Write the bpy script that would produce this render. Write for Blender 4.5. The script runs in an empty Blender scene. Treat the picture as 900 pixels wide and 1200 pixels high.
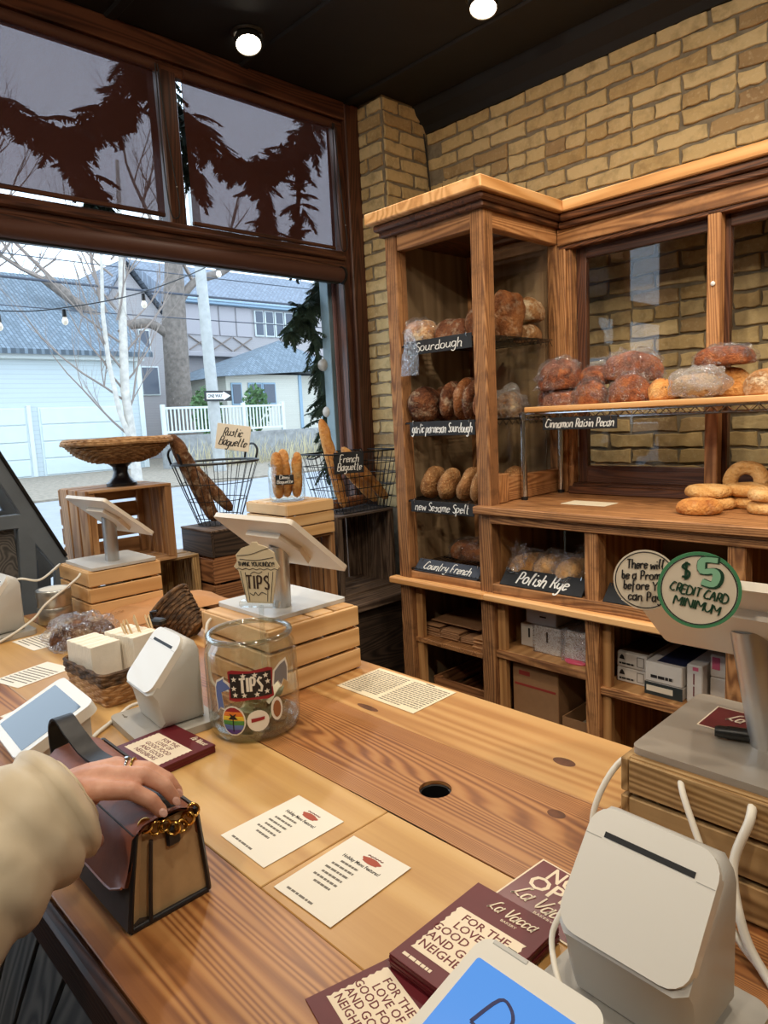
import bpy, math, random
from mathutils import Vector, Matrix, Euler, noise

# ------------------------------------------------------------------ scene, camera, world, lights
SC = bpy.context.scene
COL = SC.collection
random.seed(7)
PI = math.pi

def make_camera():
    yaw, pit, rol = math.radians(46.27), math.radians(7.77), math.radians(-2.81)
    f = Vector((-math.sin(yaw) * math.cos(pit), math.cos(yaw) * math.cos(pit), -math.sin(pit)))
    r = Vector((math.cos(yaw), math.sin(yaw), 0))
    u = r.cross(f)
    r2 = r * math.cos(rol) + u * math.sin(rol)
    u2 = -r * math.sin(rol) + u * math.cos(rol)
    cd = bpy.data.cameras.new('camera')
    cd.sensor_fit = 'VERTICAL'
    cd.sensor_height = 36.0
    cd.lens = 36.0 * 809.0 / 1200.0
    cd.clip_start = 0.02
    cd.clip_end = 300
    cam = bpy.data.objects.new('camera', cd)
    M = Matrix((r2, u2, -f)).transposed().to_4x4()
    M.translation = Vector((0, 0, 1.494))
    cam.matrix_world = M
    COL.objects.link(cam)
    SC.camera = cam
make_camera()

WORLD_STRENGTH = 3.3
w = bpy.data.worlds.new('world')
SC.world = w
w.use_nodes = True
_bg = w.node_tree.nodes['Background']
_bg.inputs['Color'].default_value = (0.70, 0.84, 1.0, 1)
_bg.inputs['Strength'].default_value = WORLD_STRENGTH

SC.view_settings.view_transform = 'Standard'
SC.view_settings.look = 'None'
SC.view_settings.exposure = 0.0
SC.view_settings.gamma = 1.0
SC.view_settings.use_curve_mapping = False
SC.cycles.transparent_max_bounces = 24
SC.cycles.max_bounces = 8
SC.cycles.sample_clamp_indirect = 6.0

LAMP_POWER = 57.0
LAMP_COLOR = (1.0, 0.87, 0.70)

# ------------------------------------------------------------------ mesh helpers
class MB:
    def __init__(s):
        s.v = []; s.f = []
    def add(s, vs, fs, M=None):
        n = len(s.v)
        if M is not None:
            vs = [M @ Vector(p) for p in vs]
        s.v += [tuple(p) for p in vs]
        s.f += [tuple(i + n for i in f) for f in fs]
        return s
    def box(s, a, b, M=None):
        x0, y0, z0 = a; x1, y1, z1 = b
        vs = [(x0,y0,z0),(x1,y0,z0),(x1,y1,z0),(x0,y1,z0),(x0,y0,z1),(x1,y0,z1),(x1,y1,z1),(x0,y1,z1)]
        fs = [(0,3,2,1),(4,5,6,7),(0,1,5,4),(1,2,6,5),(2,3,7,6),(3,0,4,7)]
        return s.add(vs, fs, M)
    def cbox(s, a, b, c, M=None):
        # chamfered box
        ctr = [(a[i] + b[i]) / 2 for i in range(3)]
        h = [abs(b[i] - a[i]) / 2 for i in range(3)]
        c = min(c, min(h) * 0.95)
        vs = []; idx = {}
        for sx in (-1, 1):
            for sy in (-1, 1):
                for sz in (-1, 1):
                    sg = (sx, sy, sz)
                    for ax in range(3):
                        p = [ctr[i] + sg[i] * (h[i] if i == ax else h[i] - c) for i in range(3)]
                        idx[(sx, sy, sz, ax)] = len(vs); vs.append(p)
        fs = []
        for ax in range(3):
            o = [i for i in range(3) if i != ax]
            for sg in (-1, 1):
                q = []
                for (p1, p2) in ((-1,-1),(1,-1),(1,1),(-1,1)):
                    k = [0,0,0]; k[ax] = sg; k[o[0]] = p1; k[o[1]] = p2
                    q.append(idx[(k[0],k[1],k[2],ax)])
                fs.append(q)
        for ax in range(3):
            o = [i for i in range(3) if i != ax]
            for p1 in (-1, 1):
                for p2 in (-1, 1):
                    q = []
                    for (t, fa) in ((-1,o[0]),(1,o[0]),(1,o[1]),(-1,o[1])):
                        k = [0,0,0]; k[ax] = t; k[o[0]] = p1; k[o[1]] = p2
                        q.append(idx[(k[0],k[1],k[2],fa)])
                    fs.append(q)
        for sx in (-1, 1):
            for sy in (-1, 1):
                for sz in (-1, 1):
                    fs.append([idx[(sx,sy,sz,0)], idx[(sx,sy,sz,1)], idx[(sx,sy,sz,2)]])
        # orient outward
        C = Vector(ctr); out = []
        for q in fs:
            P = [Vector(vs[i]) for i in q]
            m = sum(P, Vector()) / len(P)
            nrm = (P[1] - P[0]).cross(P[2] - P[0])
            out.append(tuple(q) if nrm.dot(m - C) > 0 else tuple(reversed(q)))
        return s.add(vs, out, M)
    def tube(s, pts, r, n=8, M=None, cap=True, closed=False, flat=None):
        pts = [Vector(p) for p in pts]
        m = len(pts)
        rs = r if isinstance(r, (list, tuple)) else [r] * m
        tang = []
        for i in range(m):
            if closed:
                t = pts[(i + 1) % m] - pts[i - 1]
            else:
                t = pts[min(i + 1, m - 1)] - pts[max(i - 1, 0)]
            tang.append(t.normalized() if t.length > 1e-9 else Vector((0,0,1)))
        up = Vector((0,0,1)) if abs(tang[0].z) < 0.9 else Vector((1,0,0))
        nr = (up - tang[0] * up.dot(tang[0])).normalized()
        vs = []
        for i in range(m):
            t = tang[i]
            nr = nr - t * nr.dot(t)
            nr = nr.normalized() if nr.length > 1e-6 else t.orthogonal().normalized()
            b = t.cross(nr)
            for k in range(n):
                a = 2 * PI * k / n
                ca, sa = math.cos(a), math.sin(a)
                if flat: sa *= flat
                vs.append(pts[i] + (nr * ca + b * sa) * rs[i])
        fs = []
        for i in range(m if closed else m - 1):
            j = (i + 1) % m
            for k in range(n):
                l = (k + 1) % n
                fs.append((i*n+k, j*n+k, j*n+l, i*n+l)[::-1])
        if cap and not closed:
            fs.append(tuple(range(n)))
            fs.append(tuple(range((m-1)*n, m*n))[::-1])
        fs = [f[::-1] for f in fs]
        return s.add(vs, fs, M)
    def lathe(s, prof, n=24, M=None, fn=None):
        vs = []; fs = []; rows = []
        for (r, z) in prof:
            if r <= 1e-6:
                rows.append([len(vs)]); vs.append((0, 0, z))
            else:
                row = []
                for k in range(n):
                    a = 2 * PI * k / n
                    p = (r * math.cos(a), r * math.sin(a), z)
                    if fn: p = fn(p, a, r, z)
                    row.append(len(vs)); vs.append(p)
                rows.append(row)
        for i in range(len(rows) - 1):
            A, B = rows[i], rows[i+1]
            if len(A) == 1 and len(B) == 1: continue
            for k in range(n):
                l = (k + 1) % n
                if len(A) == 1: fs.append((A[0], B[l], B[k])[::-1])
                elif len(B) == 1: fs.append((A[k], A[l], B[0]))
                else: fs.append((A[k], A[l], B[l], B[k]))
        return s.add(vs, fs, M)
    def prism(s, poly, z0, z1, M=None):
        n = len(poly)
        ar = sum(poly[i][0]*poly[(i+1)%n][1] - poly[(i+1)%n][0]*poly[i][1] for i in range(n))
        if ar < 0: poly = poly[::-1]
        vs = [(x, y, z0) for x, y in poly] + [(x, y, z1) for x, y in poly]
        fs = [tuple(range(n))[::-1], tuple(range(n, 2*n))]
        for i in range(n):
            j = (i + 1) % n
            fs.append((i, j, n + j, n + i))
        return s.add(vs, fs, M)
    def quad(s, a, b, c, d):
        return s.add([a, b, c, d], [(0,1,2,3)])
    def grid(s, P, closed_u=False, closed_v=False):
        nu, nv = len(P), len(P[0])
        vs = [p for row in P for p in row]; fs = []
        for i in range(nu if closed_u else nu - 1):
            for j in range(nv if closed_v else nv - 1):
                a, b = i, (i + 1) % nu; c, d = j, (j + 1) % nv
                fs.append((a*nv+c, b*nv+c, b*nv+d, a*nv+d))
        return s.add(vs, fs)
    def mesh(s, name, smooth=0):
        me = bpy.data.meshes.new(name)
        me.from_pydata(s.v, [], s.f)
        if smooth:
            me.shade_smooth()
            if smooth < 180:
                me.set_sharp_from_angle(angle=math.radians(smooth))
        me.update()
        return me
    def build(s, name, mat, parent=None, smooth=0, M=None):
        return link(name, s.mesh(name, smooth), mat, parent, M)

def link(name, me, mat=None, parent=None, M=None):
    o = bpy.data.objects.new(name, me)
    if mat is not None and me is not None and len(me.materials) == 0:
        me.materials.append(mat)
    COL.objects.link(o)
    if parent is not None: o.parent = parent
    if M is not None: o.matrix_basis = M
    return o

def tag(o, label=None, cat=None, group=None, kind=None):
    if label: o['label'] = label
    if cat: o['category'] = cat
    if group: o['group'] = group
    if kind: o['kind'] = kind
    return o

def thing(name, label, cat, loc=(0,0,0), rz=0.0, group=None, kind=None, rot=None):
    o = bpy.data.objects.new(name, None)
    o.empty_display_size = 0.05
    COL.objects.link(o)
    o.location = loc
    o.rotation_euler = rot if rot is not None else (0, 0, rz)
    return tag(o, label, cat, group, kind)

def TR(x=0, y=0, z=0): return Matrix.Translation((x, y, z))
def RX(a): return Matrix.Rotation(a, 4, 'X')
def RY(a): return Matrix.Rotation(a, 4, 'Y')
def RZ(a): return Matrix.Rotation(a, 4, 'Z')
def SCL(x, y, z): return Matrix.Diagonal((x, y, z, 1))

_barcache = {}
def bar(name, parent, c, size, mat, b=0.002, M=None):
    """a piece of timber: mesh with its long axis along local X, rotated into place"""
    ax = max(range(3), key=lambda i: size[i])
    if ax == 0: d = (size[0], size[1], size[2]); R = Matrix.Identity(4)
    elif ax == 1: d = (size[1], size[0], size[2]); R = RZ(PI/2)
    else: d = (size[2], size[1], size[0]); R = RY(-PI/2)
    key = (round(d[0],4), round(d[1],4), round(d[2],4), b, mat.name)
    me = _barcache.get(key)
    if me is None:
        me = MB().cbox((-d[0]/2,-d[1]/2,-d[2]/2), (d[0]/2,d[1]/2,d[2]/2), b).mesh(name)
        me.materials.append(mat)
        _barcache[key] = me
    T = TR(*c) @ R
    if M is not None: T = M @ T
    return link(name, me, None, parent, T)

def bar2(name, parent, a, b, mat, bv=0.002):
    return bar(name, parent, [(a[i]+b[i])/2 for i in range(3)], [abs(b[i]-a[i]) for i in range(3)], mat, bv)

def copy_tree(o, parent=None):
    c = o.copy(); COL.objects.link(c)
    if parent is not None: c.parent = parent
    for ch in list(o.children):
        d = copy_tree(ch, c)
        d.matrix_parent_inverse = ch.matrix_parent_inverse.copy()
    return c

def catmull(pts, n=6, closed=False):
    P = [Vector(p) for p in pts]; out = []
    m = len(P)
    if m < 3: return P
    for i in range(m if closed else m - 1):
        if closed:
            p0, p1, p2, p3 = P[i-1], P[i], P[(i+1) % m], P[(i+2) % m]
        else:
            p0, p1, p2, p3 = P[max(i-1,0)], P[i], P[i+1], P[min(i+2,m-1)]
        for k in range(n):
            t = k / n
            out.append(0.5*((2*p1)+(p2-p0)*t+(2*p0-5*p1+4*p2-p3)*t*t+(3*p1-p0-3*p2+p3)*t**3))
    if not closed: out.append(P[-1])
    return out

# ------------------------------------------------------------------ materials
class NT:
    """tiny node-tree helper"""
    def __init__(s, name):
        s.m = bpy.data.materials.new(name); s.m.use_nodes = True
        s.t = s.m.node_tree; s.n = s.t.nodes; s.l = s.t.links
        s.bsdf = s.n['Principled BSDF']; s.out = s.n['Material Output']
    def node(s, typ, **kw):
        nd = s.n.new(typ)
        for k, v in kw.items():
            if k in nd.inputs.keys(): s.set(nd, k, v)
            else: setattr(nd, k, v)
        return nd
    def set(s, nd, k, v):
        i = nd.inputs[k]
        if isinstance(v, bpy.types.NodeSocket): s.l.new(v, i)
        else: i.default_value = v
    def math(s, op, a, b=None, c=None):
        nd = s.n.new('ShaderNodeMath'); nd.operation = op
        for i, v in enumerate((a, b, c)):
            if v is None: continue
            if isinstance(v, bpy.types.NodeSocket): s.l.new(v, nd.inputs[i])
            else: nd.inputs[i].default_value = v
        return nd.outputs[0]
    def ramp(s, fac, stops, interp='LINEAR'):
        nd = s.n.new('ShaderNodeValToRGB'); nd.color_ramp.interpolation = interp
        el = nd.color_ramp.elements
        while len(el) < len(stops): el.new(0.5)
        for e, (p, c) in zip(el, stops):
            e.position = p; e.color = (c[0], c[1], c[2], 1) if len(c) == 3 else c
        s.l.new(fac, nd.inputs[0]); return nd.outputs[0]
    def mix(s, f, a, b, mode='MIX'):
        nd = s.n.new('ShaderNodeMix'); nd.data_type = 'RGBA'; nd.blend_type = mode
        for i, v in ((0, f), (6, a), (7, b)):
            if isinstance(v, bpy.types.NodeSocket): s.l.new(v, nd.inputs[i])
            elif i == 0: nd.inputs[0].default_value = v
            else: nd.inputs[i].default_value = (v[0], v[1], v[2], 1)
        return nd.outputs[2]
    def coords(s, scale=(1,1,1), rnd=0.0, kind='Object'):
        tc = s.n.new('ShaderNodeTexCoord'); mp = s.n.new('ShaderNodeMapping')
        mp.inputs['Scale'].default_value = scale
        src = tc.outputs[kind]
        if rnd:
            oi = s.n.new('ShaderNodeObjectInfo')
            vm = s.n.new('ShaderNodeVectorMath'); vm.operation = 'SCALE'
            cx = s.n.new('ShaderNodeCombineXYZ')
            for k, mul in enumerate((1.0, 0.37, 0.71)):
                s.l.new(s.math('MULTIPLY', oi.outputs['Random'], rnd * mul), cx.inputs[k])
            va = s.n.new('ShaderNodeVectorMath'); va.operation = 'ADD'
            s.l.new(src, va.inputs[0]); s.l.new(cx.outputs[0], va.inputs[1])
            src = va.outputs[0]
        s.l.new(src, mp.inputs['Vector'])
        return mp.outputs[0]
    def noise(s, vec, scale, detail=4, rough=0.55, dist=0.0):
        nd = s.n.new('ShaderNodeTexNoise')
        s.l.new(vec, nd.inputs['Vector'])
        nd.inputs['Scale'].default_value = scale; nd.inputs['Detail'].default_value = detail
        nd.inputs['Roughness'].default_value = rough; nd.inputs['Distortion'].default_value = dist
        return nd.outputs['Fac']
    def bump(s, h, strength=0.3, dist=0.01):
        nd = s.n.new('ShaderNodeBump')
        nd.inputs['Strength'].default_value = strength; nd.inputs['Distance'].default_value = dist
        s.l.new(h, nd.inputs['Height']); s.l.new(nd.outputs[0], s.bsdf.inputs['Normal'])
    def rand(s):
        return s.n.new('ShaderNodeObjectInfo').outputs['Random']
    def P(s, **kw):
        names = dict(color='Base Color', rough='Roughness', metal='Metallic', spec='Specular IOR Level',
                     trans='Transmission Weight', alpha='Alpha', coat='Coat Weight', sheen='Sheen Weight',
                     emit='Emission Color', estr='Emission Strength', sss='Subsurface Weight')
        for k, v in kw.items():
            if isinstance(v, tuple) and len(v) == 3: v = (*v, 1)
            s.set(s.bsdf, names[k], v)
        return s

def srgb(r, g, b):
    f = lambda c: (c/255/12.92) if c/255 <= 0.04045 else ((c/255+0.055)/1.055)**2.4
    return (f(r), f(g), f(b))

_mc = {}
def plain(name, col, rough=0.5, metal=0.0, spec=0.5, var=0.0, bump=0.0, nscale=40, coat=0.0):
    if name in _mc: return _mc[name]
    t = NT(name); t.P(color=col, rough=rough, metal=metal, spec=spec)
    if coat: t.P(coat=coat)
    if var or bump:
        v = t.coords(rnd=5.0); n = t.noise(v, nscale, 5)
        if var:
            lo = tuple(max(0, c*(1-var)) for c in col); hi = tuple(min(1, c*(1+var)) for c in col)
            t.P(color=t.ramp(n, [(0.3, lo), (0.7, hi)]))
        if bump: t.bump(n, bump, 0.004)
    _mc[name] = t.m
    return t.m

def wood(name, dark, mid, light, rings=14.0, stretch=0.06, rough=0.5, fine=120, contrast=1.0, bump=0.25, vary=0.35, spec=0.4, dirt=0.0, coat=0.0):
    """grain runs along local X"""
    t = NT(name)
    v = t.coords((stretch, 1, 1), rnd=9.0)
    warp = t.noise(v, 3.0, 3)
    nd = t.n.new('ShaderNodeTexWave'); nd.wave_type = 'BANDS'; nd.bands_direction = 'DIAGONAL'
    vv = t.n.new('ShaderNodeVectorMath'); vv.operation = 'ADD'
    t.l.new(v, vv.inputs[0])
    sc = t.math('MULTIPLY', t.math('SUBTRACT', warp, 0.5), 1.0 * contrast)
    cb = t.n.new('ShaderNodeCombineXYZ')
    for k in range(3): t.l.new(sc, cb.inputs[k])
    t.l.new(cb.outputs[0], vv.inputs[1])
    t.l.new(vv.outputs[0], nd.inputs['Vector'])
    nd.inputs['Scale'].default_value = rings; nd.inputs['Distortion'].default_value = 2.5 * contrast
    nd.inputs['Detail'].default_value = 3; nd.inputs['Detail Scale'].default_value = 1.2
    fine_n = t.noise(t.coords((stretch*0.5, 1, 1), rnd=9.0), fine, 4, 0.6)
    blotch = t.noise(t.coords((0.4, 1, 1), rnd=9.0), 5.0, 3)
    f = t.math('ADD', t.math('MULTIPLY', nd.outputs['Fac'], 0.55), t.math('MULTIPLY', fine_n, 0.35))
    f = t.math('ADD', f, t.math('MULTIPLY', t.math('SUBTRACT', blotch, 0.5), 0.5))
    c = t.ramp(f, [(0.12, dark), (0.45, mid), (0.78, light)])
    r = t.rand()
    hv = t.n.new('ShaderNodeHueSaturation'); t.l.new(c, hv.inputs['Color'])
    t.l.new(t.math('ADD', t.math('MULTIPLY', r, vary), 1 - vary/2), hv.inputs['Value'])
    c = hv.outputs[0]
    if dirt:
        d = t.noise(t.coords(rnd=3.0), 18.0, 5, 0.65)
        m = t.ramp(d, [(0.5, (0,0,0)), (0.72, (dirt,dirt,dirt))])
        c = t.mix(m, c, tuple(x*0.3 for x in dark))
    t.P(color=c, rough=rough, spec=spec)
    if coat:
        t.P(coat=coat); t.bsdf.inputs['Coat Roughness'].default_value = 0.3
    t.bump(f, bump, 0.002)
    return t.m

def thin_glass(name, tint=(1,1,1), refl=1.0, rough=0.0, base=0.03):
    t = NT(name); t.n.remove(t.bsdf)
    tr = t.n.new('ShaderNodeBsdfTransparent'); tr.inputs[0].default_value = (*tint, 1)
    gl = t.n.new('ShaderNodeBsdfGlossy'); gl.inputs['Roughness'].default_value = rough
    lw = t.n.new('ShaderNodeLayerWeight'); lw.inputs[0].default_value = 0.5
    mx = t.n.new('ShaderNodeMixShader')
    f = t.math('MINIMUM', t.math('ADD', t.math('MULTIPLY', t.math('POWER', lw.outputs['Facing'], 4.0), 0.6*refl), base), 0.9)
    t.l.new(f, mx.inputs[0]); t.l.new(tr.outputs[0], mx.inputs[1]); t.l.new(gl.outputs[0], mx.inputs[2])
    t.l.new(mx.outputs[0], t.out.inputs[0])
    return t.m

def film(name, tint=(0.96,0.96,0.97), haze=0.18, gloss=0.25):
    """crinkled clear plastic"""
    t = NT(name); t.n.remove(t.bsdf)
    v = t.coords(rnd=4.0)
    n1 = t.noise(v, 48.0, 3, 0.6, 1.8)
    rid = t.math('ABSOLUTE', t.math('SUBTRACT', n1, 0.5))
    bp = t.n.new('ShaderNodeBump'); bp.inputs['Strength'].default_value = 1.0; bp.inputs['Distance'].default_value = 0.02
    t.l.new(rid, bp.inputs['Height'])
    tr = t.n.new('ShaderNodeBsdfTransparent'); tr.inputs[0].default_value = (*tint, 1)
    gl = t.n.new('ShaderNodeBsdfGlossy'); gl.inputs['Roughness'].default_value = 0.10
    t.l.new(bp.outputs[0], gl.inputs['Normal'])
    df = t.n.new('ShaderNodeBsdfTranslucent'); df.inputs[0].default_value = (0.9,0.9,0.9,1)
    d2 = t.n.new('ShaderNodeBsdfDiffuse'); d2.inputs[0].default_value = (0.85,0.85,0.86,1)
    m0 = t.n.new('ShaderNodeMixShader'); m0.inputs[0].default_value = 0.5
    t.l.new(df.outputs[0], m0.inputs[1]); t.l.new(d2.outputs[0], m0.inputs[2])
    m1 = t.n.new('ShaderNodeMixShader')
    hz = t.math('MULTIPLY', t.ramp(rid, [(0.0, (1.6,)*3), (0.08, (0.4,)*3)]), haze)
    t.l.new(hz, m1.inputs[0]); t.l.new(tr.outputs[0], m1.inputs[1]); t.l.new(m0.outputs[0], m1.inputs[2])
    m2 = t.n.new('ShaderNodeMixShader')
    t.l.new(t.math('MULTIPLY', t.ramp(rid, [(0.0, (2.6,)*3), (0.05, (0.22,)*3)]), gloss), m2.inputs[0])
    t.l.new(m1.outputs[0], m2.inputs[1]); t.l.new(gl.outputs[0], m2.inputs[2])
    t.l.new(m2.outputs[0], t.out.inputs[0])
    return t.m

W_CAB = wood('cabinet_pine', srgb(128,84,48), srgb(166,114,68), srgb(188,136,88), rings=18, contrast=0.8, rough=0.55, dirt=0.35, vary=0.25)
W_CABD = wood('cabinet_dark_moulding', srgb(58,32,18), srgb(92,54,30), srgb(118,72,42), rings=22, rough=0.5, dirt=0.3)
W_CABL = wood('cabinet_light_board', srgb(196,138,78), srgb(222,166,104), srgb(232,182,124), rings=6, rough=0.55, bump=0.08, vary=0.08, contrast=0.6)
W_ROUGH = wood('rough_sawn_pine', srgb(116,74,42), srgb(158,108,64), srgb(184,132,84), rings=22, contrast=0.8, rough=0.75, bump=0.6, dirt=0.5)
W_PANEL = wood('cabinet_ply', srgb(150,104,60), srgb(176,128,78), srgb(194,146,94), rings=5, rough=0.65, bump=0.05, vary=0.1, contrast=0.6)
W_BACK = wood('cabinet_back_ply', srgb(122,100,72), srgb(142,118,88), srgb(154,130,98), rings=4, rough=0.7, bump=0.05, vary=0.1, contrast=0.5)
W_SASH = wood('sash_brown', srgb(58,32,20), srgb(84,50,32), srgb(100,62,40), rings=16, rough=0.45, vary=0.15)
W_PALE = wood('counter_pale_pine', srgb(186,140,80), srgb(202,158,96), srgb(210,170,110), rings=3, stretch=0.05, rough=0.42, bump=0.05, contrast=0.8, vary=0.06, coat=0.25)
W_GRAIN = wood('counter_grained_fir', srgb(122,72,38), srgb(166,110,62), srgb(184,132,80), rings=26, stretch=0.03, rough=0.42, bump=0.05, contrast=1.1, vary=0.06, coat=0.25)
W_FRONTPL = wood('counter_front_fir', srgb(116,66,34), srgb(168,112,62), srgb(186,134,80), rings=40, stretch=0.035, rough=0.40, bump=0.05, contrast=0.55, vary=0.04, coat=0.2)
W_BACKPL = wood('counter_amber_pine', srgb(172,122,70), srgb(190,142,86), srgb(200,156,100), rings=6, stretch=0.04, rough=0.42, bump=0.05, contrast=0.9, vary=0.05, coat=0.2)
W_EDGE = wood('counter_edge_dark', srgb(36,20,12), srgb(56,32,20), srgb(72,44,28), rings=14, rough=0.5)
W_CRATE = wood('new_crate_pine', srgb(196,150,96), srgb(212,168,114), srgb(222,182,130), rings=5, rough=0.6, bump=0.08, vary=0.14, contrast=0.6)
W_CRATE2 = wood('brown_crate_wood', srgb(96,58,32), srgb(140,92,56), srgb(164,114,74), rings=10, rough=0.65, bump=0.2, vary=0.2, dirt=0.2)
W_CRATE5 = wood('honey_crate_wood', srgb(134,94,58), srgb(164,120,78), srgb(182,140,96), rings=7, rough=0.65, bump=0.15, vary=0.2, contrast=0.7)
W_CRATE3 = wood('weathered_crate_wood', srgb(64,48,38), srgb(100,80,64), srgb(126,104,86), rings=12, rough=0.75, bump=0.3, vary=0.25, dirt=0.3)
W_CRATE4 = wood('olive_crate_wood', srgb(120,88,50), srgb(160,126,80), srgb(184,150,102), rings=12, rough=0.65, bump=0.2, vary=0.2, dirt=0.3)
W_DARKBOX = wood('dark_stained_wood', srgb(34,26,20), srgb(56,44,36), srgb(76,60,48), rings=12, rough=0.55, vary=0.15)
W_TRIM = wood('window_trim_brown', srgb(56,32,22), srgb(82,48,33), srgb(98,60,41), rings=8, rough=0.45, bump=0.06, vary=0.1)
W_GREY = wood('grey_weathered_board', srgb(70,68,66), srgb(98,94,90), srgb(120,114,108), rings=9, rough=0.8, bump=0.3, vary=0.25)
W_FLOOR = wood('floor_boards', srgb(40,30,24), srgb(66,50,40), srgb(84,64,50), rings=6, rough=0.55, vary=0.3)
M_MORTAR = plain('grey_mortar', srgb(132,122,104), 0.95, var=0.25, bump=0.8, nscale=30)
M_BLACKCEIL = plain('black_ceiling_paint', srgb(13,13,14), 0.7, var=0.25, bump=0.3, nscale=8)
M_PLASTER = plain('warm_plaster', srgb(196,176,146), 0.9, var=0.06, bump=0.1)
M_WHITE = plain('white_plastic', srgb(226,222,212), 0.3, coat=0.2)
M_WHITEG = plain('grey_white_plastic', srgb(196,194,188), 0.4)
M_GREYP = plain('pale_grey_plastic', srgb(168,164,156), 0.45)
M_DARKSLOT = plain('black_slot', srgb(14,14,14), 0.6)
M_ALU = plain('brushed_aluminium', srgb(190,190,190), 0.34, metal=0.85)
M_CHROME = plain('chrome_wire', srgb(205,205,205), 0.18, metal=1.0)
M_TIN = plain('tin_metal', srgb(186,184,178), 0.28, metal=0.9, var=0.06)
M_BLACKWIRE = plain('black_wire', srgb(26,26,28), 0.5, metal=0.4)
M_BLACKP = plain('black_plastic', srgb(18,18,19), 0.4)
M_BLACKCAST = plain('black_cast', srgb(16,16,20), 0.3)
M_CHALK = plain('slate_sign_black', srgb(28,29,32), 0.8, var=0.3, nscale=14)
M_CHALKW = plain('white_chalk_paint', srgb(232,230,224), 0.8)
M_CREAMSIGN = plain('cream_card', srgb(226,214,192), 0.8, var=0.03)
M_PAPER = plain('white_paper', srgb(236,230,216), 0.75)
M_PAPER2 = plain('ivory_paper', srgb(226,214,186), 0.75, var=0.02)
M_INK = plain('black_ink', srgb(30,28,28), 0.7)
M_GREYINK = plain('grey_ink', srgb(120,114,104), 0.8)
M_MAROON = plain('maroon_card', srgb(96,18,28), 0.45, var=0.05)
M_MAROON2 = plain('deep_maroon_ink', srgb(110,40,44), 0.6)
M_CREAMINK = plain('cream_print', srgb(238,222,196), 0.6)
M_KRAFT = plain('kraft_paper', srgb(184,134,88), 0.75, var=0.1, bump=0.25, nscale=18)
M_KRAFTD = plain('kraft_bag_brown', srgb(150,108,72), 0.8, var=0.12, bump=0.2, nscale=16)
M_CARDB = plain('cardboard_brown', srgb(150,110,74), 0.8, var=0.05)
M_BOXWHITE = plain('white_carton', srgb(206,200,192), 0.6, var=0.04)
M_GREENINK = plain('green_ink', srgb(70,140,96), 0.7)
M_GREENPALE = plain('pale_green_fill', srgb(140,196,160), 0.7)
M_DKGREEN = plain('dark_green_ink', srgb(14,62,38), 0.7)
M_CABLE = plain('white_cable', srgb(228,222,208), 0.45)
M_GLASS = thin_glass('window_glass', (0.97,0.99,1.0), 0.7, 0.0, 0.01)
M_CGLASS = thin_glass('cabinet_glass', (0.95,0.945,0.93), 0.9, 0.015, 0.035)
M_JAR = thin_glass('jar_glass', (0.955,0.97,0.96), 1.4, 0.03, 0.07)
M_FILM = film('clear_plastic_bag', haze=0.06, gloss=0.26)
M_FILM2 = film('thick_clear_plastic', haze=0.32, gloss=0.34)
M_JARRIM = thin_glass('thick_glass', (0.86,0.90,0.87), 1.2, 0.04, 0.22)
# ------------------------------------------------------------------ the room
WX = -2.885          # inner face of the window wall
BY = 3.0             # brick wall
CZ = 3.12            # ceiling
def struct(name, mb, m, label, cat='wall', smooth=0):
    o = mb.build(name, m, None, smooth)
    return tag(o, label, cat, None, 'structure')

struct('floor', MB().box((-3.0,-3.0,-0.05), (3.2,3.2,0.0)), W_FLOOR, 'dark wooden shop floor below the counter', 'floor')
ceil = struct('ceiling', MB().box((-3.0,-3.0,CZ), (3.2,3.2,CZ+0.1)), M_BLACKCEIL, 'black painted ceiling above the bakery shop', 'ceiling')
for k in range(9):      # flat ribs of the dark ceiling
    yy = -2.4 + k*0.62
    MB().cbox((-2.88,yy,CZ-0.012), (3.1,yy+0.05,CZ+0.01), 0.008).build('ceiling_rib', M_BLACKCEIL, ceil)
struct('wall_right', MB().box((3.1,-3.0,0), (3.2,3.1,CZ)), M_PLASTER, 'plain plaster wall at the far right end')
struct('wall_front', MB().box((-3.0,-3.1,0), (3.2,-3.0,CZ)), M_PLASTER, 'plain plaster wall behind the customers')
# black crown moulding along the brick wall
mb = MB()
prof = [(BY,3.0),(BY-0.02,3.0),(BY-0.035,3.03),(BY-0.09,3.075),(BY-0.11,3.12),(BY,3.12)]
mb.add([(-2.655,y,z) for y,z in prof]+[(3.1,y,z) for y,z in prof],
       [tuple(range(6)), tuple(range(6,12))[::-1]]+[(i,i+6,(i+1)%6+6,(i+1)%6) for i in range(6)])
struct('trim_1', mb, M_BLACKCEIL, 'black crown moulding where brick wall meets ceiling', 'moulding')

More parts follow.
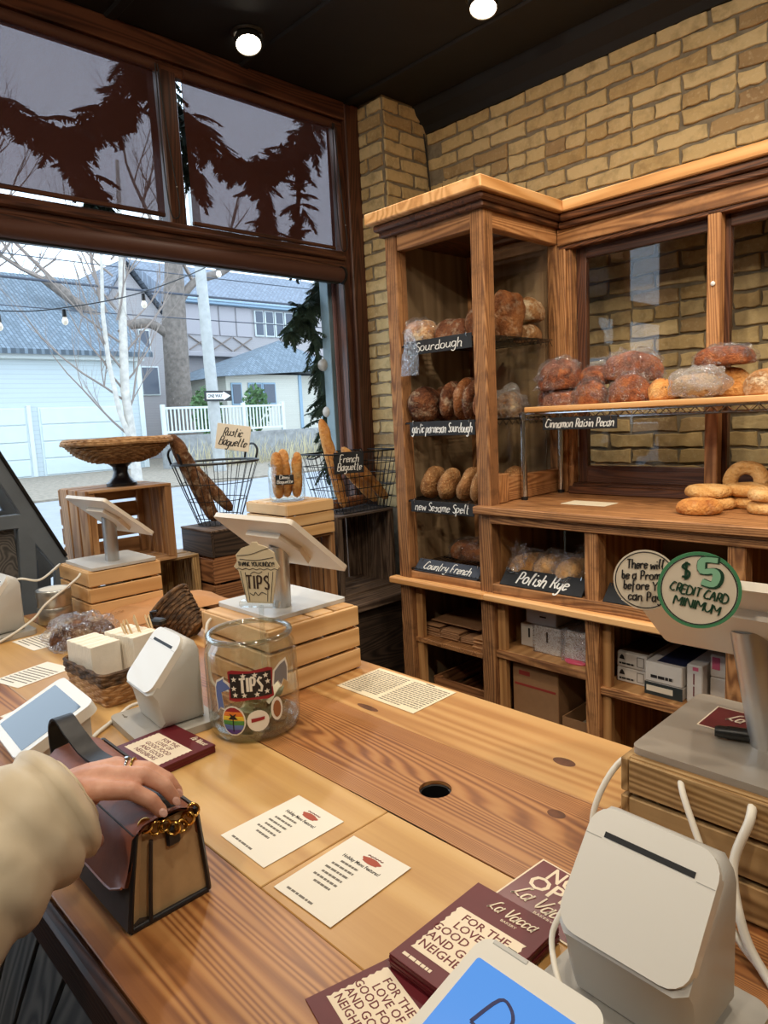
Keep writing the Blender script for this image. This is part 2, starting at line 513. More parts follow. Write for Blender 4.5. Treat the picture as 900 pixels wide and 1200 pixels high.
# --- bricks
t = NT('cream_brick')
v = t.coords(rnd=7.0); n1 = t.noise(v, 16.0, 6, 0.6); n2 = t.noise(v, 60.0, 4)
rr = t.rand()
base = t.ramp(rr, [(0.0, srgb(184,156,108)), (0.3, srgb(204,180,132)), (0.6, srgb(212,190,144)), (0.85, srgb(192,164,116)), (1.0, srgb(156,130,96))])
stain = t.ramp(n1, [(0.48, (0,0,0)), (0.78, (0.6,)*3)])
c = t.mix(stain, base, srgb(112,92,64))
fl = t.ramp(n2, [(0.55, (0,0,0)), (0.75, (0.35,)*3)])
c = t.mix(fl, c, srgb(230,214,176))
t.P(color=c, rough=0.92, spec=0.2); t.bump(t.math('ADD', n1, t.math('MULTIPLY', n2, 0.5)), 0.7, 0.006)
M_BRICK = t.m
def brick_mesh(L, H, D, seed):
    rnd = random.Random(seed)
    out = []
    def edge(p, q, n):
        for i in range(n):
            f = i/n; j = 0.0035 if i else 0.006
            out.append((p[0]+(q[0]-p[0])*f + rnd.uniform(-j,j), p[1]+(q[1]-p[1])*f + rnd.uniform(-j,j)))
    a, b = L/2, H/2
    edge((-a,-b),(a,-b),5); edge((a,-b),(a,b),2); edge((a,b),(-a,b),5); edge((-a,b),(-a,-b),2)
    n = len(out)
    vs = [(x, 0.0, z) for x, z in out] + [(x, -D*0.7, z) for x, z in out] + [(x*0.965, -D + rnd.uniform(-.001,.001), z*0.9) for x, z in out]
    fs = []
    for i in range(n):
        j = (i+1) % n
        fs.append((i, j, n+j, n+i)); fs.append((n+i, n+j, 2*n+j, 2*n+i))
    fs.append(tuple(range(2*n, 3*n)))
    return MB().add(vs, fs)
BR_L, BR_H, PITCH_X, PITCH_Z = 0.199, 0.056, 0.213, 0.0682
full = []; half = []
for s in range(9):
    m = brick_mesh(BR_L, BR_H, 0.012, s).mesh('brick'); m.materials.append(M_BRICK); full.append(m)
    m = brick_mesh(0.097, BR_H, 0.012, 50+s).mesh('brick'); m.materials.append(M_BRICK); half.append(m)

wb = struct('wall_back', MB().box((-2.9,BY,0), (3.1,BY+0.2,CZ)), M_MORTAR, 'cream brick wall with grey mortar behind the bread cabinets')
rnd = random.Random(3)
row = 0; z = 1.2
while z < 3.0:
    off = 0.1065 if row % 2 else 0.0
    hdr = (row % 6 == 4)
    x = -2.655 + 0.1065 - off
    step = 0.1065 if hdr else PITCH_X
    if hdr: x = -2.655 + 0.053
    while x < 0.25:
        see = z > 2.3 or (-1.75 < x < 0.1)
        if see and not (hdr and x > -0.35):
            if x - step/2 > -2.66:
                o = link('brick', rnd.choice(half if hdr else full), None, wb, TR(x, BY + rnd.uniform(-.002,.004), z + rnd.uniform(-.003,.003)) @ RY(rnd.uniform(-.012,.012)))
        x += step
    z += PITCH_Z; row += 1

PX0, PX1, PY0 = WX, -2.655, 2.665
pl = struct('wall_pillar', MB().box((PX0-0.1,PY0,0), (PX1,BY,CZ)), M_MORTAR, 'cream brick pier between window and brick wall', 'pillar')
z = 1.0; row = 0
while z < 3.05:
    zz = z + 0.034
    xs = [(-2.77, 0)] if row % 2 else [(-2.83, 1), (-2.715, 1)]
    for (x, k) in xs:
        link('brick', rnd.choice(half if k else full), None, pl, TR(x, PY0+0.003, zz + rnd.uniform(-.003,.003)) @ RY(rnd.uniform(-.015,.015)))
    ys = [(2.77, 0), (2.935, 1)] if row % 2 else [(2.72, 1), (2.885, 0)]
    if z > 2.2:
        for (y, k) in ys:
            link('brick', rnd.choice(half if k else full), None, pl, TR(PX1-0.003, y, zz + rnd.uniform(-.003,.003)) @ RZ(PI/2))
    z += PITCH_Z; row += 1

# --- window wall
WALLM = W_TRIM
struct('wall_window', MB().box((-3.0,-3.0,0), (WX,2.665,0.55)).box((-3.0,-3.0,0.55), (WX,-1.3,CZ)), M_PLASTER, 'low wall under the big shop window')
win = thing('window_1', 'large brown-framed shop window facing the street', 'window', kind='structure')
for (y0,y1) in ((2.565,2.665), (-1.35,-1.25)):
    bar2('jamb', win, (-2.99,y0,0.55), (WX+0.055,y1,CZ), W_TRIM, 0.006)
bar2('jamb_bead', win, (WX-0.02,2.52,0.6), (WX+0.03,2.57,CZ-0.1), W_TRIM, 0.006)
bar2('head_rail', win, (-2.99,-1.25,3.03), (WX+0.05,2.57,CZ), W_TRIM, 0.006)
bar2('head_moulding', win, (WX,-1.25,2.985), (WX+0.03,2.57,3.03), W_TRIM, 0.01)
bar2('transom_rail', win, (-2.99,-1.25,2.30), (WX+0.035,2.53,2.375), W_TRIM, 0.005)
bar2('transom_moulding', win, (-2.95,-1.25,2.325), (WX+0.055,2.53,2.350), W_TRIM, 0.008)
bar2('transom_moulding', win, (-2.95,-1.25,2.275), (WX+0.045,2.53,2.305), W_TRIM, 0.006)
bar2('sill', win, (-3.05,-1.3,0.52), (WX+0.04,2.57,0.56), W_TRIM, 0.005)
for y in (1.585, 0.66, -0.30):
    bar2('mullion', win, (-2.97,y-0.04,2.37), (WX+0.03,y+0.04,3.03), W_TRIM, 0.006)
for (y0,y1) in ((1.625,2.52),(0.70,1.545),(-0.26,0.62),(-1.25,-0.34)):
    MB().box((-2.935,y0,2.37), (-2.929,y1,3.03)).build('pane', M_GLASS, win)
MB().box((-2.945,-1.25,0.56), (-2.937,2.565,2.30)).build('pane', M_GLASS, win)
M_FRBLUE = plain('grey_blue_outer_frame', srgb(120,138,144), 0.5)
M_FRRED = plain('pinkish_outer_frame', srgb(150,110,104), 0.6)
bar2('outer_frame', win, (-3.06,2.515,0.5), (-2.99,2.545,2.4), M_FRBLUE, 0.003)
bar2('outer_frame', win, (-3.02,2.545,0.5), (-2.985,2.575,2.4), M_FRRED, 0.003)

# --- roller shades
t = NT('brown_mesh_shade'); t.n.remove(t.bsdf)
v = t.coords()
wv = t.n.new('ShaderNodeTexWave'); wv.bands_direction = 'Z'; wv.inputs['Scale'].default_value = 90; t.l.new(v, wv.inputs['Vector'])
wy = t.n.new('ShaderNodeTexWave'); wy.bands_direction = 'Y'; wy.inputs['Scale'].default_value = 90; t.l.new(v, wy.inputs['Vector'])
ft = t.math('ADD', t.math('MULTIPLY', t.math('MULTIPLY', wv.outputs['Fac'], wy.outputs['Fac']), 0.08), 0.07)
tr = t.n.new('ShaderNodeBsdfTransparent'); tr.inputs[0].default_value = (1.0,0.90,0.92,1)
d1 = t.n.new('ShaderNodeBsdfDiffuse'); d1.inputs[0].default_value = (*srgb(78,44,32),1)
d2 = t.n.new('ShaderNodeBsdfTranslucent'); d2.inputs[0].default_value = (*srgb(60,34,28),1)
m0 = t.n.new('ShaderNodeMixShader'); m0.inputs[0].default_value = 0.35
t.l.new(d1.outputs[0], m0.inputs[1]); t.l.new(d2.outputs[0], m0.inputs[2])
m1 = t.n.new('ShaderNodeMixShader'); t.l.new(ft, m1.inputs[0]); t.l.new(m0.outputs[0], m1.inputs[1]); t.l.new(tr.outputs[0], m1.inputs[2])
t.l.new(m1.outputs[0], t.out.inputs[0])
M_SHADE = t.m
M_SHADEROLL = plain('brown_shade_roll', srgb(84,50,36), 0.6)
M_CORD = plain('dark_cord', srgb(18,14,12), 0.6)
def shade(y0, y1, label, z0=2.385, skew=0.0):
    o = thing('roller_shade', label, 'window blind', (WX+0.012, (y0+y1)/2, z0), group='brown roller shades over the upper panes')
    h = 3.0 - z0; wd = (y1-y0)/2
    rows = []
    for i in range(9):
        f = i/8
        rows.append([(0.004*math.sin(f*5), -wd + skew*(1-f) + (2*wd)*j/8, f*h) for j in range(9)])
    MB().grid(rows).build('fabric', M_SHADE, o, 60)
    bar('bottom_bar', o, (0,skew,0.006), (0.014, 2*wd, 0.018), W_TRIM, 0.003)
    MB().tube([(0.01,-wd,h+0.005),(0.01,wd,h+0.005)], 0.022, 10).build('roller_tube', M_SHADEROLL, o, 60)
    yy = wd + 0.005
    loop = catmull([(0.035,yy-0.01,h),(0.037,yy-0.012,h*0.4),(0.037,yy+0.0,0.02),(0.038,yy+0.03,-0.01),(0.038,yy+0.045,0.05),(0.037,yy+0.02,h*0.5),(0.035,yy,h)], 6)
    cd = MB().tube(loop, 0.0028, 5).build('cord', M_CORD, o, 60)
    MB().lathe([(0,-.006),(.004,0),(0,.006)], 8, TR(0.038,yy+0.04,0.12)).build('cord_bead', plain('pale_bead', srgb(210,206,196), 0.4), cd, 60)
    return o
shade(1.66, 2.49, 'brown mesh roller shade pulled down next to the brick pier', skew=0.0)
shade(0.715, 1.53, 'brown mesh roller shade left of the middle mullion', 2.40)
shade(-0.25, 0.60, 'brown mesh roller shade at the far left of the window')
o = thing('roller_shade', 'rolled-up brown shade tube under the window transom', 'window blind', (WX+0.05, 0.62, 2.245))
MB().tube([(0,-1.85,0),(0,1.86,0)], 0.038, 16).build('roll', M_SHADEROLL, o, 60)
bar('bottom_bar', o, (-0.005,0,-0.036), (0.03,3.7,0.016), M_BLACKP, 0.003)
MB().lathe([(0,0),(.046,0),(.046,.012),(0,.012)], 16, TR(0,1.86,0) @ RX(-PI/2)).build('end_bracket', M_BLACKP, o, 40)
MB().tube(catmull([(0.0,1.875,0.02),(0.0,1.88,-0.3),(0.0,1.875,-0.75),(0.0,1.885,-0.4),(0,1.88,0.02)],6), 0.002, 5).build('cord', M_CORD, o, 60)

# --- window bench
bn = thing('window_bench', 'dark wooden display bench running under the shop window', 'bench')
bar2('bench_top', bn, (WX,-1.2,0.585), (-2.385,2.66,0.62), W_CRATE3, 0.004)
bar2('front_panel', bn, (-2.44,-1.2,0.0), (-2.415,2.66,0.585), W_DARKBOX, 0.003)

# --- ceiling lamps
M_LAMP = NT('lamp_disc'); M_LAMP.P(color=(1,0.9,0.75), emit=(1.0,0.86,0.66), estr=22.0); M_LAMP = M_LAMP.m
M_BEZEL = plain('dark_bezel', srgb(60,56,50), 0.35, metal=0.6)
# x, y, aim point, power factor, label
lamps = [(-2.600,1.833,(-0.9,0.9,1.0),0.8,'round recessed ceiling spot nearest the window shades'),
         (-1.805,2.403,(-1.2,1.2,1.0),0.9,'round recessed ceiling spot above the bread cabinet'),
         (-0.75,1.45,(-1.4,2.4,1.3),1.0,'added unseen ceiling spot above the aisle behind the counter'),  # from here on: out-of-view spots added to light counter and cabinets
         (0.05,1.65,(-0.7,2.6,1.3),1.1,'added unseen ceiling spot in front of the glazed wall cabinet'),
         (-1.35,0.55,(-1.7,1.4,0.9),0.8,'added unseen ceiling spot above the tip jar'),
         (-0.10,0.55,(-0.5,1.6,0.9),0.7,'added unseen ceiling spot above the right end of the counter'),
         (0.95,1.90,(0.2,2.6,1.4),1.0,'added unseen ceiling spot far right near the brick wall'),
         (0.95,0.20,(-0.8,2.2,1.0),1.1,'added unseen ceiling spot far right above the customers'),
         (-0.35,-0.9,(-1.5,2.3,1.3),1.15,'added fill spot on the ceiling behind the photographer'),  # last two added behind the camera for frontal light on the bread wall
         (-1.75,-0.7,(-1.9,2.2,1.3),1.15,'added fill spot on the ceiling behind the arm in the pale coat')]
for i, (x, y, aim, pw, lab) in enumerate(lamps):
    o = thing('ceiling_spot', lab, 'ceiling light', (x, y, CZ), group='recessed ceiling spots')
    d = (Vector(aim) - Vector((x, y, CZ-0.04))).normalized()
    dl = (d*0.55 + Vector((0,0,-0.6))).normalized()
    M = TR(0,0,-0.045) @ (-dl).to_track_quat('Z','Y').to_matrix().to_4x4()
    MB().lathe([(0.050,0.04),(0.058,0.02),(0.058,-0.004),(0.052,-0.004),(0.050,0.004)], 28, M).build('bezel', M_BEZEL, o, 40)
    MB().lathe([(0.0,0.002),(0.051,0.001)], 28, M).build('lens', M_LAMP, o, 40)
    MB().lathe([(0.068,0.0),(0.072,-0.004),(0.060,-0.010),(0.056,0.0)], 28).build('ceiling_ring', M_BEZEL, o, 40)
    ld = bpy.data.lights.new('spot_light', 'SPOT'); ld.energy = LAMP_POWER * pw; ld.color = LAMP_COLOR
    ld.spot_size = math.radians(120); ld.spot_blend = 1.0; ld.shadow_soft_size = 0.05
    lo = bpy.data.objects.new('spot_light', ld); COL.objects.link(lo); lo.parent = o
    L = (-d).to_track_quat('Z','Y').to_matrix().to_4x4(); L.translation = Vector((0,0,-0.045)) + dl*0.03
    lo.matrix_basis = L
# ------------------------------------------------------------------ hand lettering (single-stroke glyphs, x-height 5, cap height 9)
GL = {
'a':(5,'44,25,04,01,10,20,42;46,43,40,50'), 'b':(5,'19,15,11;13,25,44,42,30,11'), 'c':(4,'44,25,04,01,10,31,41'), 'd':(5,'43,34,14,02,01,10,30,42;49,43,40,51'),
'e':(4,'03,33,44,25,04,01,10,31,41'), 'f':(4,'39,29,18,10,1-3;05,35'), 'g':(5,'44,25,04,01,20,42;45,4-2,2-4,0-3'), 'h':(5,'09,00;03,25,44,40,50'), 'i':(2,'15,11,20;17,18'),
'k':(4,'09,00;34,12,40'), 'l':(3,'02,29,18,11,20'), 'm':(7,'05,00;03,25,34,30;33,55,64,60,70'), 'n':(5,'05,00;03,25,44,40,50'), 'o':(5,'25,04,01,20,41,44,25,44'),
'p':(5,'05,0-4;04,25,44,42,20,01'), 'q':(5,'44,25,04,01,20,42;45,4-4'), 'r':(4,'05,00;03,25,44'), 's':(4,'44,25,14,33,31,10,01'), 't':(4,'19,11,20,30;06,36'), 'u':(5,'05,01,20,42;45,41,50'),
'v':(4,'05,20,45'), 'w':(6,'05,10,34,50,65'), 'x':(4,'05,40;45,00'), 'y':(5,'05,02,21,43;45,4-2,2-4,0-3'), 'z':(4,'05,45,00,40'),
'A':(6,'00,39,60;14,54'), 'B':(6,'00,09;09,49,57,45,05;45,53,50,00'), 'C':(6,'68,39,16,02,30,61'), 'D':(6,'00,09,39,66,62,30,00'), 'E':(5,'59,09,00,50;05,45'), 'F':(6,'69,19,10;14,44'),
'G':(6,'68,39,06,02,30,61,64,44'), 'H':(6,'00,09;60,69;04,64'), 'I':(2,'10,19'), 'K':(6,'00,09;59,04,60'), 'L':(6,'48,59,38,11,00,21,60'), 'M':(7,'00,09,44,79,70'), 'N':(6,'00,09,60,69'),
'O':(6,'39,06,03,30,63,66,39'), 'P':(6,'10,19;19,39,58,56,44,14'), 'R':(6,'10,19;19,39,58,56,44,14;34,60'), 'S':(5,'58,39,17,35,53,40,11'), 'T':(6,'09,69;39,30'), 'U':(6,'09,03,30,63,69'),
'V':(6,'09,30,69'), 'W':(8,'09,20,47,60,89'), 'Y':(6,'09,35,69;35,30'), '$':(5,'58,39,17,35,53,40,11;310,3-1'), '5':(5,'59,19,15,45,53,40,11'), '!':(2,'19,13;10,11'), '*':(4,'27,21;05,43;03,45'), '~':(6,'02,24,42,64'), '-':(4,'03,43'), "'":(2,'19,17'), '.':(2,'10,11'),
}
def _parse(s):
    out = []
    for st in s.split(';'):
        pts = []
        for tok in st.split(','):
            if tok.startswith('310'): pts.append((3,10)); continue
            x = int(tok[0]); y = int(tok[1:]); pts.append((x, y))
        out.append(pts)
    return out
def stroke_text(text, size, width=None, pen=0.09, slant=0.18, smooth=True, seed=0, spacing=1.0, jitter=0.12):
    """flat raised ribbons in the XZ plane facing -Y, centred on origin"""
    rng = random.Random(seed); k = size/9.0
    lines = []; x = 0.0
    for ch in text:
        if ch == ' ': x += 3.2*k; continue
        wd, st = GL.get(ch, (3, '03,33'))
        dy = rng.uniform(-jitter, jitter)*4
        for pts in _parse(st):
            lines.append([(x + px_*k, (py_+dy)*k) for px_, py_ in pts])
        x += (wd + 1.2)*k*spacing
    tot = max(x - 1.2*k, 1e-6)
    sx = (width/tot) if width else 1.0
    mb = MB(); pw = size*pen
    for ln in lines:
        P = [Vector(((px_ - tot/2)*sx + py_*slant, 0, py_ - size*0.42)) for px_, py_ in ln]
        if smooth and len(P) > 2: P = catmull(P, 4)
        n = len(P)
        vs = []; fs = []
        for i in range(n):
            tdir = (P[min(i+1,n-1)] - P[max(i-1,0)])
            tdir = tdir.normalized() if tdir.length > 1e-9 else Vector((1,0,0))
            nn = Vector((-tdir.z, 0, tdir.x))*pw*0.5*(0.8+0.35*abs(tdir.z))
            vs += [P[i]-nn, P[i]+nn]
        vs += [v + Vector((0,-0.0006,0)) for v in vs]
        m = 2*n
        for i in range(n-1):
            fs.append((m+2*i, m+2*i+2, m+2*i+3, m+2*i+1)[::-1])
            fs.append((2*i, 2*i+2, m+2*i+2, m+2*i)); fs.append((2*i+1, m+2*i+1, m+2*i+3, 2*i+3))
        mb.add(vs, fs)
    return mb
def dashes(parent, x0, x1, z, h, y, mat, seed=0, name='print_lines', gap=0.12):
    rng = random.Random(seed); mb = MB(); x = x0
    while x < x1:
        wl = min(rng.uniform(0.12,0.3)*(x1-x0), x1-x)
        mb.box((x,y,z-h/2), (x+wl,y+0.001,z+h/2)); x += wl + gap*0.3*(x1-x0)
    return mb.build(name, mat, parent)
def lettering(parent, text, size, mat, M, name='lettering', **kw):
    return stroke_text(text, size, **kw).build(name, mat, parent, 0, M)
def print_text(parent, text, size, mat, M, name='lettering', width=None, shear=0.0, bold=0.0, lean=1.0):
    """printed lettering with the built-in font, flat in the XY plane, facing +Z"""
    cu = bpy.data.curves.new('lettering', 'FONT'); cu.body = text; cu.size = size; cu.align_x = 'CENTER'; cu.align_y = 'CENTER'
    cu.shear = shear; cu.offset = bold; cu.extrude = 0.00015; cu.resolution_u = 2; cu.space_line = lean
    tmp = bpy.data.objects.new('tmp_text', cu); COL.objects.link(tmp)
    bpy.context.view_layer.update()
    me = bpy.data.meshes.new_from_object(tmp.evaluated_get(bpy.context.evaluated_depsgraph_get()))
    wd = max((v.co.x for v in me.vertices), default=1) - min((v.co.x for v in me.vertices), default=0)
    bpy.data.objects.remove(tmp); bpy.data.curves.remove(cu)
    if width and wd > 0: me.transform(SCL(width/wd, 1, 1))
    me.materials.clear()
    return link(name, me, mat, parent, M)
FLATUP = RX(-PI/2)      # stroke text lying face-up on a table: XZ plane -> XY plane
def text_lines(parent, x0, x1, y0, y1, n, mat, z, seed=0, th=0.35, name='print_lines'):
    """rows of tiny unreadable print, as word-length dashes"""
    rng = random.Random(seed); mb = MB(); dy = (y1-y0)/n
    for i in range(n):
        y = y1 - (i+0.5)*dy; x = x0; end = x1 if i < n-1 else x0+(x1-x0)*0.6
        while x < end:
            wl = min(rng.uniform(0.05,0.14)*(x1-x0), end-x)
            mb.box((x,y-dy*th/2,z), (x+wl,y+dy*th/2,z+0.0002)); x += wl + 0.018*(x1-x0)
    return mb.build(name, mat, parent)

def crate(label, loc, size, mat, faces, group=None, rz=0.0, th=0.010, post=0.022, name='wooden_crate', top=None, gapf=0.16):
    """faces: dict face->(count, axis of the slat's length). face in -x +x -y +y -z +z"""
    sx, sy, sz = size
    o = thing(name, label, 'crate', loc, rz, group)
    ext = {'x': sx, 'y': sy, 'z': sz}; lo = {'x': -sx/2, 'y': -sy/2, 'z': 0.0}; hi = {'x': sx/2, 'y': sy/2, 'z': sz}
    rng = random.Random(len(label)*7)
    for fc, (n, ax) in faces.items():
        s, na = fc[0], fc[1]
        other = [a for a in 'xyz' if a not in (na, ax)][0]
        tot = ext[other] - 2*th if na != 'z' and other != 'z' else ext[other]
        if na == 'z': tot = ext[other]
        pit = tot/n; wd = pit*(1-gapf)
        base = (lo[other]+hi[other])/2 - tot/2
        for k in range(n):
            c = {}; d = {}
            c[na] = hi[na]-th/2 if s == '+' else lo[na]+th/2
            d[na] = th
            c[other] = base + pit*(k+0.5) + rng.uniform(-.0008,.0008); d[other] = wd
            inset = th if (na == 'y' and ax == 'x') or (na == 'z') or (na in 'xy' and ax == 'z' and False) else 0.0
            c[ax] = (lo[ax]+hi[ax])/2; d[ax] = ext[ax] - 2*inset - 0.001
            bar('slat', o, (c['x'],c['y'],c['z']), (d['x'],d['y'],d['z']), mat, 0.0015)
    if post:
        for px_ in (-1,1):
            for py_ in (-1,1):
                bar('corner_post', o, (px_*(sx/2-th-post/2), py_*(sy/2-th-post/2), sz/2), (post,post,sz-2*th-0.002), mat, 0.002)
    return o
# ------------------------------------------------------------------ outside the window
GZ = 0.25
M_ASPH = plain('asphalt_street', srgb(150,152,156), 0.85, var=0.08, nscale=3)
M_GRAVEL = plain('leaf_strewn_verge', srgb(140,128,112), 0.95, var=0.35, nscale=9)
M_SIDEWALK = plain('pale_concrete_walk', srgb(176,174,170), 0.9, var=0.06, nscale=2)
def siding(name, col, scale, amt=0.25):
    t = NT(name); v = t.coords()
    wv = t.n.new('ShaderNodeTexWave'); wv.wave_profile = 'SAW'; wv.bands_direction = 'Z'
    wv.inputs['Scale'].default_value = scale; t.l.new(v, wv.inputs['Vector'])
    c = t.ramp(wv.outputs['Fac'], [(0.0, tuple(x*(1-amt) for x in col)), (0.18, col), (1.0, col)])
    n = t.noise(t.coords((1,0.1,1)), 6.0, 4)
    c = t.mix(t.ramp(n, [(0.4,(0,0,0)),(0.8,(0.25,)*3)]), c, tuple(x*0.8 for x in col))
    t.P(color=c, rough=0.7); t.bump(wv.outputs['Fac'], 0.4, 0.02)
    return t.m
def shingle(name, col):
    t = NT(name); v = t.coords()
    bt = t.n.new('ShaderNodeTexBrick'); t.l.new(v, bt.inputs['Vector'])
    bt.inputs['Color1'].default_value = (*[x*0.8 for x in col],1); bt.inputs['Color2'].default_value = (*[min(1,x*1.2) for x in col],1)
    bt.inputs['Mortar'].default_value = (*[x*0.5 for x in col],1); bt.inputs['Scale'].default_value = 2.2; bt.inputs['Mortar Size'].default_value = 0.03
    t.P(color=bt.outputs['Color'], rough=0.9)
    return t.m
M_GSIDE = siding('pale_blue_siding', srgb(196,206,208), 2.3)
M_HSIDE = siding('taupe_siding', srgb(172,166,166), 3.0, 0.2)
M_HSIDE2 = siding('cream_siding', srgb(206,204,192), 3.6, 0.2)
M_ROOF = shingle('slate_blue_shingles', srgb(112,124,134))
M_ROOF2 = shingle('grey_shingles', srgb(124,132,144))
M_DOORP = plain('garage_door_paint', srgb(206,216,216), 0.5, var=0.04, nscale=3)
M_TRIMW = plain('white_house_trim', srgb(214,220,218), 0.5)
M_TRIMB = plain('blue_house_trim', srgb(140,166,186), 0.5)
M_TAUPE = plain('taupe_panel', srgb(170,164,166), 0.7)
M_HGLASS = plain('dark_house_window', srgb(70,78,92), 0.15, spec=0.6)
M_STONE = plain('grey_garden_wall', srgb(150,150,148), 0.9, var=0.25, nscale=5)
M_BARK = plain('grey_bark', srgb(120,110,102), 0.95, var=0.3, bump=0.6, nscale=7)
M_BIRCH = plain('pale_birch_bark', srgb(196,188,176), 0.85, var=0.2, bump=0.2, nscale=9)
M_TWIG = plain('twig_brown', srgb(140,126,116), 0.9)
M_POLE = plain('grey_timber_pole', srgb(176,176,172), 0.85, var=0.12, nscale=6)

tag(MB().box((-60,-40,GZ-0.1), (-14.0,60,GZ)).build('verge_ground', M_GRAVEL), 'leaf-strewn verge in front of the garage across the street', 'ground', None, 'structure')
tag(MB().box((-14.0,-40,GZ-0.14), (-5.2,60,GZ-0.04)).build('street', M_ASPH), 'pale asphalt street outside the shop window', 'street', None, 'structure')
tag(MB().box((-5.2,-40,GZ-0.1), (-3.0,60,GZ+0.02)).build('sidewalk', M_SIDEWALK), 'concrete sidewalk right outside the window', 'sidewalk', None, 'structure')

# garage
g = thing('garage', 'pale blue sided garage with two doors across the street', 'garage', (-22.0, 6.5, GZ))
MB().box((-7,-5.0,0), (0,3.8,3.55)).build('wall', M_GSIDE, g)
for (y0,y1) in ((-2.5,0.22),(0.54,3.05)):
    d = MB().box((0.0,y0,0), (0.03,y1,2.05)).build('garage_door', M_DOORP, g)
    for k in range(4):
        nb = 4; wd = (y1-y0-0.12)/nb
        MB().cbox((0.03,y0+0.05,0.03+k*0.505), (0.06,y1-0.05,0.03+k*0.505+0.47), 0.02).build('door_panel', M_DOORP, d)
for y in (0.22,3.05,-2.62):
    bar2('door_casing', g, (0.0,y,0), (0.08,y+0.12,2.1), M_TRIMW, 0.01)
bar2('corner_board', g, (0.0,3.68,0), (0.06,3.84,3.55), M_TRIMW, 0.01)
bar2('eave_board', g, (0.0,-5.0,3.44), (0.25,3.9,3.6), M_TRIMW, 0.01)
mb = MB(); mb.add([(0.45,-5.3,3.55),(0.45,4.1,3.55),(-4.2,4.1,6.6),(-4.2,-5.3,6.6),(0.45,-5.3,3.70),(0.45,4.1,3.70),(-4.2,4.1,6.75),(-4.2,-5.3,6.75)],
   [(0,1,2,3)[::-1],(4,5,6,7),(0,1,5,4),(1,2,6,5),(2,3,7,6),(3,0,4,7)])
mb.build('roof', M_ROOF, g)

# taupe multi-storey house
h = thing('house', 'tall taupe house with an overhanging upper storey', 'house', (-30.0, 18.0, GZ))
MB().box((-8,-1.3,0), (-0.4,9,4.7)).build('lower_wall', M_HSIDE, h)
MB().box((-8,-1.7,4.7), (0,9,7.0)).build('upper_wall', M_HSIDE, h)
for k in range(4):
    MB().cbox((0,-1.6+k*0.95,5.55), (0.06,-0.72+k*0.95,6.95), 0.02).build('upper_panel', M_TAUPE, h)
for k in range(5):
    wn = MB().cbox((0,2.3+k*0.62,5.6), (0.1,2.86+k*0.62,6.9), 0.03).build('house_window', M_TRIMW, h)
    for zz in (5.68, 6.3):
        MB().box((0.1,2.37+k*0.62,zz), (0.12,2.79+k*0.62,zz+0.55)).build('pane', M_HGLASS, wn)
for k in range(3):
    yy = -1.4+k*1.2
    MB().tube([(0.05,yy,4.85),(0.05,yy+1.1,5.5)], 0.03, 5).build('timber_brace', M_TWIG, h)
    MB().tube([(0.05,yy+1.1,4.85),(0.05,yy,5.5)], 0.03, 5).build('timber_brace', M_TWIG, h)
bar2('jetty_board', h, (-0.4,-1.8,4.55), (0.15,9,4.78), M_TAUPE, 0.02)
bar2('eave_board', h, (-0.1,-1.9,6.98), (0.35,9.1,7.2), M_TRIMB, 0.02)
wn = MB().cbox((-0.4,1.6,2.9), (-0.3,2.8,4.3), 0.03).build('house_window', M_TRIMW, h)
MB().box((-0.3,1.72,3.0), (-0.28,2.68,4.2)).build('pane', M_HGLASS, wn)
MB().add([(0.4,-2.1,7.1),(0.4,9.3,7.1),(-4,9.3,9.6),(-4,-2.1,9.6),(-8.4,9.3,7.1),(-8.4,-2.1,7.1)], [(0,1,2,3),(3,2,4,5),(0,3,5),(1,4,2),(0,5,4,1)]).build('roof', M_ROOF2, h)

# gabled neighbour between garage and taupe house
h = thing('house', 'narrow grey gabled house behind the birch tree', 'house', (-28.0, 13.2, GZ))
MB().add([(0,-2.0,0),(0,1.4,0),(0,1.4,5.7),(0,-0.3,7.8),(0,-2.0,5.2),(-7,-2.0,0),(-7,1.4,0),(-7,1.4,5.7),(-7,-0.3,7.8),(-7,-2.0,5.2)],
   [(0,1,2,3,4),(9,8,7,6,5),(0,4,9,5),(1,6,7,2),(0,5,6,1),(2,7,8,3),(3,8,9,4)]).build('wall', M_HSIDE, h)
MB().add([(0.3,1.8,5.3),(0.3,-0.3,8.0),(-7,-0.3,8.0),(-7,1.8,5.3),(0.3,1.8,5.45),(0.3,-0.3,8.15),(-7,-0.3,8.15),(-7,1.8,5.45)],
   [(0,1,2,3),(7,6,5,4),(0,4,5,1),(1,5,6,2),(2,6,7,3),(3,7,4,0)]).add([(0.3,-2.4,4.7),(0.3,-0.3,8.0),(-7,-0.3,8.0),(-7,-2.4,4.7),(0.3,-2.4,4.85),(0.3,-0.3,8.15),(-7,-0.3,8.15),(-7,-2.4,4.85)],
   [(3,2,1,0),(4,5,6,7),(1,5,4,0),(2,6,5,1),(3,7,6,2),(0,4,7,3)]).build('roof', M_ROOF2, h)
for (y,z0,z1,ww) in ((0.25,4.5,5.3,0.2),(0.35,2.7,3.8,0.35)):
    wn = MB().cbox((0,y-ww-0.06,z0-0.06), (0.06,y+ww+0.06,z1+0.06), 0.02).build('house_window', M_TRIMW, h)
    MB().box((0.06,y-ww,z0), (0.08,y+ww,z1)).build('pane', M_HGLASS, wn)

